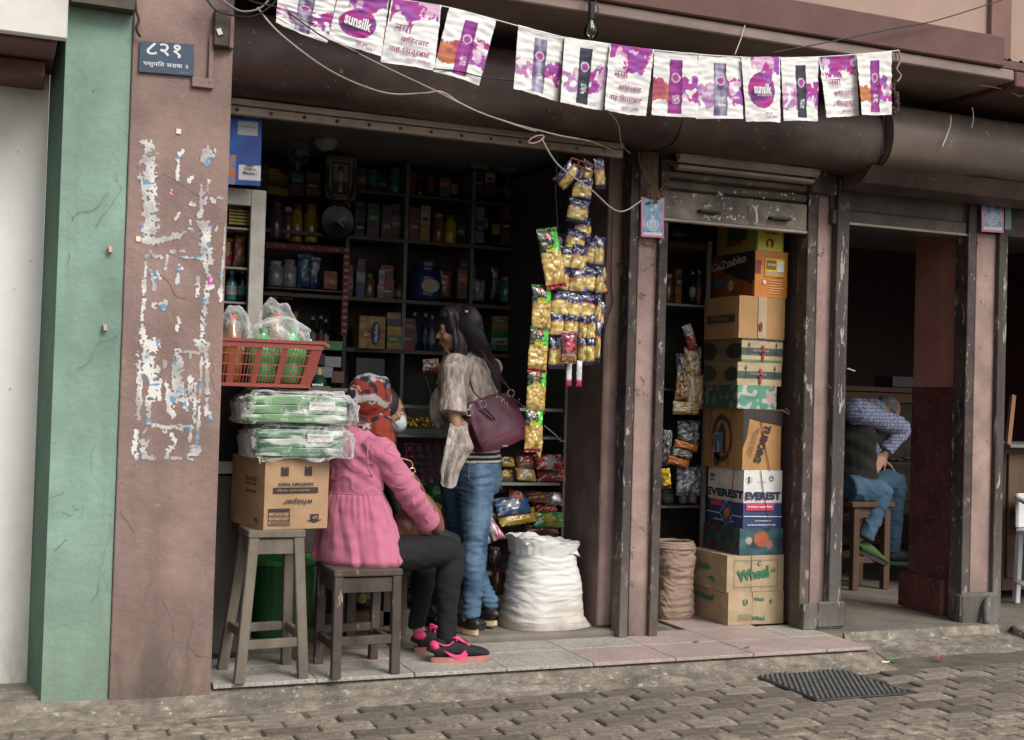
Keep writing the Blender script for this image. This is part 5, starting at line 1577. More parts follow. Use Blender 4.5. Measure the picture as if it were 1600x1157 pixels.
cable('white broken wire end hanging down the right housing, shorter one', [at(1519, 168, 4.9), at(1521, 185, 4.9), at(1518, 200, 4.9)], .0026, wh)
cable('thin wire dropping from the seventh flag to the first post', [at(952, 176, 4.62), at(966, 195, 4.8), at(971, 225, 5.1), at(985, 240, 5.2)], .0022, M['wire_w'])
cable('wire crossing the canopy underside at the far right', [at(1530, 133, 4.75), at(1570, 140, 4.75), at(1592, 150, 4.75), at(1602, 148, 4.75)], .003, M['wire_w'])
cable('wire running down the edge of the first pink partition', [at(957, 330, 5.44), at(955, 440, 5.45), at(957, 470, 5.44), at(950, 495, 5.44), at(944, 520, 5.44)], .003, M['wire_b'])
cable('white cable curling on the right wall of the shop above the shelf', [at(850, 665, 5.9), at(868, 680, 5.9), at(878, 690, 5.9), at(890, 686, 5.88)], .003, M['wire_w'])
# loop of pink paper
tag(MB().tube([at(838 + 12 * math.cos(a), 218 + 5 * math.sin(a) - 4 * math.cos(a), 5.0) for a in [k * .4 for k in range(17)]], .003, 5).build('paper_loop', flat((.6, .4, .45)), None), 'small pink and white paper loop hooked on the sagging wire', 'paper loop')
# deity prints on the posts, made as plain patterned prints
def print_card(label, px0, px1, py0, py1, Y, s):
    t = thing('religious_print', label, 'picture', at((px0 + px1) / 2, py1, Y), 0, 'small blue prints with pink borders on the posts')
    A, B_, C_, D_ = at(px0, py0, Y), at(px1, py0 + 2, Y), at(px1 - 1, py1 + 2, Y), at(px0, py1, Y)
    def c(u, v):
        if u < .07 or u > .93 or v < .05 or v > .95: return (.5, .09, .25)
        if v < .12: return (.6, .55, .58)
        r = ((u - .5) ** 2 + ((v - .33) * 1.5) ** 2) ** .5
        if r < .26 and math.sin(r * 60) > .3 and v < .42: return (.55, .55, .58)
        if r < .07: return (.5, .1, .08)
        if abs(u - .5) < .1 + .04 * math.sin(v * 20) and .35 < v < .75: return (.35, .5, .62) if nz((u * 20, v * 20, s)) > -.1 else (.1, .18, .35)
        if abs(u - .6) < .06 and v > .7: return (.6, .62, .65)
        if (u < .25 or u > .78) and .25 < v < .55 and nz((u * 14, v * 14, s)) > 0: return (.5, .2, .4)
        return lerp((.03, .14, .34), (.10, .3, .45), clamp(.5 + 1.5 * nz((u * 6, v * 6, s))))
    pgrid('print', lambda u, v: D_.lerp(C_, u).lerp(A.lerp(B_, u), v) + V((0, .002 * nz((u * 3, v * 3, s)), 0)), 44, 70, c, M['vcgloss'], t)
    MB().poly([p + V((0, .004, 0)) for p in (A, B_, C_, D_)]).build('backing', wh, t)
    return t
print_card('blue print with pink border stuck on the first post under dry garland', 1002, 1038, 308, 370, 5.325, 1.2)
print_card('blue print with pink border stuck on the rightmost post', 1534, 1569, 294, 362, 5.30, 6.2)
tag(MB().poly([at(1571, 322, 5.312), at(1580, 322, 5.312), at(1580, 359, 5.312), at(1570, 359, 5.312)]).build('small_card', flat((.2, .32, .3)), None), 'small greenish card stuck just right of the rightmost print', 'card')
b = MB()
for i in range(60):
    p = at(1021 + random.gauss(0, 6), 300 + random.gauss(0, 6), 5.31)
    b.ball(p, random.uniform(.004, .010), 0, 6, 4)
tag(b.build('dried_offering', flat((.2, .13, .075), .95), None), 'clump of dried brown grass above the print on the first post', 'offering', kind='stuff')
tag(MB().tube([at(1014 + 10 * math.cos(a), 378 + 6 * math.sin(a), 5.366) for a in [k * .45 for k in range(8)]], .004, 5).build('orange_smear', flat((.4, .13, .07), .9), bld), kind='stuff')
text(bld, '५४० / २७४', at(1014, 418, 5.364), V((.8, 0, .6)), V((-.6, 0, .8)), .012, ink, name='handwriting', width=.07)
# hooks and catches on the pink post
for px, py, y in ((1296, 606, 5.35), (960, 615, 5.44), (1297, 922, 5.34), (1004, 461, 5.36)):
    p = at(px, py, y)
    MB().tube([p + V((-.012, -.01, .01)), p, p + V((.012, -.012, -.004))], .004, 6).build('hook', M['metal'], bld)
MB().obox(at(1298, 918, 5.33), V((.010, 0, 0)), V((0, .012, 0)), V((0, 0, .025))).build('shutter_catch', M['rail2'], bld)
tag(MB().obox(at(1330, 578, 5.30), V((.024, 0, -.006)), V((0, .002, 0)), V((.002, 0, .003))).build('knife_latch', M['bar'], None), 'small pale latch sticking out of the grey rail of the third doorway', 'latch')

# ================================================================ hanging snack strips
def chipcol(s, var=0):
    def f(u, v):
        if v < .09: return (.32, .015, .025)
        if v > .93: return (.03, .1, .02)
        if v > .60:
            if u > .62 + .25 * (v - .6) * 2 * (1 if var else .6) - .1: return (.08, .45, .04)
            if (u - .40) ** 2 * 1.0 + ((v - .88) * 1.7) ** 2 < .012: return (.45, .07, .05)
            return (.02, .035, .02)
        return lerp((.36, .22, .05), (.60, .42, .13), clamp(.5 + 1.8 * nz((u * 5, v * 6, s))))
    return f
gs = thing('snack_strip', 'long hanging strip of green and gold potato cracker packets with red bands', 'snack strip', at(840, 712, 5.06))
gp = [((862, 404), 37, 86, -.22), ((846, 482), 33, 66, -.03), ((841, 547), 33, 64, .05), ((838, 611), 33, 64, .02), ((834, 672), 31, 62, .0), ((838, 700), 22, 26, .2)]
for i, ((cx, cy), w_, h_, ro) in enumerate(gp[:5]):
    c = at(cx, cy, 5.06 + .01 * (i % 2)); k = 5.06 * 1.22 / FOC
    upv = V((math.sin(ro), 0, math.cos(ro))); rt_ = V((math.cos(ro), .25, -math.sin(ro)))
    pk_ = packet('snack_packet', gs, c, rt_, upv, w_ * k * 1.0, h_ * k, .045, chipcol(i * 3.1, i % 2), seed=i * 1.3, n=(26, 44))
    text(pk_, 'POTATO', c + upv * (h_ * k * .19) - rt_.normalized() * .017 + V((0, -.018, 0)), rt_, upv, .009, flat((.5, .42, .03)), width=.03, bold=.05, lift=.008)
    text(pk_, 'CRACKER', c + upv * (h_ * k * .13) - rt_.normalized() * .015 + V((0, -.018, 0)), rt_, upv, .014, flat((.6, .5, .03)), width=.045, bold=.06, lift=.008)
MB().poly([at(838, 700, 5.07) + V((-.03, 0, .02)), at(838, 700, 5.07) + V((.02, 0, -.045)), at(838, 700, 5.07) + V((.032, 0, .03))]).build('torn_packet_end', M['vcgloss'] if False else flat((.4, .3, .12), .4), gs)
def bluecol(s):
    def f(u, v):
        if v < .12 or v > .90: return (.03, .025, .08)
        if v > .62: return (.02, .02, .065) if nz((u * 30, v * 30, s)) < .32 else (.4, .4, .45)
        if v > .56 and nz((u * 9, v * 9, s)) > .0: return (.35, .02, .04)
        if u > .8 and v < .3: return (.12, .1, .4)
        return lerp((.34, .23, .05), (.68, .52, .17), clamp(.5 + 1.8 * nz((u * 5, v * 6, s))))
    return f
def marcol(u, v):
    if (u - .5) ** 2 + ((v - .6)) ** 2 < .05: return (.45, .03, .06)
    if v < .3: return (.45, .3, .12) if nz((u * 12, v * 12, 1)) > 0 else (.2, .08, .03)
    return (.14, .015, .035)
def whcol(u, v):
    if v < .22: return (.45, .03, .08)
    return (.55, .55, .56)
bs_ = thing('snack_strip', 'cluster of short hanging strips of blue and gold snack sachets by the first partition', 'snack strip', at(900, 600, 5.12))
blues = [(886, 275, 34, 24, -.9), (917, 268, 20, 30, .3), (937, 272, 17, 44, -.1), (910, 296, 26, 34, .1), (903, 330, 30, 34, .12), (911, 358, 26, 32, -.05), (899, 378, 26, 34, .2), (888, 405, 26, 34, .1), (905, 405, 24, 40, .1), (921, 395, 24, 40, .3), (936, 395, 16, 46, .05), (878, 436, 34, 40, .15), (903, 440, 24, 38, 0), (921, 438, 28, 40, .15), (936, 440, 12, 44, 0),
         (877, 476, 32, 40, .05), (897, 480, 22, 38, 0), (919, 480, 32, 42, .05), (934, 484, 10, 44, 0), (872, 508, 26, 38, 0), (893, 508, 22, 36, 0), (912, 512, 15, 42, 0), (924, 512, 15, 42, 0), (864, 552, 13, 44, .03), (876, 552, 13, 44, 0), (911, 548, 15, 42, 0), (923, 548, 16, 42, 0), (934, 535, 8, 60, 0)]
for i, (cx, cy, w_, h_, ro) in enumerate(blues):
    Yk = 5.10 + .014 * ((i * 7) % 4)
    c = at(cx, cy, Yk); k = 5.2 * 1.22 / FOC
    packet('snack_sachet', bs_, c, V((math.cos(ro), .15 * ((i % 3) - 1), -math.sin(ro))), V((math.sin(ro), 0, math.cos(ro))), w_ * k * 1.06, h_ * k, .036, bluecol(i * 2.1), seed=i * .9, n=(12, 18))
rq = random.Random(8)
for i in range(26):
    cy = rq.uniform(385, 540); cx = rq.uniform(870, 935); ro = rq.uniform(-.25, .25)
    packet('snack_sachet', bs_, at(cx, cy, 5.17 + rq.uniform(0, .05)), V((math.cos(ro), rq.uniform(-.3, .3), -math.sin(ro))), V((math.sin(ro), 0, math.cos(ro))), 24 * k, 42 * k, .035, bluecol(i * 1.3 + 50) if i % 3 else chipcol(i), seed=i * 1.9, n=(10, 14))
packet('snack_sachet', bs_, at(889, 543, 5.075), RX, UP, 24 * k, 44 * k, .03, marcol, seed=3, n=(14, 20))
for px in (889, 905): packet('snack_sachet', bs_, at(px, 584, 5.11), RX, UP, 9 * k, 36 * k, .014, whcol, seed=px, n=(6, 14))
b = MB()
for a_, c_ in (((893, 247), (939, 262)), ((893, 247), (885, 275)), ((939, 262), (931, 285)), ((885, 272), (914, 282)), ((905, 250), (900, 278)), ((916, 253), (912, 280)), ((895, 256), (928, 270))):
    b.bar(at(*a_, 5.12), at(*c_, 5.12), .006, .003, 0, (0, 1, 0))
b.build('hanger_clip', flat((.2, .05, .03), .5), bs_)
MB().tube([at(912, 236, 5.17), at(912, 262, 5.12)], .002, 5).build('hanging_cord', M['wire_b'], bs_)
MB().tube([at(871, 240, 5.17), at(868, 300, 5.1), at(872, 362, 5.07)], .0012, 5).build('hanging_cord', M['wire_b'], gs)
# ================================================================ people
skin = mat('warm_brown_skin', (.36, .19, .115), .55, .1, 10, .12, 120, spec=.4)
skin2 = mat('tan_skin', (.4, .22, .14), .55, .1, 10, .12, 120)
hairm = mat('black_hair', (.022, .018, .018), .6, .5, 40, .6, 120, stretch=(1, 1, .08), bstretch=(1, 1, .05), spec=.6)
JN = lambda *p: [at(*q) for q in p]


def hand(mb, wrist, dirv, nrm, scale=1.0, curl=.5, thumb=1):
    """palm, four unequal bent fingers and a thumb, appended to mb"""
    d = V(dirv).normalized(); n = V(nrm); n = (n - d * n.dot(d)).normalized(); s = d.cross(n).normalized()
    W_ = V(wrist); k = scale
    pc = W_ + d * .045 * k
    mb.tube([W_ - d * .01, W_ + d * .02 * k, W_ + d * .05 * k, W_ + d * .085 * k], [(.024 * k, .017 * k), (.031 * k, .015 * k), (.039 * k, .014 * k), (.036 * k, .011 * k)], 12, n, sub=2)
    for i, (off, L) in enumerate(((-.027, .066), (-.009, .075), (.009, .070), (.026, .054))):
        p = W_ + d * .082 * k + s * off * k
        dd = d.copy(); pts = [p - d * .02 * k]; 
        for j, f in enumerate((.45, .32, .23)):
            pts.append(p); p = p + dd * (L * f * k)
            ang = curl * (.5 + .35 * j)
            dd = (dd * math.cos(ang) - n * math.sin(ang)).normalized()
        pts.append(p)
        mb.tube(pts, [.0092 * k, .0092 * k, .0086 * k, .0078 * k, .0062 * k], 8, sub=1)
    p = W_ + d * .025 * k - s * thumb * .028 * k
    dt = (d * .75 - s * thumb * .62 - n * .25 * (1 + curl)).normalized(); pts = [p - dt * .01, p, p + dt * .035 * k]
    dt2 = (dt + d * .3 - n * .3 * curl).normalized(); pts.append(pts[-1] + dt2 * .03 * k)
    mb.tube(pts, [.011 * k, .0115 * k, .0095 * k, .007 * k], 8)


def head(mb, c, f, up, k=1.0, jaw=1.0):
    """skull with brow, nose, lips, chin and ears; c is the middle of the skull, f where the face points"""
    f = V(f).normalized(); up = V(up); up = (up - f * up.dot(f)).normalized(); s = f.cross(up).normalized()
    rot = Matrix((s, f, up)).transposed()
    c = V(c)
    B = lambda o, r: mb.ball(c + s * o[0] * k + f * o[1] * k + up * o[2] * k, (r[0] * k, r[1] * k, r[2] * k), 0, 20, 14, rot)
    B((0, -.012, .022), (.073, .092, .082)); B((0, .022, -.03), (.058, .062, .074 * jaw)); B((0, .056, -.083), (.026, .024, .02))
    B((0, .074, .022), (.045, .016, .018))
    mb.tube([c + f * .08 * k + up * .012 * k, c + f * .096 * k - up * .012 * k, c + f * .106 * k - up * .032 * k], [(.007 * k, .008 * k), (.010 * k, .012 * k), (.015 * k, .011 * k)], 10)
    B((0, .085, -.055), (.022, .010, .0065)); B((0, .083, -.068), (.019, .010, .0065))
    for q in (-1, 1):
        B((q * .034, .056, -.03), (.024, .024, .024)); B((q * .028, .070, .002), (.015, .010, .009))
        B((q * .073, -.008, -.008), (.010, .018, .031))


def eyes(parent, c, f, up, k=1.0):
    f = V(f).normalized(); up = V(up); up = (up - f * up.dot(f)).normalized(); s = f.cross(up).normalized(); c = V(c)
    for q in (-1, 1):
        p = c + s * q * .029 * k + f * .0735 * k + up * .000 * k
        MB().ball(p, .0080 * k, 0, 12, 8).build('eye', wh, parent, smooth=True)
        MB().ball(p + f * .0055 * k, .0048 * k, 0, 10, 8).build('iris', M['black'], parent, smooth=True)
        MB().tube([p + s * -.018 + up * .017 + f * .003, p + up * .022 + f * .006, p + s * .018 + up * .017 + f * .003], [.002, .0035, .002], 6, sub=3).build('eyebrow', hairm, parent)


def shoe(parent, heel, dirv, L, mu, ms, width=1.0, collar=1, name='shoe', tilt=0):
    d = V(dirv).normalized(); up = V((0, 0, 1)); s = d.cross(up).normalized()
    if tilt: d = (d * math.cos(tilt) - up * math.sin(tilt)).normalized(); up = s.cross(d).normalized()
    H = V(heel); k = L / .27
    b = MB()
    xs = [0.0, .006, .03, .065, .10, .14, .18, .22, .25, .268]; hh = [.05, .066, .078, .080, .078, .066, .052, .043, .032, .016]; ww = [.018, .028, .034, .035, .037, .041, .046, .045, .036, .016]
    pts = [H + d * x * k + up * (.018 + h / 2) * k for x, h in zip(xs, hh)]
    b.tube(pts, [(w_ * k * width, h / 2 * k) for w_, h in zip(ww, hh)], 20, up, sub=3)
    if collar:
        b.tube([H + d * .045 * k + up * .07 * k, H + d * .05 * k + up * .1 * k], [(.032 * k, .038 * k), (.030 * k, .036 * k)], 14, d)
    sh_ = fuse(b, name, mu, parent, .005, 2)
    n = 40; out = []
    for i in range(n):
        a = 2 * math.pi * i / n; t = (1 - math.cos(a)) / 2
        wv = .032 + .016 * math.sin(t * 2.6) - .006 * (abs(t - .5) < .2)
        out.append(H + d * (-.004 + .278 * t) * k + s * (math.copysign(abs(math.sin(a)) ** .7, math.sin(a)) * wv * k * width))
    b = MB(); m_ = len(out)
    rise = [up * (.012 * k * max(0, ((p - H).dot(d) / k - .2) / .07) ** 2) for p in out]
    for z in (0, .012, .024): b.v += [p + up * z * k + r * (1 if z else .8) for p, r in zip(out, rise)]
    for L_ in range(2):
        for i in range(m_): b.f.append((L_ * m_ + i, L_ * m_ + (i + 1) % m_, (L_ + 1) * m_ + (i + 1) % m_, (L_ + 1) * m_ + i)); b.m.append(L_ if isinstance(ms, list) else 0)
    b.f.append(tuple(range(m_))[::-1]); b.m.append(0); b.f.append(tuple(2 * m_ + i for i in range(m_))); b.m.append(0)
    b.build('sole', ms, sh_, smooth=False)
    return sh_

def wrinkle(amp, s=1.0, st=(1, 1, 2.2), o=0):
    def f(p, n): return amp * (nz((p.x * 14 * s * st[0], p.y * 14 * s * st[1], p.z * 14 * s * st[2]), 1, o) + .5 * nz((p.x * 34 * s, p.y * 34 * s, p.z * 50 * s), 1, o + 5))
    return f

# ---------------------------------------------------------------- seated woman in pink
d1 = V((.8, .6, 0)); r1_ = V((.6, -.8, 0))
wm = thing('person', 'person sitting on the low stool in a pink blouse, red patterned headscarf and black trousers', 'person', (at(562, 890, 5.06).x, 5.06, SEATZ))
hipR, hipL = at(583, 866, 5.02), at(560, 858, 5.18)
knR, anR = at(702, 862, 5.10), at(697, 1000, 5.05)
knL, anL = at(668, 862, 5.34), at(652, 978, 5.28)
chest = at(556, 715, 5.08); waist = at(554, 772, 5.07); pel = at(562, 852, 5.08); nk = at(577, 676, 5.10); hd = at(577, 628, 5.12)
shR, shL = at(592, 703, 4.97), at(524, 698, 5.20)
elR, wrR = at(640, 772, 4.99), at(668, 816, 5.07)
elL = shL + V((.07, .05, -.25)); wrL = elL + V((.12, .02, -.03))
b = MB()
b.tube([pel, waist, chest, nk - V((0, 0, .03))], [(.15, .11), (.11, .085), (.135, .09), (.06, .055)], 16, d1, sub=3)
b.tube([nk - V((0, 0, .05)), nk + V((0, 0, .06)), hd], [.05, .045, .045], 12)
for a_, e_, w_ in ((shR, elR, wrR), (shL, elL, wrL)):
    b.tube([chest.lerp(a_, .6) + V((0, 0, .02)), a_, a_.lerp(e_, .5), e_, e_.lerp(w_, .5), w_], [.05, .045, .04, .034, .031, .022], 12, sub=2)
hand(b, wrR, (at(692, 838, 5.2) - wrR), V((-.3, .5, 1)), .95, .5); hand(b, wrL, V((.3, .8, -.2)), V((0, 0, 1)), .95, .4, -1)
for h_, k_, a_ in ((hipR, knR, anR), (hipL, knL, anL)):
    b.tube([h_, h_.lerp(k_, .5), k_, k_.lerp(a_, .3), k_.lerp(a_, .7), a_, a_ + V((.03, 0, -.06))], [.078, .07, .052, .048, .036, .03, .03], 14, sub=2)
head(b, hd, d1, V((0, 0, 1)), 1.0)
body = fuse(b, 'body', skin, wm, .008, 3)
eyes(body, hd, d1, V((0, 0, 1)))
# trousers
b = MB()
b.ball(pel - V((0, 0, .01)), (.12, .115, .06), 0, 20, 12)
b.tube([hipR - V((.02, 0, 0)), hipR, hipR.lerp(knR, .5), knR, knR + V((.012, 0, -.05)), knR.lerp(anR, .35), knR.lerp(anR, .7), anR + V((0, 0, .02)), anR], [(.075, .06), (.08, .07), .077, .064, .062, .058, .045, .040, .042], 18, sub=3)
b.tube([hipL - V((.02, 0, 0)), hipL, hipL.lerp(knL, .5), knL, knL + V((.012, 0, -.05)), knL.lerp(anL, .35), knL.lerp(anL, .7), anL + V((0, 0, .02)), anL], [.085, .088, .077, .064, .062, .058, .045, .040, .042], 18, sub=3)
fuse(b, 'trousers', mat('washed_black_denim', (.011, .011, .012), .85, .35, 9, .3, 160, dirt=((.028, .028, .03), .5), spec=.2), wm, .006, 4, lambda p, n: .0035 * nz((p.x * 22, p.y * 22, p.z * 40)) * (1.6 if p.z < .18 else 1))
# blouse: bodice with shoulder seams, gathered skirt below the seam
pinkm = mat('pink_cotton', (.47, .145, .225), .9, .14, 5, .3, 240, spec=.15, sheen=.2)
b = MB()
b.tube([nk + V((0, 0, -.012)), nk + V((-.005, 0, -.03)), at(562, 698, 5.085), chest, at(555, 745, 5.07), waist], [(.062, .055), (.115, .075), (.150, .095), (.146, .10), (.132, .098), (.128, .098)], 22, d1, sub=3)
b.ball(shR - V((0, 0, .012)), (.062, .06, .055)); b.ball(shL - V((0, 0, .012)), (.062, .06, .055))
b.tube([chest.lerp(shR, .5), shR, shR.lerp(elR, .5), elR, elR.lerp(wrR, .55), elR.lerp(wrR, .95)], [.064, .058, .055, .052, .048, .050], 18, sub=3)
b.tube([shL, shL.lerp(elL, .5), elL, elL.lerp(wrL, .6)], [.06, .058, .054, .052], 14, sub=2)
def bfold(p, n):
    k = .003 * nz((p.x * 16, p.y * 16, p.z * 26), 1, 2) + .0012 * nz((p.x * 50, p.y * 50, p.z * 60))
    w_ = nz((p.x * 13 + p.z * 9, p.y * 13, p.z * 17 - p.x * 6), 1, 7); k += .007 * max(0, 1 - abs(w_) * 7) * (.3 + abs(nz(p, 6, 1)) * 2)
    # diagonal pull from the armpit and creases at the elbow
    q = (p - elR).length
    if q < .14: k += .006 * math.sin((p.z * 1.0 - p.x * .6) * 95) * (1 - q / .14)
    q = (p - (shR - V((.05, 0, .05)))).length
    if q < .13: k += .005 * math.sin((p.z * .9 + p.x * .7) * 110) * (1 - q / .13)
    return k
blouse = fuse(b, 'blouse', pinkm, wm, .0055, 3, bfold)
b = MB()
cw = elR.lerp(wrR, .97); dr = (wrR - elR).normalized()
b.tube([cw - dr * .03, cw - dr * .005, cw + dr * .012], [(.052, .052), (.058, .058), (.054, .054)], 26, cap=False)
b.build('cuff', pinkm, blouse, smooth=True)
b = MB(); nU, nV = 220, 46
def skf(u, v):
    a = u * 2 * math.pi; ca, sa = math.cos(a), math.sin(a)
    z = waist.z + .006 - (waist.z - (SEATZ - .012)) * v
    wv = .128 + .075 * v ** .8; dv = .098 + .065 * v ** .7
    fr = math.sin(a * 9 + 5 * nz((ca * 1.7, sa * 1.7, v * 1.0 + 3)) + .5 * math.sin(a * 4)); fold = (.017 * v ** .6 * fr * abs(fr) ** .4 + .004 * math.sin(a * 34 + 3 * v) * (1 - v) ** 2) * (.6 + 1.1 * nz((ca * 2.2, sa * 2.2, 5))) + .005 * nz((a * 3, v * 7, 1))
    c = waist.lerp(pel, v) + V((.006 * v, 0, 0))
    c.z = z
    # swell where the blouse gathers on the lap
    sw = .03 * math.exp(-((v - .82) / .2) ** 2) * max(0, math.cos(a - 2.2)) 
    p = c + r1_ * (ca * (wv + fold + sw)) + d1 * (sa * (dv + fold + sw))
    p.z += .012 * nz((a * 3, 0, 2)) * (v > .5) * v; tuck = max(0, v - .93) / .07
    p -= (V((p.x - c.x, p.y - c.y, 0))) * .10 * tuck
    if sa > .45: p.z += .10 * v * (sa - .45)     # lifted by the thighs in front
    return p
b.grid(skf, nU, nV)
o_ = b.build('blouse_skirt', pinkm, blouse, smooth=True)
so = o_.modifiers.new('thick', 'SOLIDIFY'); so.thickness = .003
b = MB(); ring = [skf(k / 80, .0) + V((0, 0, .001)) for k in range(81)]
b.tube(ring, .0035, 6); b.build('waist_seam', pinkm, blouse, smooth=True)
b = MB(); b.tube([shR + V((-.055, -.02, .05)), shR + V((-.062, -.05, .0)), shR + V((-.058, -.05, -.07)), shR + V((-.03, -.02, -.11))], .0028, 6, sub=4); b.build('shoulder_seam', pinkm, blouse, smooth=True)
# headscarf
b = MB()
b.ball(hd + V((0, 0, .014)), (.094, .104, .108), 0, 24, 16); b.ball(hd + V((-.066, -.03, .012)) , (.050, .05, .05), 0, 16, 12)
b.ball(hd + V((.055, -.02, .06)), (.03, .045, .05)); b.ball(hd + V((-.02, 0, .07)), (.055, .06, .05))
b.tube([hd + V((.01, 0, -.02)), hd + V((.016, -.02, -.08)), nk + V((.03, -.03, .015)), nk + V((.045, -.05, -.035)), shR + V((.005, .0, .03))], [(.075, .08), (.07, .07), (.062, .06), (.055, .045), (.042, .03)], 16, sub=3)
b.tube([hd + V((-.05, 0, -.01)), hd + V((-.035, -.01, -.08)), nk + V((-.03, -.02, -.002)), nk + V((-.06, -.03, -.03))], [(.05, .05), (.06, .06), (.075, .06), (.06, .04)], 16, sub=3)
b.tube([nk + V((-.09, .0, -.03)), nk + V((-.03, -.055, -.03)), nk + V((.03, -.075, -.04)), nk + V((.08, -.05, -.05))], [(.03, .02), (.034, .024), (.03, .022), (.02, .015)], 12, V((0, 0, 1)), sub=3)
red_, whs, blk = (.20, .032, .022), (.30, .28, .27), (.024, .02, .028)
def scol(p):
    q = p - hd; n = nz(p, 13, 4); n2 = nz(p, 30, 9); a = q.z + .035 * n + .25 * q.x
    if a > .085: c = whs if n2 > .08 else ((.10, .09, .12) if n2 > -.2 else blk)
    elif a > .03: c = red_ if n2 > -.28 else blk
    elif a > -.005: c = whs if n2 > -.15 else (.15, .05, .04)
    elif a > -.055: c = red_ if n > -.15 else (blk if n2 > -.1 else whs)
    elif a > -.075: c = blk if n2 > -.1 else red_
    else: c = (.21, .035, .022)
    if q.x < -.075 or (q.z < -.09 and q.x < -.015): c = blk if n2 > .1 else (whs if n2 > -.08 else (.12, .03, .03))
    if q.x > .075 and q.z > -.02: c = whs if n2 > .1 else (.1, .09, .13)
    return c
fuse(b, 'headscarf', M['vccloth'], wm, .0048, 2, lambda p, n: .0045 * math.sin((p.x * 1.4 + p.y * .4) * 70 + 4 * nz((p.x * 6, p.y * 6, p.z * 8))) * (1 if p.z < hd.z - .03 else .35) + .003 * nz((p.x * 20, p.y * 20, p.z * 10)), scol)
# trainers
blkm = mat('black_mesh_fabric', (.012, .012, .013), .8, .3, 40, .3, 250)
hot = flat((.78, .06, .2), .6); solm = flat((.42, .17, .15), .7)
ht = atz(672, 1036, ZT); tt = atz(765, 1032, ZT)
hs_ = V((ht.x + .006, 5.045, ZT)); dsh = V((.96, -.03, 0))
s1 = shoe(wm, hs_, dsh, .262, blkm, solm)
sd_y = hs_.y - .047
def shp(px, py, dy=0): return at(px, py, sd_y + dy)
# coloured swoosh mark laid on the side
sw = [(692, 1016), (704, 1021), (713, 1024), (720, 1023), (726, 1017), (730, 1017), (731, 1022), (729, 1028), (722, 1031), (713, 1029), (703, 1025)]
b = MB(); b.poly([shp(x, y, .0025 if x > 700 else .008) for x, y in sw]); b2 = MB(); o_ = b.build('side_mark', hot, s1)
def lace(par, H, d, up=V((0, 0, 1))):
    b = MB(); s = d.cross(up).normalized(); rnd = random.Random(4)
    for i in range(5):
        x = .085 + i * .02; z = .088 - i * .007
        b.tube([H + d * x + s * -.022 + up * (z - .004), H + d * (x + .01) + up * (z + .012), H + d * x + s * .022 + up * (z - .004)], .0045, 6, sub=2)
    for q in (-1, 1):
        p = H + d * .08 + up * .098
        b.tube([p, p + s * q * .03 + d * .02 + up * .008, p + s * q * .022 + d * .06 - up * .012], .0045, 6, sub=3)
        b.tube([p, p + s * q * .012 + d * .04 + up * .004, p + s * q * .02 + d * .09 - up * .03], .004, 6, sub=3)
        b.tube([p - d * .006 + up * .012 * q, p + s * q * .02 - d * .0 + up * .018, p + d * .02 + up * .006], .004, 6, sub=3)
    b.build('laces', hot, par)
lace(s1, hs_, dsh)
MB().ball(hs_ + dsh * .012 + V((0, -.004, .072)), (.022, .034, .021), 0, 14, 10).build('heel_tab', hot, s1, smooth=True)
MB().tube([hs_ + dsh * x + V((0, -.034, z)) for x, z in ((.02, .088), (.045, .076), (.07, .078), (.09, .092))], .003, 6, sub=3).build('collar_piping', hot, s1)
hs2 = V((atz(629, 1008, ZT).x + .005, 5.27, ZT)); dsh2 = V((.97, -.02, 0))
s2s = shoe(wm, hs2, dsh2, .25, blkm, solm)
lace(s2s, hs2, dsh2)
MB().ball(hs2 + dsh2 * .02 + V((0, -.008, .075)), (.03, .034, .022), 0, 14, 10).build('heel_tab', hot, s2s, smooth=True)
# her brown leather bag
brn = mat('brown_leather', (.155, .06, .035), .45, .2, 6, .3, 60, spec=.6)
bg_ = thing('shoulder_bag', 'slouchy brown leather shoulder bag on the lap of the seated person', 'bag', at(650, 835, 5.18))
b = MB()
b.tube([at(640, 742, 5.14), at(646, 768, 5.14), at(650, 800, 5.13), at(645, 825, 5.12), at(640, 836, 5.12)], [(.022, .02), (.05, .035), (.075, .05), (.100, .06), (.085, .045)], 20, V((0, 1, 0)), sub=4)
b.tube([at(656, 775, 5.10), at(670, 798, 5.09), at(681, 818, 5.08), at(689, 832, 5.08)], [(.03, .03), (.045, .04), (.04, .035), (.022, .02)], 16, V((0, 1, 0)), sub=3)
b.tube([at(600, 832, 5.12), at(640, 828, 5.1), at(672, 832, 5.12)], [(.03, .012), (.045, .025), (.035, .015)], 14, V((0, 1, 0)), sub=3)
fuse(b, 'leather_body', brn, bg_, .006, 3, lambda p, n: .004 * nz((p.x * 20, p.y * 20, p.z * 14)))
MB().tube([at(596, 700, 5.08), at(618, 714, 5.08), at(632, 718, 5.09), at(642, 722, 5.1), at(644, 731, 5.1)], [(.004, .012)] * 5, 8, V((0, 1, 0)), sub=3).build('strap', mat('light_brown_strap', (.42, .2, .13), .5, .15, 8, .1, 50), bg_, smooth=True)
rg_ = at(644, 736, 5.09)
gold = mat('pale_gold_metal', (.75, .6, .4), .25, .1, 10, .05, 50, metal=1)
MB().tube([rg_ + V((math.cos(a), 0, math.sin(a))) * .0125 for a in [k * .35 for k in range(19)]], .0028, 8).build('ring', gold, bg_, smooth=True)
MB().tube([at(650, 745, 5.09), at(660, 765, 5.085), at(672, 790, 5.09)], [(.003, .007)] * 3, 8, V((0, 1, 0)), sub=3).build('tassel_strap', flat((.35, .13, .09), .5), bg_)
MB().tube([at(645, 818, 5.055), at(645, 832, 5.055)], .0018, 5).build('stitching', flat((.06, .02, .015)), bg_)

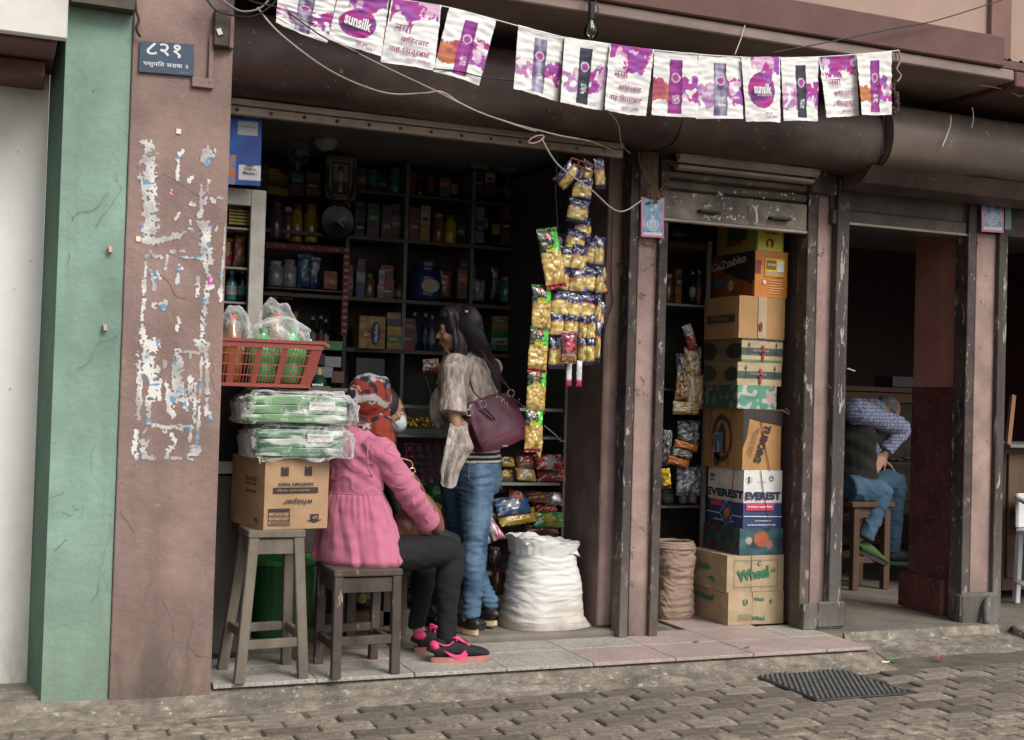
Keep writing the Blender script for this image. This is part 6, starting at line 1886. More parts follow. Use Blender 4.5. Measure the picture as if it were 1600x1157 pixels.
# ---------------------------------------------------------------- second customer behind the headscarf, face mask on
p2 = thing('person', 'dark haired person with a white face mask half hidden behind the red headscarf', 'person', at(600, 900, 5.62))
h2 = at(603, 642, 5.62); f2_ = V((.95, -.12, -.1))
b = MB()
head(b, h2, f2_, V((0, 0, 1)), .92)
b.tube([h2 + V((-.02, 0, -.06)), h2 + V((-.03, 0, -.16))], [.045, .048], 12)
c2 = h2 + V((-.03, 0, -.30)); pe2 = h2 + V((-.05, 0, -.62))
b.tube([pe2, c2 - V((0, 0, .1)), c2, h2 + V((-.03, 0, -.13))], [(.13, .1), (.11, .09), (.14, .095), (.05, .05)], 16, V((1, 0, 0)), sub=3)
for q in (-1, 1):
    s_ = c2 + V((0, q * .15, .09)); e_ = s_ + V((.08, 0, -.24)); w_ = e_ + V((.05, -q * .06, -.14))
    b.tube([s_, e_, w_], [.042, .034, .024], 12, sub=3); hand(b, w_, V((.2, 0, -.9)), V((0, 0, 1)), .9, .4, q)
    hh_ = pe2 + V((0, q * .08, 0)); kk_ = hh_ + V((.36, 0, .0)); aa_ = V((kk_.x, kk_.y, .07))
    b.tube([hh_, kk_, aa_, aa_ + V((.09, 0, -.04))], [.075, .055, .036, .03], 12, sub=3)
bd2 = fuse(b, 'body', skin, p2, .008, 3); eyes(bd2, h2, f2_, V((0, 0, 1)), .92)
b = MB(); b.ball(h2 + V((-.022, 0, .03)), (.088, .084, .086)); b.ball(h2 + V((-.05, 0, -.02)), (.055, .075, .07))
fuse(b, 'hair', hairm, p2, .006, 2)
b = MB(); b.ball(h2 + f2_ * .058 + V((0, 0, -.052)), (.045, .055, .046)); fuse(b, 'face_mask', flat((.5, .55, .58), .8), p2, .005, 2)
b = MB(); b.tube([h2 + V((.05, -.062, -.035)), h2 + V((.02, -.078, -.01)), h2 + V((-.01, -.082, .01))], .002, 5, sub=3); b.tube([h2 + V((.045, -.062, -.075)), h2 + V((.015, -.072, -.05)), h2 + V((-.012, -.080, -.02))], .002, 5, sub=3); b.build('mask_loop', M['black'], p2)
b = MB(); b.tube([pe2 - V((0, 0, .05)), c2 - V((0, 0, .1)), c2, h2 + V((-.03, 0, -.14))], [(.15, .12), (.13, .105), (.155, .11), (.065, .06)], 16, V((1, 0, 0)), sub=3)
for q in (-1, 1):
    s_ = c2 + V((0, q * .15, .09)); e_ = s_ + V((.08, 0, -.24)); w_ = e_ + V((.05, -q * .06, -.14)); b.tube([s_, e_, e_.lerp(w_, .7)], [.055, .046, .036], 12, sub=3)
fuse(b, 'jacket', flat((.03, .03, .035), .9), p2, .007, 3)
b = MB()
for q in (-1, 1):
    hh_ = pe2 + V((0, q * .08, 0)); kk_ = hh_ + V((.36, 0, .0)); aa_ = V((kk_.x, kk_.y, .07)); b.tube([hh_, kk_, aa_ + V((0, 0, .03))], [.088, .065, .05], 12, sub=3)
fuse(b, 'trousers', flat((.025, .025, .03), .9), p2, .008, 3)
for q in (-1, 1): shoe(p2, V((pe2.x + .31, pe2.y + q * .08, .002)), V((1, 0, 0)), .24, blkm, M['black'], collar=0)
tag(MB().box((pe2.x - .15, 5.48, pe2.z - .13), (pe2.x + .15, 5.77, pe2.z - .09)).box((pe2.x - .14, 5.49, .001), (pe2.x - .1, 5.53, pe2.z - .13)).box((pe2.x + .1, 5.49, .001), (pe2.x + .14, 5.53, pe2.z - .13)).box((pe2.x - .14, 5.72, .001), (pe2.x - .1, 5.76, pe2.z - .13)).box((pe2.x + .1, 5.72, .001), (pe2.x + .14, 5.76, pe2.z - .13)).build('wooden_stool', M['woodd']), 'dark stool hidden behind the seated person, under the masked person', 'stool')

# ---------------------------------------------------------------- standing woman with the maroon bag
fs_ = V((-.8, .6, 0)); ls_ = V((-.6, -.8, 0)); ff_ = V((-.93, .36, -.12)).normalized()
sw_ = thing('person', 'person standing with long dark hair, pale knitted cardigan, striped top and blue jeans', 'person', (at(742, 975, 5.56).x, 5.56, 0))
h3 = at(714, 517, 5.60); n3 = at(728, 562, 5.62); c3 = at(740, 600, 5.60); w3 = at(744, 672, 5.58); p3_ = at(742, 735, 5.58)
sL, sR = at(712, 573, 5.47), at(768, 572, 5.73)
eL, wL = at(708, 640, 5.43), at(716, 676, 5.40)
eR, wR = at(700, 645, 5.80), at(690, 590, 5.66)
hA, kA, aA = at(744, 752, 5.52), at(742, 848, 5.50), at(737, 952, 5.44)
hB, kB, aB = at(716, 757, 5.66), at(724, 850, 5.68), at(764, 940, 5.58)
b = MB()
b.tube([p3_, w3, c3, n3 - V((0, 0, .03))], [(.145, .10), (.10, .08), (.125, .09), (.05, .05)], 16, fs_, sub=3)
b.tube([n3 - V((0, 0, .05)), n3 + V((0, 0, .03)), h3], [.048, .043, .045], 12)
for a_, e_, w_ in ((sL, eL, wL), (sR, eR, wR)):
    b.tube([c3.lerp(a_, .6) + V((0, 0, .02)), a_, a_.lerp(e_, .5), e_, e_.lerp(w_, .5), w_], [.05, .043, .037, .032, .030, .0215], 12, sub=2)
hand(b, wL, V((.1, .25, -1)), V((-.5, -.8, 0)), .9, .45, 1)
hand(b, wR, at(701, 556, 5.60) - wR, V((.8, .1, .3)), 1.0, .7, -1)
for h_, k_, a_ in ((hA, kA, aA), (hB, kB, aB)):
    b.tube([h_, h_.lerp(k_, .5), k_, k_.lerp(a_, .3), k_.lerp(a_, .7), a_, a_ + V((-.02, .03, -.05))], [.078, .07, .05, .048, .034, .028, .028], 14, sub=2)
head(b, h3, ff_, V((0, 0, 1)), .92)
bd3 = fuse(b, 'body', skin, sw_, .0065, 2); eyes(bd3, h3, ff_, V((0, 0, 1)), .92)
MB().ball(h3 + ff_ * .078 + V((0, -.006, -.053)), (.009, .018, .012), 0, 10, 8).build('lips', flat((.22, .08, .06), .5), bd3, smooth=True)
# hair: combed cap and long fall down the back
b = MB()
b.ball(h3 + V((.022, 0, .030)), (.094, .094, .098), 0, 24, 16); b.ball(h3 + V((.052, -.01, -.005)), (.075, .078, .085), 0, 20, 14); b.ball(h3 + V((-.03, 0, .07)), (.06, .06, .045), 0, 20, 12)
b.tube([h3 + V((.035, -.02, .03)), h3 + V((.052, -.025, -.05)), h3 + V((.075, -.03, -.13)), at(762, 578, 5.53), at(768, 600, 5.52), at(772, 625, 5.53)], [(.08, .07), (.082, .055), (.074, .042), (.062, .032), (.05, .025), (.03, .015)], 20, V((0, 1, 0)), sub=4)
b.tube([h3 + V((-.005, -.06, .01)), h3 + V((.0, -.068, -.06)), h3 + V((-.005, -.06, -.13)), at(703, 590, 5.47), at(700, 612, 5.45)], [(.04, .022), (.042, .025), (.038, .025), (.03, .02), (.012, .01)], 14, V((0, 1, 0)), sub=3)
hr = fuse(b, 'hair', hairm, sw_, .0045, 2, lambda p, n: .0028 * math.sin((p.x * 1.0 + p.y * .3) * 330 + 5 * nz((p.x * 5, p.y * 5, p.z * 4))) + .002 * nz((p.x * 60, p.y * 60, p.z * 6)))
b = MB(); rnd = random.Random(11)
cap = h3 + V((.024, 0, .028)); RC = (.097, .098, .102)
for i in range(420):      # single strands combed over the crown and down the back
    th = rnd.uniform(-2.6, .9); st = rnd.uniform(.05, .5)
    pts = []
    dv = V((math.cos(th), math.sin(th), 0))
    for k in range(5):
        ph = st + (1.75 - st) * k / 4
        pts.append(cap + V((dv.x * RC[0] * math.sin(ph), dv.y * RC[1] * math.sin(ph), RC[2] * math.cos(ph))) * rnd.uniform(1.0, 1.03))
    q = pts[-1]
    if q.x < h3.x - .02: continue
    tgt = V((at(764, 600, 5.52).x + rnd.uniform(-.05, .03), 5.515 + rnd.uniform(-.02, .05), at(764, 600, 5.52).z + rnd.uniform(-.06, .05)))
    if q.y > h3.y + .03: tgt += V((.03, .1, .02))
    pts += [q.lerp(tgt, .35) + V((.012 + rnd.uniform(-.004, .012), -.012, 0)), q.lerp(tgt, .7) + V((.008 + rnd.uniform(-.006, .014), -.006, 0)), tgt]
    b.tube(pts, [.0006, .0011, .0013, .0013, .0014, .0013, .001, .0004], 3, sub=2)
b.build('strands', mat('black_hair_strands', (.02, .016, .017), .5, .5, 30, 0, 10, spec=.45), hr, recalc=False)
MB().ball(at(729, 487, 5.49), (.009, .006, .006), 0, 10, 6).build('hair_clip', flat((.6, .5, .4), .3), sw_)
# striped top
def strp(p): return (.55, .53, .5) if math.sin((p.z - .02 * p.x) * 2 * math.pi / .0235) > .25 else (.02, .02, .022)
b = MB(); b.tube([at(744, 722, 5.58), at(744, 690, 5.58), w3, c3, n3 - V((0, 0, .05))], [(.155, .118), (.138, .108), (.122, .10), (.142, .1), (.08, .07)], 20, fs_, sub=4)
fuse(b, 'striped_top', M['vccloth'], sw_, .0045, 2, wrinkle(.003), strp)
# cardigan
def knit(p):
    k = .5 + .9 * nz((p.x * 60, p.y * 60, p.z * 16), 1, 2) + .5 * nz((p.x * 120, p.y * 120, p.z * 30), 1, 6)
    return lerp((.24, .19, .165), (.55, .47, .42), clamp(k))
km = mat('loose_grey_knit', (1, 1, 1), .95, .15, 12, .9, 160, vc=True, spec=.1, bdist=.006, bstretch=(1, 1, .35))
b = MB()
b.tube([at(748, 700, 5.585), at(746, 672, 5.585), at(744, 630, 5.59), c3, at(738, 570, 5.6), n3 - V((0, 0, .015))], [(.150, .12), (.150, .12), (.158, .12), (.168, .118), (.14, .095), (.06, .055)], 22, fs_, sub=3)
b.ball(sL - V((0, 0, .01)), (.064, .062, .06)); b.ball(sR - V((0, 0, .01)), (.058, .058, .055))
b.tube([c3.lerp(sL, .5), sL, sL.lerp(eL, .4), sL.lerp(eL, .8), sL.lerp(eL, 1.1)], [.07, .064, .064, .066, .070], 18, sub=3)
b.tube([sR, eR, eR.lerp(wR, .35)], [.058, .05, .055], 14, sub=3)
fuse(b, 'cardigan', km, sw_, .0055, 3, lambda p, n: .0055 * nz((p.x * 18, p.y * 18, p.z * 9), 1, 3) + .0022 * nz((p.x * 70, p.y * 70, p.z * 25)), knit)
TR_W = [((706, 645, 5.50), (728, 645, 5.50)), ((701, 674, 5.365), (731, 676, 5.375)), ((696, 694, 5.345), (738, 700, 5.385)), ((692, 716, 5.36), (726, 718, 5.40)), ((689, 738, 5.39), (716, 738, 5.41)), ((690, 757, 5.41), (712, 756, 5.42))]
def tail(u, v):
    f = v * 4.999; i = int(f); t = f - i; t = t * t * (3 - 2 * t) * .5 + t * .5
    a0, b0 = TR_W[i]; a1, b1 = TR_W[i + 1]
    A0 = at(*a0).lerp(at(*a1), t); B0 = at(*b0).lerp(at(*b1), t)
    p = A0.lerp(B0, u)
    sag = .014 * (1 - (2 * u - 1) ** 2) * max(0, v - .8) * 5
    return p + V((.005 * nz((v * 6, u * 2, 3)), -.020 * math.sin(u * 3.14) * min(1, v * 3) - .008 * math.sin(u * 13 + v * 3) * min(1, v * 4), -sag - .004 * abs(math.sin(u * 14)) * (v > .97)))
to = pgrid('cardigan_tail', tail, 50, 70, lambda u, v: (.5, .47, .44) if ((u < .12 and v > .3) or v > .95 or (u > .9 and v > .5)) else knit(tail(u, v)), km, sw_)
so = to.modifiers.new('thick', 'SOLIDIFY'); so.thickness = .006
b = MB(); hem = [tail(1, v) for v in (.5, .62, .75, .88, 1)] + [tail(u, 1) for u in (.75, .5, .25, 0)] + [tail(0, v) for v in (.88, .75, .6, .45)]
b.tube(hem, .0035, 6, sub=3); b.build('lace_hem', flat((.6, .57, .53), .9), to)
# hanging open front on the far arm
b = MB(); b.tube([at(700, 600, 5.72), at(684, 622, 5.74), at(682, 650, 5.74), at(690, 668, 5.72)], [(.03, .02), (.036, .022), (.034, .02), (.02, .012)], 14, V((0, 1, 0)), sub=3)
fuse(b, 'cardigan_cuff', km, sw_, .006, 2, None, knit)
# bangles
for c_, dv_, r_, n_ in ((wL + V((.002, 0, .006)), V((.1, .2, -1)), .032, 'bangle'), (wR - (wR - eR) * .12, (wR - eR), .027, 'bangle'), (wR - (wR - eR) * .22, (wR - eR), .028, 'bangle')):
    z_ = V(dv_).normalized(); x_ = z_.cross(V((0, 1, .2))).normalized(); y_ = z_.cross(x_)
    MB().tube([c_ + x_ * math.cos(a) * r_ + y_ * math.sin(a) * r_ for a in [k * .35 for k in range(19)]], .0032, 8).build(n_, flat((.6, .57, .5), .3) if r_ > .03 else gold, sw_, smooth=True)
# jeans
def jean(p):
    n = nz(p, 9, 2); n2 = nz((p.x * 30, p.y * 30, p.z * 70))
    k = clamp(.45 + .7 * n + .35 * n2)
    cA = hA.lerp(kA, clamp((hA.z - p.z) / (hA.z - kA.z))) if p.z > kA.z else kA.lerp(aA, clamp((kA.z - p.z) / (kA.z - aA.z)))
    worn = clamp(1 - abs(p.x - cA.x + .01) / .05) * clamp((p.z - .2) * 3)
    base = lerp((.035, .07, .125), (.17, .26, .37), clamp(k * .7 + worn * .6 - .1))
    return base
b = MB()
b.tube([at(742, 720, 5.58), at(744, 742, 5.57), at(742, 765, 5.58)], [(.14, .108), (.148, .118), (.13, .112)], 20, fs_, sub=3)
b.tube([hA + V((0, .02, .03)), hA, hA.lerp(kA, .5), kA, kA.lerp(aA, .3), kA.lerp(aA, .7), aA, aA - V((0, 0, .03))], [.088, .090, .078, .060, .058, .045, .040, .043], 18, sub=3)
b.tube([hB + V((0, 0, .03)), hB, hB.lerp(kB, .5), kB, kB.lerp(aB, .3), kB.lerp(aB, .7), aB, aB - V((0, 0, .02))], [.08, .085, .074, .058, .054, .043, .039, .042], 18, sub=3)
def jf(p, n):
    zz = abs(p.z - kA.z); kn = math.exp(-(zz / .12) ** 2); hp__ = math.exp(-((p.z - hA.z + .02) / .10) ** 2); an = math.exp(-((p.z - .14) / .07) ** 2)
    w_ = nz((p.x * 9 + p.z * 7, p.y * 9, p.z * 34), 1, 2); r_ = (1 - abs(w_) * 2.4)
    return .0062 * (kn + hp__ + 1.3 * an + .15) * max(-.5, r_) * (.4 + abs(nz(p, 7, 8)) * 2) + .002 * nz(p, 25, 3)
je = fuse(b, 'jeans', M['vccloth'], sw_, .0055, 3, jf, jean)
b = MB()
pk0 = [at(733, 726, 5.445), at(766, 728, 5.47), at(762, 752, 5.47), at(748, 758, 5.45), at(732, 748, 5.44)]
b.tube(pk0 + [pk0[0]], .0018, 5)
b.build('stitching', flat((.25, .2, .14)), je)
tanm = flat((.5, .38, .22), .7)
shoe(sw_, V((aA.x + .012, 5.40, .004)), V((-.22, .97, 0)), .24, mat('black_leather_shoe', (.018, .017, .018), .4, .3, 9, .15, 60), tanm, width=1.05)
shoe(sw_, V((aB.x + .02, aB.y - .05, .020)), V((-.5, .86, 0)), .24, mat('black_leather_shoe_b', (.018, .017, .018), .4, .3, 9, .15, 60), tanm, width=1.05, tilt=.08)
# maroon handbag
mar = mat('maroon_leather', (.105, .02, .04), .33, .15, 4, .2, 45, spec=.6)
mb2 = thing('handbag', 'maroon leather handbag with metal rings hanging from the shoulder of the standing person', 'handbag', at(795, 705, 5.42))
TL_, TR_, BR_, BL_ = at(731, 630, 5.38), at(802, 607, 5.47), at(834, 682, 5.47), at(756, 712, 5.37)
nb = (TR_ - TL_).cross(BL_ - TL_).normalized()
if nb.y > 0: nb = -nb
b = MB(); bm = bmesh.new(); bmesh.ops.create_cube(bm, size=2); bmesh.ops.subdivide_edges(bm, edges=bm.edges[:], cuts=16, use_grid_fill=True)
for v in bm.verts:
    x, y, z = v.co; u_ = (x + 1) / 2; v_ = (y + 1) / 2
    m2_ = 1 - .10 * (x * x * y * y)
    p = BL_.lerp(BR_, u_).lerp(TL_.lerp(TR_, u_), v_)
    cc = (TL_ + TR_ + BR_ + BL_) / 4
    p = cc + (p - cc) * m2_
    th = .052 * (1 - .45 * max(0, v_ - .3)) * (1 - .25 * abs(x) ** 4)
    v.co = p - nb * (.05) + nb * (z * th) + nb * (.012 * (1 - x * x) * (1 - y * y) * (z > 0)) + nb * (.006 * nz((x * 2, y * 2, 3)))
b.add_bm(bm); bm.free()
bo = b.build('bag_body', mar, mb2, smooth=True)
bv = bo.modifiers.new('round', 'BEVEL'); bv.width = .012; bv.segments = 3; bv.limit_method = 'ANGLE'
def bp(u, v, o=.012): return BL_.lerp(BR_, u).lerp(TL_.lerp(TR_, u), v) + nb * o
MB().tube([bp(.02, .26, .010), bp(.3, .25, .018), bp(.6, .25, .018), bp(.98, .27, .012)], .0022, 5, sub=4).build('seam', flat((.3, .06, .08), .4), mb2)
for rp, e0, e1 in (((.86, .93), (755, 560), (745, 543)), ((.24, .90), (738, 606), (731, 596))):
    c_ = bp(*rp, .016)
    MB().tube([c_ + V((math.cos(a), -.1, math.sin(a))) * .017 for a in [k * .35 for k in range(19)]], .003, 8).build('ring', M['metal'], mb2, smooth=True)
    MB().tube([c_ - V((0, 0, .014)), bp(rp[0] + .10, rp[1] - .28, .020), bp(rp[0] + .12, rp[1] - .34, .016)], [(.003, .009)] * 3, 8, V((0, 1, 0)), sub=3).build('strap_tab', mar, mb2, smooth=True)
    for q in (.16, .32): MB().ball(bp(rp[0] + .03 + q * .28, rp[1] - q, .028), .0045, 0, 10, 6).build('stud', M['metal'], mb2, smooth=True)
cR = bp(.86, .93, .016) + V((0, 0, .015)); cLf = bp(.24, .9, .016) + V((0, 0, .015))
MB().tube([cR, at(775, 585, 5.45), at(757, 556, 5.46), at(748, 546, 5.50), at(740, 544, 5.56)], [(.003, .008)] * 5, 8, V((0, 1, 0)), sub=4).build('strap', mar, mb2, smooth=True)
MB().tube([cLf, at(740, 612, 5.40), at(734, 594, 5.46), at(730, 588, 5.50)], [(.003, .008)] * 4, 8, V((0, 1, 0)), sub=4).build('strap', mar, mb2, smooth=True)
MB().tube([cR + V((.006, .03, 0)), at(781, 585, 5.50), at(764, 556, 5.52), at(752, 545, 5.56)], [(.003, .007)] * 4, 8, V((0, 1, 0)), sub=4).build('strap', mar, mb2, smooth=True)
sq = [(771, 612), (777, 618), (775, 622), (783, 620), (784, 628), (788, 622), (789, 632), (793, 627), (792, 638), (786, 632)]
MB().tube([at(x, y, 5.36) + (nb * .0) for x, y in sq], .0016, 5, sub=3).build('gold_script_mark', gold, mb2)
MB().box(at(789, 697, 5.40) - V((.014, .002, .004)), at(789, 697, 5.40) + V((.014, .001, .004))).build('corner_metal', M['metal'], mb2)
MB().tube([at(733, 645, 5.36) + V((math.cos(a), 0, math.sin(a))) * .015 for a in [k * .35 for k in range(19)]], .003, 8).build('ring', M['metal'], mb2, smooth=True)

# ---------------------------------------------------------------- man sitting in the third doorway
Ym = 6.55
mn = thing('person', 'grey haired person seated with back to us in dark waistcoat, blue checked shirt and jeans', 'person', at(1345, 780, Ym))
pM = at(1335, 765, Ym); cM = at(1328, 668, Ym); nM = at(1350, 636, Ym + .16); hM = at(1388, 645, Ym + .30)
sM, eM, wM = at(1341, 642, Ym - .16), at(1408, 670, Ym - .12), at(1380, 712, Ym - .10)
sM2 = at(1330, 640, Ym + .2)
kM, aM = at(1400, 752, Ym + .05), at(1394, 862, Ym + .1)
kM2, aM2 = at(1380, 770, Ym - .12), at(1352, 842, Ym - .12)
hM1, hM2 = at(1338, 762, Ym + .08), at(1338, 764, Ym - .1)
fm = V((.95, .3, 0))
b = MB()
b.tube([pM, pM.lerp(cM, .5), cM, nM - V((0, 0, .02))], [(.15, .11), (.15, .12), (.17, .12), (.07, .07)], 16, fm, sub=3)
b.tube([nM, nM.lerp(hM, .6), hM], [.06, .055, .05], 12)
head(b, hM, V((.75, .3, -.6)), V((.6, .2, .75)), 1.0)
b.tube([cM.lerp(sM, .6), sM, eM, wM], [.06, .055, .045, .028], 12, sub=4); hand(b, wM, at(1368, 730, Ym - .12) - wM, V((-.3, -1, .3)), 1.05, .6, 1)
eM2 = sM2 + V((.14, .0, -.24)); b.tube([sM2, eM2, eM2 + V((.10, -.05, -.1))], [.055, .045, .028], 12, sub=3); hand(b, eM2 + V((.10, -.05, -.1)), V((.6, 0, -.6)), V((0, 0, 1)), 1.05, .5, -1)
for h_, k_, a_ in ((hM1, kM, aM), (hM2, kM2, aM2)):
    b.tube([h_, k_, k_.lerp(a_, .4), a_], [.068, .045, .04, .032], 14, sub=3)
fuse(b, 'body', skin2, mn, .009, 3)
b = MB(); b.ball(hM + V((-.03, -.01, .035)), (.085, .082, .08)); fuse(b, 'hair', mat('grey_hair', (.16, .15, .14), .7, .6, 40, .6, 120), mn, .007, 2)
b = MB(); b.tube([pM - V((0, 0, .06)), pM + V((0, 0, .03)), pM.lerp(cM, .5), cM, nM - V((0, 0, .03))], [(.165, .14), (.16, .135), (.16, .14), (.18, .135), (.08, .08)], 18, fm, sub=3)
fuse(b, 'waistcoat', mat('dark_quilted_cloth', (.022, .021, .017), .9, .3, 8, .3, 100), mn, .008, 3, lambda p, n: .006 * math.sin(p.z * 60 + p.x * 30) * .6 + .004 * nz(p, 16))
def chk(p):
    a = math.sin(p.z * 2 * math.pi / .022) > .55; c_ = math.sin((p.x + p.y * .5) * 2 * math.pi / .022) > .55
    return (.14, .16, .25) if (a or c_) else (.36, .39, .52)
b = MB(); b.tube([cM.lerp(sM, .7) + V((0, 0, .02)), sM, sM.lerp(eM, .5), eM, eM.lerp(wM, .5), eM.lerp(wM, .85)], [(.08, .08), (.08, .08), .068, .062, .052, .048], 18, sub=3); b.ball(eM, .060); b.ball(sM + V((-.005, 0, -.01)), (.085, .09, .08)); b.ball(nM + V((-.04, 0, -.02)), (.11, .12, .07)); b.ball(nM.lerp(hM, .35) + V((0, 0, .01)), (.085, .08, .065))
b.tube([sM2, eM2, eM2 + V((.12, -.04, -.08))], [.075, .06, .045], 14, sub=3); b.tube([cM, nM], [.11, .06], 14)
fuse(b, 'checked_shirt', M['vccloth'], mn, .007, 2, lambda p, n: .006 * nz((p.x * 16, p.y * 16, p.z * 22), 1, 3) + .004 * math.sin((p.x - p.z) * 90), chk)
b = MB()
for h_, k_, a_ in ((hM1, kM, aM), (hM2, kM2, aM2)):
    b.tube([h_ - V((.06, 0, 0)), h_, h_.lerp(k_, .5), k_, k_.lerp(a_, .4), a_], [.085, .092, .08, .064, .058, .050], 16, sub=3)
fuse(b, 'jeans', mat('blue_denim', (.06, .12, .19), .85, .35, 8, .3, 150), mn, .008, 3, lambda p, n: .006 * max(0, 1 - abs(nz((p.x * 10, p.y * 10, p.z * 18))) * 5) + .003 * nz(p, 22))
grn = flat((.05, .10, .03), .7)
shoe(mn, aM2 + V((-.05, .02, -.09)), V((.85, -.1, -.1)), .24, grn, mat('dark_grey_sole', (.03, .035, .035), .7), tilt=.3)
shoe(mn, V((aM.x - .04, aM.y, at(1390, 882, Ym + .1).z)), V((.9, -.3, 0)), .27, mat('dark_grey_upper', (.03, .035, .035), .7), grn)
# his stool
zf = -.034; zse = at(1350, 781, Ym).z
st3 = thing('wooden_stool', 'brown wooden stool with footrest bar under the grey haired person', 'stool', (at(1345, 780, Ym).x, Ym, zf))
xl, xr = at(1306, 780, Ym).x, at(1399, 780, Ym - .17).x
MB().box((xl, Ym - .17, zse - .035), (xr, Ym + .17, zse), 0, .005).build('seat', M['wood'], st3)
for x in (xl + .03, xr - .06):
    for y in (Ym - .15, Ym + .11): MB().box((x, y, zf), (x + .045, y + .045, zse - .036), 0, .003).build('leg', M['wood'], st3)
for y in (Ym - .14, Ym + .13):
    MB().box((xl + .08, y, zse - .10), (xr - .061, y + .025, zse - .037)).build('apron_board', M['wood'], st3)
    MB().box((xl + .08, y, zf + .17), (xr - .061, y + .03, zf + .21)).build('stretcher', M['wood'], st3)
# ================================================================ shop interior: furniture and goods
ORD = ['leftmost', 'second from the left', 'third from the left', 'fourth from the left', 'fifth from the left', 'sixth from the left', 'seventh from the left', 'eighth from the left', 'ninth from the left', 'tenth from the left', 'eleventh from the left', 'twelfth from the left', 'thirteenth from the left', 'fourteenth from the left', 'fifteenth from the left']
R_ = random.Random(5)
PALS = {'red': (.30, .03, .03), 'yellow': (.42, .30, .04), 'blue': (.035, .08, .19), 'white': (.42, .42, .40), 'green': (.04, .2, .06), 'orange': (.42, .15, .03), 'brown': (.14, .07, .04), 'purple': (.10, .065, .085), 'silver': (.3, .3, .32), 'teal': (.04, .2, .2), 'black': (.02, .02, .02), 'pink': (.4, .12, .2), 'gold': (.45, .3, .08)}
_pm = {}
def pm_(c, gl=.45):
    if (c, gl) not in _pm:
        k = tuple(q * .85 for q in PALS[c])
        _pm[(c, gl)] = mat('packaging_%s_%d' % (c, gl * 100), k, gl, .6, 28, .1, 60, dirt=(tuple(q * .35 for q in k), .8), chips=(tuple(min(1, q * .6 + .13) for q in k), .60, 46))
    return _pm[(c, gl)]
def item(kind, x, y, z, w_, h_, c, c2, label, group, seed=0):
    cat = kind; nm = {'box': 'product_box', 'jar': 'storage_jar', 'bottle': 'bottle', 'packet': 'packet', 'tin': 'tin_can'}[kind]
    t = thing(nm, label, {'box': 'box', 'jar': 'jar', 'bottle': 'bottle', 'packet': 'packet', 'tin': 'tin'}[kind], (x, y, z), R_.uniform(-.12, .12), group)
    if kind == 'box':
        d = w_ * R_.uniform(.6, .9)
        MB().box((-w_ / 2, -d / 2, 0), (w_ / 2, d / 2, h_), 0, .002).build('box', pm_(c), t, world=False)
        a, b_ = (.30, .62) if seed % 2 else (.5, .85)
        MB().box((-w_ * .5, -d / 2 - .0015, h_ * a), (w_ * .5, -d / 2 - .0005, h_ * b_)).build('label_band', pm_(c2), t, world=False)
        MB().box((-w_ * .3, -d / 2 - .003, h_ * (a + .08)), (w_ * .28, -d / 2 - .002, h_ * (a + .17))).build('printed_line', pm_('white' if c2 != 'white' else 'red'), t, world=False)
    elif kind == 'jar':
        r = w_ / 2
        MB().lathe([(r * .85, 0), (r, .012), (r, h_ * .72), (r * .7, h_ * .84), (r * .7, h_ * .87)], (0, 0, 0), 16).build('jar_body', mat('jar_%s' % c, PALS[c], .15, .5, 60, .4, 70, coat=.7) if ('jar_%s' % c) not in bpy.data.materials else bpy.data.materials['jar_%s' % c], t, world=False, smooth=True)
        MB().lathe([(r * .78, h_ * .86), (r * .78, h_ * .99), (r * .6, h_)], (0, 0, 0), 16).build('lid', pm_(c2), t, world=False)
    elif kind == 'bottle':
        r = w_ / 2
        MB().lathe([(r * .9, 0), (r, .01), (r, h_ * .6), (r * .4, h_ * .78), (r * .34, h_ * .9)], (0, 0, 0), 14).build('bottle_body', pm_(c, .15), t, world=False, smooth=True)
        MB().lathe([(r * 1.01, h_ * .2), (r * 1.01, h_ * .5)], (0, 0, 0), 14).build('label_band', pm_(c2), t, world=False)
        MB().lathe([(r * .42, h_ * .9), (r * .42, h_)], (0, 0, 0), 10).build('cap', pm_('white'), t, world=False)
    elif kind == 'tin':
        r = w_ / 2
        MB().lathe([(r, 0), (r, h_), (r * .9, h_ + .004)], (0, 0, 0), 18).build('can', pm_(c), t, world=False)
        MB().lathe([(r * 1.01, h_ * .25), (r * 1.01, h_ * .7)], (0, 0, 0), 18).build('label_band', pm_(c2), t, world=False)
    else:
        cc, c3 = PALS[c], PALS[c2]
        packet('pouch', t, (0, 0, h_ / 2), V((1, 0, 0)), V((0, -.12, 1)), w_, h_, min(.07, w_ * .4), lambda u, v: (c3 if (u - .5) ** 2 + (v - .62) ** 2 < .05 or v > .9 else (cc if nz((u * 4, v * 5, seed)) > -.3 else lerp(cc, (.5, .5, .5), .25))), seed=seed, n=(12, 16), local=True)
    return t


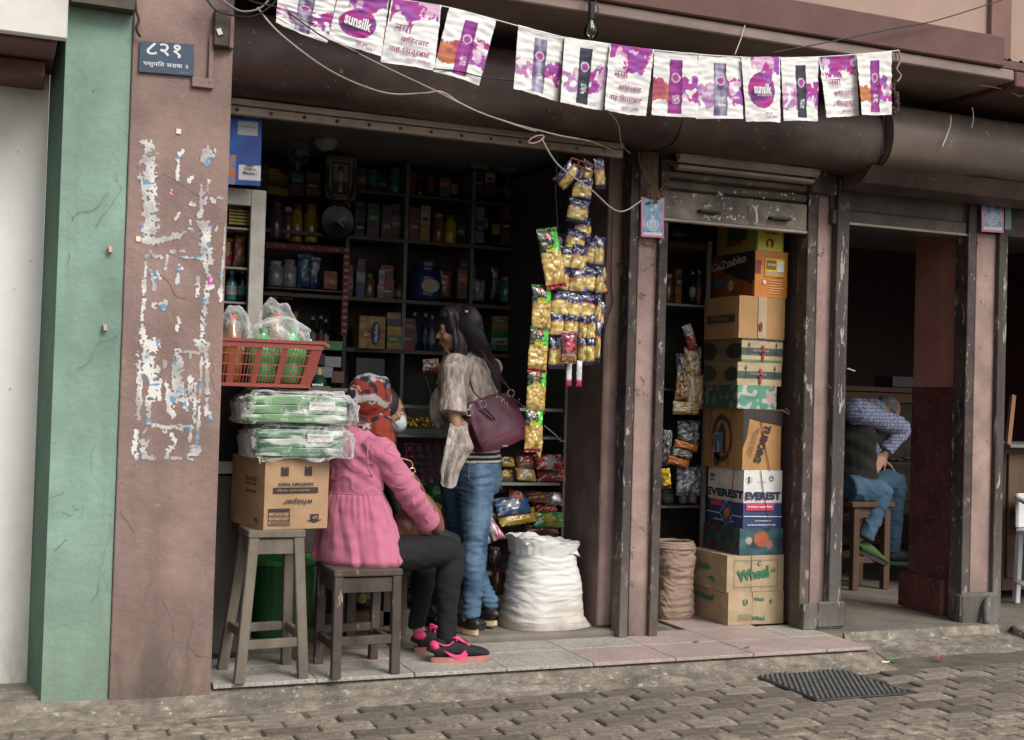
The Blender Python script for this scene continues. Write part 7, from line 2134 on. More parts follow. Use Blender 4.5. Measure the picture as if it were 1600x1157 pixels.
def row(where, px0, px1, py, Y, group, specs, seed=1, fill=1.05, jy=.1, hmax=None):
    """goods standing on a shelf; specs: list of (kind, width px, height px, colour, colour2)"""
    z = at((px0 + px1) / 2, py, Y).z
    x = px0; i = 0; k = Y * 1.05 / FOC
    kinds = {}
    for kd, wp_, hp2, c, c2 in specs:
        kinds.setdefault((kd, c), 0); 
    for kd, wp_, hp2, c, c2 in specs:
        if x + wp_ > px1 + 4: break
        pX = at(x + wp_ / 2, py, Y).x
        lab = '%s %s with %s label, %s on the %s' % (c, kd, c2, ORD[min(i, 14)], where)
        if len(lab.split()) > 16: lab = '%s %s, %s on the %s' % (c, kd, ORD[min(i, 14)].replace(' from the left', ''), where)
        yy = Y + R_.uniform(0, jy)
        item(kd, pX, yy, z, wp_ * k * fill, hp2 * k, c, c2, lab, group, seed + i)
        if kd == 'box' and hp2 < 50 and 'back shelf' in where and 'top' not in where:
            c3 = R_.choice(['brown', 'white', 'orange', 'purple', 'red', 'blue'])
            item('box', pX + R_.uniform(-.01, .01), yy, z + hp2 * k + .0005, wp_ * k, min(62 - hp2, 22) * k, c3, c, '%s box stacked %s on the %s' % (c3, ORD[min(i, 14)].replace(' from the left', ''), where), group, seed + i + 1)
        x += wp_ + R_.uniform(0, 2); i += 1

def rnd_specs(n, wr, hr_, kinds, cols, seed):
    q = random.Random(seed); out = []
    for i in range(n):
        out.append((q.choice(kinds), q.uniform(*wr), q.uniform(*hr_), q.choice(cols), q.choice(list(PALS))))
    return out

shelfm = mat('dark_shelf_board', (.09, .065, .05), .6, .3, 6, .2, 40, stretch=(.2, 1, 1), dirt=((.16, .14, .11), .5))
greyb = flat((.16, .155, .14), .6)
SY = 6.9
def board(parent, px0, px1, py, Y, depth=.3, th=.022, m=None, name='shelf'):
    z = at((px0 + px1) / 2, py, Y).z
    return MB().box((at(px0, py, Y).x, Y - .02, z - th), (at(px1, py, Y).x, Y + depth, z), 0, .002).build(name, m or shelfm, parent)
# back wall shelving
us = thing('wall_shelving', 'tall dark wall shelving filled with jars and boxes at the back of the main shop', 'shelving', (at(600, 600, SY + .15).x, SY + .15, 0))
board(us, 395, 905, 376, SY); board(us, 395, 905, 378 + 92, SY); board(us, 395, 905, 548, SY)
board(us, 395, 905, 306, SY, th=.012)
zt_ = at(600, 250, SY).z; 
for px in (398, 541, 632, 736, 838, 905):
    x = at(px, 420, SY).x
    MB().box((x - .01, SY - .015, 0.0), (x + .01, SY + .3, 2.44)).build('upright', greyb if px in (632, 736) else shelfm, us)
MB().box((at(395, 400, SY).x, SY + .3, 0), (at(905, 400, SY).x, SY + .31, 2.44)).build('back_panel', M['dark'], us)
# printed red strips
zr_ = at(470, 380, SY).z
rsx0, rsx1 = at(415, 380, SY - .03).x, at(543, 380, SY - .03).x
sps = MB().box((rsx0, SY - .028, zr_ - .045), (rsx1, SY - .022, zr_ - .01)).build('printed_strip', flat((.16, .02, .02)), us)
for k in range(3): text(us, 'Wai Wai', V((rsx0 + .08 + k * .15, SY - .03, zr_ - .028)), RX, UP, .016, flat((.4, .36, .3)), width=.07)
x = at(541, 420, SY - .03).x
b = MB().box((x - .018, SY - .028, at(541, 525, SY).z), (x + .018, SY - .022, zr_ - .05)); b.build('printed_strip', flat((.2, .02, .03)), us)
b = MB()
for k in range(13): b.box((x - .012, SY - .031, at(541, 520 - k * 10.5, SY).z), (x + .012, SY - .029, at(541, 516 - k * 10.5, SY).z))
tag(b.build('strip_pattern', flat((.35, .3, .28)), us), kind='stuff')
board(us, 415, 534, 452, SY - .05, m=greyb, th=.008)
G1 = 'goods on the back shelves of the main shop'
row('top back shelf under the ceiling', 400, 505, 304, SY, G1, rnd_specs(6, (15, 22), (34, 46), ['box', 'jar'], ['brown', 'purple', 'red', 'yellow'], 1))
row('top back shelf right of the portrait', 562, 735, 304, SY, G1, rnd_specs(10, (13, 20), (30, 44), ['box', 'jar', 'tin'], ['brown', 'purple', 'orange', 'black', 'teal'], 2))
row('top back shelf behind the right end', 742, 838, 306, SY, G1, rnd_specs(6, (13, 18), (30, 40), ['box', 'bottle'], ['brown', 'purple', 'black'], 22))
row('second back shelf left of the clock', 420, 505, 376, SY, G1, [('jar', 20, 55, 'purple', 'brown'), ('jar', 15, 50, 'brown', 'white'), ('jar', 19, 58, 'yellow', 'red'), ('jar', 20, 58, 'yellow', 'orange'), ('box', 14, 40, 'gold', 'white')])
row('second back shelf right of the clock', 556, 632, 378, SY, G1, rnd_specs(4, (15, 20), (48, 60), ['box', 'jar'], ['brown', 'orange', 'gold', 'purple'], 3))
row('second back shelf in the middle bay', 640, 735, 380, SY, G1, [('box', 17, 54, 'brown', 'red'), ('box', 15, 58, 'gold', 'white'), ('jar', 18, 45, 'brown', 'yellow'), ('jar', 18, 45, 'yellow', 'green'), ('box', 16, 52, 'black', 'brown')])
row('second back shelf in the right bay', 742, 836, 383, SY, G1, rnd_specs(6, (12, 18), (45, 62), ['box', 'bottle', 'jar'], ['brown', 'red', 'black', 'silver'], 4))
row('second back shelf at the far right end', 845, 900, 386, SY, G1, rnd_specs(3, (14, 18), (40, 60), ['box', 'jar'], ['brown', 'red', 'purple'], 44))
row('little grey shelf at the left', 420, 532, 450, SY - .04, G1, [('jar', 22, 38, 'silver', 'white'), ('jar', 22, 42, 'silver', 'silver'), ('packet', 19, 52, 'blue', 'teal'), ('packet', 18, 50, 'blue', 'white'), ('box', 20, 28, 'red', 'orange')])
row('third back shelf left bay', 420, 536, 470, SY, G1, rnd_specs(2, (15, 20), (10, 14), ['box', 'tin'], ['brown', 'silver'], 5))
row('third back shelf middle bay', 549, 632, 468, SY, G1, [('box', 7, 52, 'orange', 'white'), ('box', 13, 48, 'blue', 'silver'), ('jar', 18, 40, 'brown', 'green'), ('box', 9, 24, 'pink', 'white'), ('box', 20, 34, 'red', 'brown'), ('tin', 14, 24, 'black', 'silver')])
row('third back shelf right of the blue container', 690, 838, 470, SY, G1, rnd_specs(8, (14, 22), (30, 60), ['box', 'jar', 'packet'], ['black', 'purple', 'brown', 'teal', 'silver'], 6))
row('third back shelf at the far right end', 845, 900, 472, SY, G1, [('packet', 25, 40, 'pink', 'white'), ('packet', 24, 60, 'silver', 'red')])
row('fourth back shelf left bay', 420, 536, 546, SY, G1, [('bottle', 14, 60, 'brown', 'white'), ('bottle', 14, 62, 'brown', 'yellow'), ('packet', 19, 58, 'gold', 'orange'), ('bottle', 11, 34, 'pink', 'red'), ('bottle', 12, 50, 'black', 'silver'), ('bottle', 12, 52, 'black', 'red'), ('bottle', 12, 48, 'black', 'white')])
row('fourth back shelf middle bay', 604, 690, 548, SY, G1, [('box', 22, 36, 'yellow', 'green'), ('box', 22, 28, 'red', 'brown'), ('bottle', 11, 62, 'blue', 'teal'), ('bottle', 12, 60, 'black', 'blue'), ('bottle', 11, 58, 'blue', 'silver')])
row('fourth back shelf right of the hair', 766, 836, 550, SY, G1, [('box', 27, 34, 'green', 'white'), ('box', 18, 22, 'black', 'silver'), ('packet', 16, 30, 'red', 'white')])
# golden malt box with blue oval
hb = item('box', at(578, 545, SY - .03).x, SY - .0, at(578, 546, SY).z, .155, .185, 'gold', 'orange', 'golden carton with a dark blue oval on the fourth back shelf', G1, 1)
b = MB().lathe([(.001, 0), (.026, 0)], (0, 0, 0), 18)
c_ = hb.location + V((.018, -.075, .09))
b = MB(); b.poly([c_ + V((math.cos(a) * .026, 0, math.sin(a) * .065)) for a in [k * .35 for k in range(18)]]); b.build('blue_oval', flat((.02, .04, .12)), hb)
text(hb, 'Horlicks', c_ + V((0, -.002, 0)), V((0, 0, 1)), V((-1, 0, 0)), .020, wh, width=.10, bold=.03)
# big blue container with oval label
bc = thing('blue_container', 'big dark blue container with a pale oval label on the third back shelf', 'container', (at(668, 466, SY).x, SY + .05, at(668, 468, SY).z))
MB().lathe([(.085, 0), (.095, .02), (.095, .13), (.07, .17), (.07, .185), (.088, .19), (.088, .215), (.02, .225)], (0, 0, 0), 22).build('container_body', flat((.015, .04, .09), .3), bc, world=False, smooth=False)
MB().poly([V((math.cos(a) * .055, -.098, .075 + math.sin(a) * .04)) for a in [k * .35 for k in range(18)]]).build('oval_label', flat((.38, .33, .26)), bc, world=False)
# portrait with garland
pf = thing('framed_portrait', 'framed old black and white portrait draped with a garland above the clock', 'framed portrait', at(532, 312, SY - .06))
A, B_, C_, D_ = at(512, 246, SY - .04), at(555, 250, SY - .04), at(552, 312, SY - .06), at(511, 308, SY - .06)
def frm(u, v): return D_.lerp(C_, u).lerp(A.lerp(B_, u), v)
def pcol(u, v):
    if u < .16 or u > .84 or v < .1 or v > .9: return (.26, .24, .19)
    if u < .22 or u > .78 or v < .15 or v > .86: return (.03, .03, .03)
    if (u - .5) ** 2 * 2.4 + (v - .56) ** 2 < .022: return (.38, .37, .35)
    if (u - .5) ** 2 * 2 + (v - .68) ** 2 < .02: return (.06, .06, .06)
    if v < .42 and abs(u - .5) < .28 - (.42 - v) * -.1: return (.07, .07, .075) if abs(u - .5) > (.44 - v) * .25 + .0 else (.42, .42, .4)
    return (.24, .24, .23)
pgrid('portrait', lambda u, v: frm(u, v), 34, 48, pcol, M['vc'], pf)
b = MB()
for a_, c_ in ((A, B_), (B_, C_), (C_, D_), (D_, A)): b.bar(a_, c_, .022, .018, 0, (0, 1, 0))
b.build('frame', flat((.13, .11, .08), .5), pf)
MB().tube([frm(0, .8), frm(.02, .2), frm(.3, -.1), frm(.6, -.14), frm(.95, .15), frm(1, .8)], .012, 6, sub=4).build('garland', flat((.05, .035, .03), .95), pf)
ck = thing('wall_clock', 'round black wall clock with two pale hands below the portrait', 'clock', at(527, 347, SY - .05))
cc = at(527, 347, SY - .05)
b = MB().lathe([(.001, -.03), (.10, -.03), (.105, -.02), (.105, 0), (.093, .012), (.001, .004)], (0, 0, 0), 36)
for v in b.v: v.xyz = cc + V((v.x, -v.z, v.y))
b.build('clock_case', flat((.012, .014, .018), .2), ck)
MB().bar(cc + V((0, -.016, 0)), cc + V((.045, -.016, .028)), .004, .002, 0, (0, 1, 0)).build('hand', wh, ck)
MB().bar(cc + V((0, -.016, 0)), cc + V((.035, -.016, -.026)), .005, .002, 0, (0, 1, 0)).build('hand', wh, ck)
text(ck, 'QUARTZ', cc + V((-.012, -.014, .045)), RX, UP, .014, flat((.3, .32, .34)), width=.06)
for px, py, sz in ((749, 260, .055), (795, 264, .045), (471, 238, .03)):
    p = at(px, py, SY - .05)
    tag(MB().box(p - V((sz, .01, .018)), p + V((sz, 0, .018)), 0, .002).build('price_plate', flat((.16, .17, .17)), None), 'small pale plate fixed under the ceiling, %s' % {749: 'above the middle bay', 795: 'above the right bay', 471: 'left of the portrait'}[px], 'plate')
p = at(508, 226, 6.6)
lf_ = thing('ceiling_lamp', 'unlit round lamp fitting on the shop ceiling above the portrait', 'lamp', p)
MB().lathe([(.07, .03), (.07, .01), (.05, -.02), (.01, -.035)], p, 20).build('lamp_shade', flat((.35, .35, .36), .3), lf_, smooth=True)
MB().lathe([(.03, .03), (.03, .06)], p, 12).build('lamp_base', greyb, lf_)
fn = thing('wall_fan', 'small wall fan with wire cage left of the portrait near the ceiling', 'fan', at(466, 246, 6.7))
c0 = at(466, 242, 6.7)
b = MB()
for r in (.02, .045, .06): b.tube([c0 + V((math.cos(a) * r, -.03 + r * .3, math.sin(a) * r)) for a in [k * .35 for k in range(19)]], .002, 5)
for k in range(8): a = k * .785; b.bar(c0 + V((0, -.03, 0)), c0 + V((math.cos(a) * .06, -.012, math.sin(a) * .06)), .002, .002)
b.build('cage', flat((.25, .25, .25)), fn); MB().box(c0 - V((.01, -.0, .08)), c0 + V((.01, .3, -.04))).build('arm', greyb, fn)
# white framed cabinet behind the pillar
CY = 5.30
cab = thing('display_cabinet', 'weathered white framed glass cabinet half hidden behind the brown pillar', 'cabinet', (at(385, 600, CY).x, CY + .15, 0))
wf = mat('chipped_white_frame', (.36, .34, .31), .6, .2, 14, .2, 60, chips=((.12, .1, .09), .64, 30), dirt=((.2, .17, .14), .5))
cx0, cx1, cxi = xR - .06, at(413, 400, CY).x, at(390, 400, CY).x
ctz = at(390, 296, CY).z; cti = at(380, 321, CY).z
MB().box((cxi, CY, .75), (cx1, CY + .03, ctz), 0, .002).build('frame_post', wf, cab)
MB().box((cx0, CY, cti), (cxi - .001, CY + .03, ctz), 0, .002).build('frame_rail', wf, cab)
MB().box((cx0, CY + .002, .75), (cxi - .001, CY + .03, .80)).build('frame_rail', wf, cab)
MB().box((cx1 - .02, CY + .031, .75), (cx1, CY + .38, ctz)).build('side_panel', flat((.12, .12, .11)), cab)
MB().box((cx0, CY + .36, .75), (cx1 - .021, CY + .38, ctz)).build('back_panel', M['dark'], cab)
MB().box((cx0, CY + .005, 0), (cx1, CY + .38, .74)).build('cabinet_base', M['dark'], cab)
for py in (356, 418, 472): board(cab, 340, 389, py, CY + .05, .26, .01, greyb)
b = MB(); 
MB().box((cxi - .004, CY + .012, .80), (cxi - .0, CY + .016, cti)).build('edge_trim', M['black'], cab)
G2 = 'goods in the white framed cabinet'
for i in range(5):
    p = at(373, 354 - i * 5, CY + .12)
    tag(MB().box((p.x - .05, CY + .07, p.z), (p.x + .055, CY + .2, p.z + .011), 0, .002).build('yellow_packet', pm_('yellow'), None), ['bottom', 'second', 'third', 'fourth', 'topmost'][i] + ' yellow packet of the flat pile in the white framed cabinet', 'packet', G2)
row('middle level of the white framed cabinet', 352, 388, 417, CY + .1, G2, [('packet', 14, 44, 'red', 'yellow'), ('packet', 16, 50, 'brown', 'red')])
row('lower level of the white framed cabinet', 354, 392, 471, CY + .1, G2, [('bottle', 16, 44, 'teal', 'silver'), ('bottle', 13, 46, 'black', 'teal')])

# glass counter with sweets, nets and packets
KY = 5.92
kt = thing('display_counter', 'long dark shop counter with glass top and open shelves behind the two standing customers', 'counter', (at(760, 700, KY).x, KY + .2, 0))
kx0, kx1 = at(620, 700, KY).x, xa - .012
ktz = at(655, 634, KY).z
board(kt, 620, 0, 0, KY) if False else None
def kb(z, th=.015, m=None, d=.42, nm='shelf', y0=KY): return MB().box((kx0, y0, z - th), (kx1, y0 + d, z), 0, .002).build(nm, m or shelfm, kt)
kb(ktz, .012, M['glass'], nm='glass_top'); MB().box((kx0, KY - .004, ktz - .014), (kx1, KY - .001, ktz + .002)).build('top_trim', M['metal'], kt)
z680 = at(655, 680, KY).z; z755 = at(820, 755, KY).z; z835 = at(820, 838, KY).z
kb(z680, .01, greyb); kb(z755, .014, mat('grey_shelf_edge', (.2, .22, .2), .5)); kb(z835, .014)
MB().box((kx0, KY - .003, z680 - .012), (kx1, KY - .001, z680 + .001)).build('shelf_trim', M['metal'], kt)
MB().box((kx0, KY + .43, 0), (kx1, KY + .44, ktz)).build('back_panel', M['dark'], kt)
MB().box((kx0 - .015, KY, 0), (kx0 - .001, KY + .43, ktz)).build('side_panel', shelfm, kt)
MB().box((at(500, 955, 5.7).x, 5.72, .001), (at(700, 955, 5.7).x, 5.90, .075), 0, .004).build('plinth_plank', M['wood'], kt)
MB().box((at(745, 955, KY - .03).x, KY - .06, .001), (kx1, KY - .005, .05), 0, .004).build('plinth_plank', shelfm, kt)
G3 = 'goods in the glass counter'
b = MB()
sw1 = thing('sweet_tray', 'open tray of gold wrapped sweets under the glass top of the counter', 'sweets tray', (at(660, 668, KY + .06).x, KY + .1, z680))
MB().box((at(622, 668, KY + .02).x, KY + .02, z680 + .001), (at(690, 668, KY + .02).x, KY + .2, z680 + .03)).build('tray', greyb, sw1)
for i in range(70):
    p = V((R_.uniform(at(640, 660, KY).x, at(688, 660, KY).x), KY + R_.uniform(.03, .16), z680 + .04 + R_.uniform(0, .04)))
    b.ball(p, (.013, .008, .007), 0, 6, 4, Matrix.Rotation(R_.uniform(0, 6), 3, 'Y'))
tag(b.build('gold_sweets', mat('gold_foil', (.65, .42, .07), .25, .2, 30, .3, 80, metal=.8), sw1), kind='stuff')
nt_ = thing('net_bag', 'red net full of dark blue balls hanging under the counter shelf', 'net bag', at(668, 757, KY - .03))
for i in range(5):
    for j in range(4):
        MB().ball(at(640 + j * 14 + (i % 2) * 3, 702 + i * 12, KY - .03 + .02 * (j % 2)), .0155, 0, 12, 8).build('ball', flat((.05, .09, .17), .2), nt_, smooth=True)
b = MB()
for j in range(6): b.tube([at(633 + j * 12, 692, KY - .05), at(633 + j * 12 + 3, 725, KY - .055), at(633 + j * 12, 757, KY - .05)], .002, 4, sub=2)
for i in range(7): b.tube([at(632, 694 + i * 10, KY - .055), at(692, 696 + i * 10, KY - .055)], .002, 4)
b.build('net', flat((.35, .03, .05)), nt_)
def lying(label, px, py, Y, w_, h_, c, c2, rot=0, t_=.05, seed=0):
    p = at(px, py, Y); cc, c3 = PALS[c], PALS[c2]
    t = thing('packet', label, 'packet', p, 0, 'packets piled on the right hand counter shelves')
    k = Y * 1.05 / FOC
    packet('pouch', t, (0, 0, 0), V((math.cos(rot), 0, math.sin(rot))), V((-math.sin(rot), .6, math.cos(rot))), w_ * k, h_ * k * 1.1, t_, lambda u, v: (c3 if (u - .5) ** 2 + (v - .5) ** 2 < .05 else (cc if nz((u * 3, v * 5, seed)) > -.22 else lerp(cc, c3, .8))), seed=seed, n=(18, 14), local=True)
    return t
YK2 = KY + .06
L_ = [(858, 722, 50, 26, 'red', 'white', 0, 'upper flat red packet at the right end of the red row'), (862, 742, 52, 22, 'red', 'brown', 0, 'lower flat red packet at the right end of the red row'), (822, 722, 36, 24, 'brown', 'red', .05, 'dark red packet left of the two flat red ones'),
      (822, 742, 34, 20, 'gold', 'white', -.05, 'gold packet with pale print on the upper counter shelf'), (790, 722, 30, 16, 'yellow', 'black', .0, 'yellow banded packet at the left of the upper counter shelf'), (788, 743, 32, 20, 'brown', 'yellow', .0, 'brown packet with yellow edge at the left of the upper counter shelf'),
      (800, 790, 60, 30, 'blue', 'silver', .1, 'dark blue glossy packet on the lower counter shelf'), (808, 776, 30, 16, 'orange', 'pink', -.3, 'small orange packet lying on top of the blue one'), (772, 800, 34, 26, 'silver', 'brown', .1, 'crumpled clear packet at the left of the lower counter shelf'),
      (808, 808, 66, 24, 'yellow', 'gold', .12, 'long bright yellow packet on the lower counter shelf'), (856, 812, 56, 26, 'green', 'yellow', -.05, 'dark green packet with yellow edge at the right of the lower shelf'), (850, 790, 40, 24, 'red', 'brown', .2, 'dark red packet behind the green one'), (838, 776, 44, 20, 'brown', 'orange', -.1, 'brown packet behind the blue one'), (866, 780, 36, 22, 'purple', 'silver', 0, 'purple packet at the back right of the lower shelf'), (846, 825, 60, 20, 'brown', 'red', 0, 'brown packet lying under the green one')]
for i, (px, py, w_, h_, c, c2, ro, lab) in enumerate(L_): lying(lab, px, py, YK2 + .02 * (i % 3) + (.08 if 'behind' in lab or 'back' in lab else 0), w_, h_, c, c2, ro, .045, i * 1.7)
lying('green shiny melon shaped packet below the blue balls', 684, 768, KY - .03, 30, 24, 'green', 'green', .1, .06, 31)
lying('yellow green packet below the green shiny one', 676, 794, KY - .03, 30, 24, 'yellow', 'green', -.4, .05, 33)
lying('pink packet standing askew beside the white sack', 768, 824, KY - .06, 20, 44, 'pink', 'white', .5, .04, 35)
lying('silver and blue packet behind the thigh of the standing person', 756, 838, KY - .05, 24, 26, 'silver', 'blue', .2, .04, 37)
lying('dark packet with red edge above the bright yellow one', 778, 762, KY + .05, 22, 14, 'black', 'red', 0, .04, 39)
G4 = 'jars and bottles on the floor below the counter'
row('floor below the counter by the sack', 748, 800, 932, KY - .12, G4, [('jar', 24, 40, 'black', 'silver'), ('jar', 24, 42, 'brown', 'red')])
row('crate level below the counter near the white sack', 748, 800, 892, KY - .06, G4, [('jar', 22, 34, 'purple', 'black'), ('jar', 22, 34, 'black', 'brown')])
row('plank behind the low stool', 492, 690, 950, 5.78, G4, [('packet', 32, 46, 'silver', 'red'), ('bottle', 14, 44, 'blue', 'white'), ('bottle', 16, 46, 'blue', 'teal'), ('bottle', 14, 44, 'black', 'gold'), ('box', 18, 38, 'blue', 'pink'), ('box', 9, 46, 'teal', 'blue'), ('bottle', 12, 44, 'blue', 'white'), ('packet', 22, 30, 'red', 'gold'), ('jar', 22, 30, 'black', 'teal'), ('packet', 24, 30, 'gold', 'brown')])
MB().box((at(490, 870, 5.95).x, 5.93, .3), (kx0 - .02, 6.2, .315)).build('shelf', greyb, kt)
G5 = 'goods on the low shelf behind the stools'
z_ = .316
for i, (px, c, c2, kd) in enumerate([(494, 'red', 'green', 'packet'), (514, 'green', 'white', 'packet'), (540, 'teal', 'white', 'box'), (566, 'silver', 'blue', 'box'), (592, 'green', 'yellow', 'jar')]):
    item(kd, at(px, 850, 6.0).x, 6.02, z_, .075, .13, c, c2, '%s %s with %s label, %s on the low shelf behind the stools' % (c, kd, c2, ORD[i]), G5, i + 40)
# counter items beside the basket: green bottle with gold cap, boxes
lb = MB().box((at(470, 640, 5.9).x, 5.75, at(500, 606, 5.8).z - .02), (at(545, 640, 5.9).x, 6.1, at(500, 606, 5.8).z)).build('side_counter', shelfm, None)
tag(lb, 'dark side counter holding the green bottle behind the red basket', 'counter')
MB().box((at(472, 640, 5.9).x, 5.78, 0.001), (at(543, 640, 5.9).x, 6.08, at(500, 606, 5.8).z - .021)).build('counter_body', M['dark'], lb)
gt = thing('green_bottle', 'dark green bottle with a gold cap just right of the red basket', 'bottle', at(498, 605, 5.82))
MB().lathe([(.03, 0), (.036, .01), (.036, .035), (.024, .05), (.014, .058)], (0, 0, 0), 16).build('bottle_body', flat((.015, .04, .03), .25), gt, world=False)
MB().lathe([(.012, .056), (.012, .085), (.009, .088)], (0, 0, 0), 12).build('cap', flat((.45, .32, .1), .4), gt, world=False)
text(gt, 'amul', at(496, 601, 5.775), RX, UP, .012, wh, width=.05, bold=.04)
tag(MB().box(at(488, 609, 5.77) + V((0, 0, 0)), at(517, 604, 5.77) + V((0, .05, .0)), 0, .002).build('green_tray', flat((.02, .12, .06)), None), 'flat green tray under the dark green bottle', 'tray')
for i, (px, py, w_, h_, c) in enumerate(((500, 582, 40, 16, 'silver'), (520, 566, 26, 16, 'silver'), (496, 562, 24, 18, 'black'), (505, 540, 60, 14, 'green'), (528, 590, 20, 18, 'brown'))):
    p = at(px, py + h_ / 2, 6.0); k = 6.3 / FOC
    t = thing('product_box', ['wide grey carton just right of the basket', 'small grey carton above the wide one', 'black carton at the left of the small grey one', 'flat olive carton on top of the pile right of the basket', 'brown carton beside the green bottle'][i], 'box', p, .0, 'cartons piled right of the red basket')
    MB().box((-w_ * k / 2, 0, 0), (w_ * k / 2, .14, h_ * k), 0, .002).build('box', flat(tuple(q * .5 for q in PALS[c])), t, world=False)
# packet of noodles held up on a stand next to the standing customer, on the glass counter
bi = thing('biscuit_packet', 'white and brown printed sweets box standing on the glass counter before the standing person', 'packet', at(672, 585, 5.95))
packet('pouch', bi, at(673, 573, 5.95), V((1, 0, .08)), UP, .085, .075, .03, lambda u, v: (.12, .04, .03) if v < .35 and u > .1 else ((.5, .48, .45) if nz((u * 4, v * 4, 2)) > -.05 else (.3, .07, .04)), seed=4)
MB().tube([at(665, 588, 5.96), at(672, 610, 5.96), at(676, 634, 5.96)], .003, 6).build('wire_stand', M['metal'], bi)
tag(MB().box((at(556, 600, 6.25).x, 6.25, 0), (at(600, 600, 6.25).x, 6.4, at(570, 560, 6.25).z)).build('grey_cabinet', flat((.03, .032, .03)), None), 'dark grey cabinet behind the headscarf of the seated person', 'cabinet')

# ---------------------------------------------------------------- second doorway shelves
dsh_ = thing('side_shelving', 'dim timber shelving on the left behind the second doorway', 'shelving', (xb + .25, 6.1, 0))
D0, D1 = xb + .03, at(1098, 600, 6.0).x
for py, th, m_ in ((380, .03, M['wood']), (476, .012, greyb), (608, .012, shelfm), (790, .012, shelfm)):
    z = at(1070, py, 6.0).z; MB().box((D0, 5.98, z - th), (D1 + .02, 6.35, z)).build('shelf', m_, dsh_)
MB().box((D1 + .0, 5.97, 0), (D1 + .022, 5.995, at(1108, 378, 6.0).z - .001), 0, .002).build('upright', flat((.34, .32, .3)), dsh_)
MB().box((D0, 6.36, 0), (D1 + .4, 6.37, 2.3)).build('back_panel', M['dark'], dsh_)
G6 = 'goods on the shelves behind the second doorway'
row('upper shelf behind the second doorway', 1046, 1098, 474, 6.05, G6, [('jar', 16, 50, 'brown', 'white'), ('box', 12, 60, 'orange', 'brown'), ('bottle', 11, 55, 'black', 'silver'), ('bottle', 11, 58, 'brown', 'red')])
row('top shelf behind the second doorway', 1046, 1098, 377, 6.05, G6, [('box', 22, 20, 'black', 'brown'), ('box', 24, 18, 'brown', 'black')])
def bagp(label, px, py, w_, h_, Y, rot, cf, seed, film_=False):
    t = thing('hanging_packet', label, 'packet', at(px, py + h_ / 2, Y), 0, 'packets behind the second doorway')
    k = Y * 1.05 / FOC
    packet('pouch', t, at(px, py, Y), V((math.cos(rot), 0, math.sin(rot))), V((-math.sin(rot), 0, math.cos(rot))), w_ * k, h_ * k, .06, cf, seed=seed, n=(22, 24))
def gold_c(s): return lambda u, v: lerp((.2, .1, .03), (.52, .38, .16), clamp(.5 + 2.2 * nz((u * 7, v * 7, s)))) if nz((u * 5, v * 5, s + 3)) > -.2 else (.4, .38, .34)
def clear_c(s): return lambda u, v: lerp((.05, .05, .05), (.36, .36, .34), clamp(.35 + 2.0 * nz((u * 6, v * 8, s))))
bagp('dark red topped packet pointing up at the top of the hanging bundle', 1078, 528, 18, 46, 5.86, .35, lambda u, v: (.28, .04, .03) if v < .6 else (.35, .3, .27), 1)
bagp('gold snack packet in the middle of the hanging bundle', 1082, 568, 34, 56, 5.88, 0, gold_c(2), 2)
bagp('clear packet of pale sweets in the hanging bundle', 1068, 580, 26, 60, 5.9, .1, clear_c(4), 3)
bagp('dark red and gold packet low in the hanging bundle', 1066, 606, 26, 50, 5.87, -.1, lambda u, v: (.18, .05, .03) if nz((u * 6, v * 6, 1)) > 0 else (.35, .25, .1), 4)
bagp('bright gold strip packet low in the hanging bundle', 1079, 610, 13, 56, 5.85, 0, lambda u, v: (.5, .42, .28), 5)
bagp('clear bag of golden snacks at the right of the bundle', 1090, 612, 22, 60, 5.88, 0, gold_c(8), 6)
bagp('clear bag lying flat with golden snacks at its right', 1072, 638, 52, 22, 5.84, 0, gold_c(11), 7)
bagp('clear bag of green and silver sweets above the orange packets', 1076, 676, 44, 40, 5.9, 0, clear_c(14), 8)
bagp('upper orange banded packet behind the second doorway', 1072, 697, 46, 13, 5.84, -.2, lambda u, v: (.5, .16, .03), 9)
bagp('clear window packet between the two orange bands', 1066, 709, 40, 16, 5.845, -.2, clear_c(19), 10)
bagp('lower orange banded packet behind the second doorway', 1060, 722, 42, 14, 5.84, -.22, lambda u, v: (.48, .15, .03), 11)
bagp('clear bag on the left above the yellow packet', 1042, 700, 18, 60, 5.9, 0, clear_c(22), 12)
bagp('clear bag of blue grey sweets beside the yellow packet', 1076, 752, 48, 48, 5.9, 0, lambda u, v: lerp((.05, .06, .08), (.3, .32, .36), clamp(.35 + 2 * nz((u * 7, v * 9, 5)))), 13)
bagp('bright yellow packet at the left edge of the second doorway', 1040, 748, 18, 34, 5.84, .1, lambda u, v: (.5, .36, .02) if v > .2 else (.3, .05, .02), 14)
row('low shelf behind the second doorway', 1046, 1098, 788, 5.99, G6, [('tin', 20, 22, 'teal', 'silver'), ('jar', 14, 22, 'silver', 'white'), ('jar', 16, 26, 'silver', 'silver')])
tag(MB().box((D0 + .03, 5.86, at(1056, 826, 5.86).z), (D0 + .10, 5.90, at(1056, 829, 5.86).z + .014), 0, .002).build('yellow_scoop', flat((.4, .33, .04)), None), 'small yellow scoop lying on top of the brown woven sack', 'scoop')

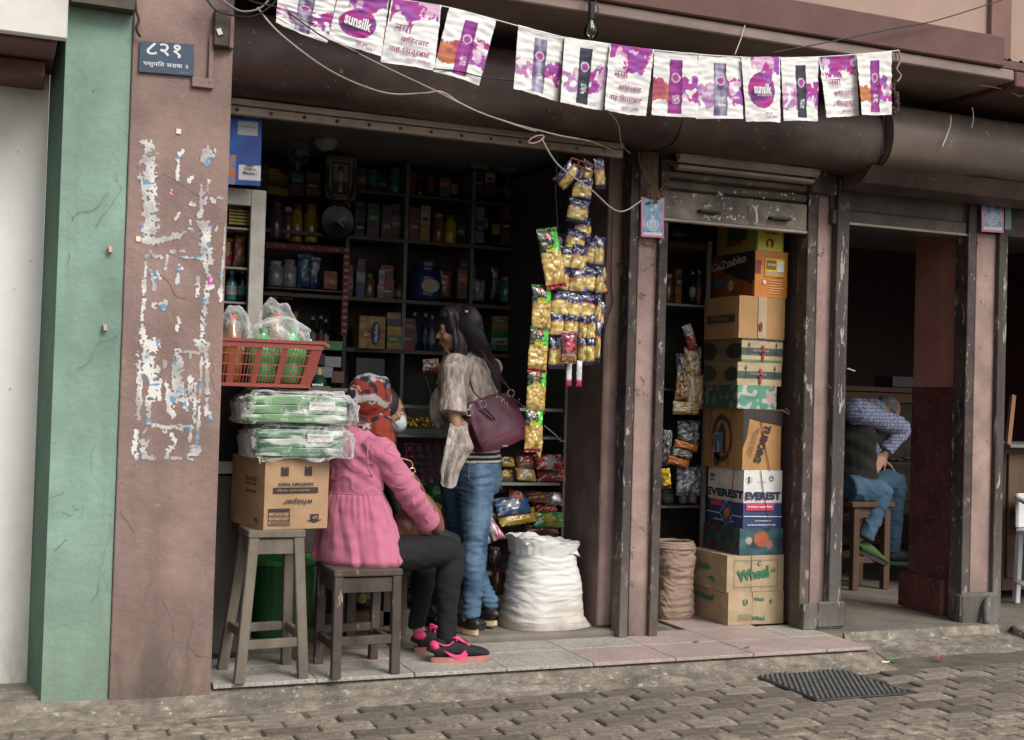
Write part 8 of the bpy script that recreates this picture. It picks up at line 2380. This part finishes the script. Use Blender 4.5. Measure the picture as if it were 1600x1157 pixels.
# ---------------------------------------------------------------- third and fourth rooms
tb = thing('wooden_counter', 'dim brown wooden counter with shelf boards behind the grey haired person', 'counter', (at(1375, 800, 7.2).x, 7.3, -.034))
tx0, tx1 = at(1305, 700, 7.2).x, at(1440, 700, 7.2).x
wd2 = mat('dull_brown_boards', (.12, .06, .035), .7, .3, 6, .3, 40, stretch=(.15, 1, 1))
MB().box((tx0, 7.15, at(1370, 612, 7.15).z), (tx1, 7.55, at(1370, 605, 7.15).z)).build('top_board', wd2, tb)
MB().box((tx0, 7.17, at(1370, 628, 7.15).z), (tx1, 7.19, at(1370, 614, 7.15).z)).build('front_board', wd2, tb)
for py0, py1 in ((805, 813), (838, 850)):
    MB().box((tx0, 7.10, at(1370, py1, 7.1).z), (tx1, 7.13, at(1370, py0, 7.1).z)).build('board', wd2, tb)
MB().box((tx0, 7.2, -.03), (tx1, 7.22, at(1370, 630, 7.15).z)).build('dark_panel', M['dark'], tb)
MB().box((tx0, 7.12, at(1370, 672, 7.15).z), (tx1, 7.19, at(1370, 667, 7.15).z)).build('shelf', flat((.07, .06, .055)), tb)
tag(MB().box((at(1388, 590, 7.25).x, 7.2, at(1388, 604, 7.2).z), (at(1425, 590, 7.25).x, 7.4, at(1388, 588, 7.2).z)).build('grey_box', flat((.08, .08, .08)), None), 'dull grey box on the wooden counter beside the red pillar', 'box')
pt = thing('dish_pile', 'small pile of metal dishes behind the elbow of the grey haired person', 'dishes', at(1400, 722, 7.0))
MB().box((at(1380, 725, 7.0).x, 6.98, at(1400, 726, 7.0).z), (at(1428, 725, 7.0).x, 7.18, at(1400, 722, 7.0).z)).build('tray', flat((.08, .05, .04)), pt)
for i, (px, py) in enumerate(((1392, 718), (1404, 719), (1415, 716))):
    MB().lathe([(.02, 0), (.034, .018), (.036, .02), (.03, .018)], at(px, py + 4, 7.02), 14).build('dish', M['metal'], pt, smooth=True)
tag(MB().box((at(1409, 790, 6.9).x, 6.9, at(1409, 797, 6.9).z), (at(1428, 790, 6.9).x, 6.98, at(1409, 784, 6.9).z)).build('yellow_box', flat((.3, .3, .05)), None), 'small yellow box low beside the maroon pillar', 'box')
# far right room
rc = thing('wooden_cabinet', 'dark brown wooden cabinet with a grey top at the right edge', 'cabinet', (at(1600, 800, 5.9).x, 6.0, -.034))
rx0, rx1 = at(1577, 800, 5.85).x, at(1577, 800, 5.85).x + .9
rz = at(1590, 695, 5.8).z
MB().box((rx0 - .05, 5.80, rz - .02), (rx1, 6.5, rz), 0, .003).build('top', greyb, rc)
MB().box((rx0, 5.9, 0.02), (rx1, 6.4, rz - .021), 0, .003).build('carcass', M['wood'], rc)
for k in range(3): MB().box((rx0 + .02 + k * .3, 5.88, .1), (rx0 + .29 + k * .3, 5.899, rz - .06), 0, .003).build('door', M['wood'], rc)
tag(MB().bar(at(1575, 695, 5.83), at(1583, 618, 5.9), .03, .02, 0, (0, 1, 0)).build('plank', flat((.22, .1, .05)), None), 'narrow reddish plank leaning above the cabinet at the right edge', 'plank')
ch = thing('plastic_chair', 'white plastic chair cut off by the right edge of the picture', 'chair', (at(1612, 900, 5.55).x + .31, 5.6, -.034))
wpl = flat((.6, .6, .6), .4); chx = at(1612, 900, 5.55).x + .31
MB().box((chx - .2, 5.4, .38), (chx + .2, 5.8, .41), 0, .01).build('seat', wpl, ch)
b = MB()
b.tube([(chx - .21, 5.42, .40), (chx - .235, 5.42, .55), (chx - .20, 5.44, .56), (chx - .19, 5.7, .57), (chx - .19, 5.8, .60)], .018, 10, sub=4); b.build('armrest', wpl, ch, smooth=True)
b = MB(); b.tube([(chx + .21, 5.42, .40), (chx + .235, 5.42, .55), (chx + .20, 5.44, .64), (chx + .19, 5.7, .66), (chx + .19, 5.8, .80)], .018, 10, sub=4); b.build('armrest', wpl, ch, smooth=True)
MB().box((chx - .19, 5.79, .41), (chx + .19, 5.82, .62), 0, .01).build('backrest', wpl, ch)
for x in (-.18, .18):
    for y in (5.43, 5.78): MB().bar((chx + x * 1.1, y, -.034), (chx + x, y, .38), .035, .035, 0, (0, 1, 0), .004).build('leg', wpl, ch)
tag(MB().tube([at(1588, 908, 5.75), at(1596, 911, 5.7), at(1606, 916, 5.66)], [(.03, .008), (.04, .012), (.03, .008)], 12, V((0, 0, 1)), sub=2).build('slipper', flat((.4, .38, .36)), None, smooth=True), 'pale slipper on the floor under the white chair', 'slipper')
# litter
def litter(label, px, py, Z, c, sz, seed):
    p = atz(px, py, Z); b = MB(); r = random.Random(seed)
    b.grid(lambda u, v: p + V(((u - .5) * sz * 2.2, (v - .5) * sz, .004 + .012 * abs(nz((u * 3, v * 3, seed))))), 6, 4)
    tag(b.build('litter', flat(c, .7), None), label, 'litter', 'scraps of litter on the ground')
litter('orange wrapper on the floor of the third doorway', 1404, 949, -.034, (.5, .14, .06), .03, 1)
litter('white scrap at the broken end of the kerb', 1383, 1036, ZR + .01, (.7, .7, .68), .025, 2)
litter('green leaf scrap at the broken end of the kerb', 1394, 1030, ZR + .012, (.08, .25, .06), .03, 3)
litter('red scrap on the paving by the third doorway', 1469, 1029, ZR + .01, (.45, .1, .06), .025, 4)
litter('pale scrap on the tiled step by the second doorway', 1087, 1005, ZT, (.1, .08, .07), .012, 5)
litter('dark scrap on the tiled step near the front edge', 1166, 1014, ZT, (.06, .05, .04), .012, 6)
litter('dark red flake in the gutter by the drain cover', 1312, 1033, ZR + .012, (.08, .03, .03), .04, 7)
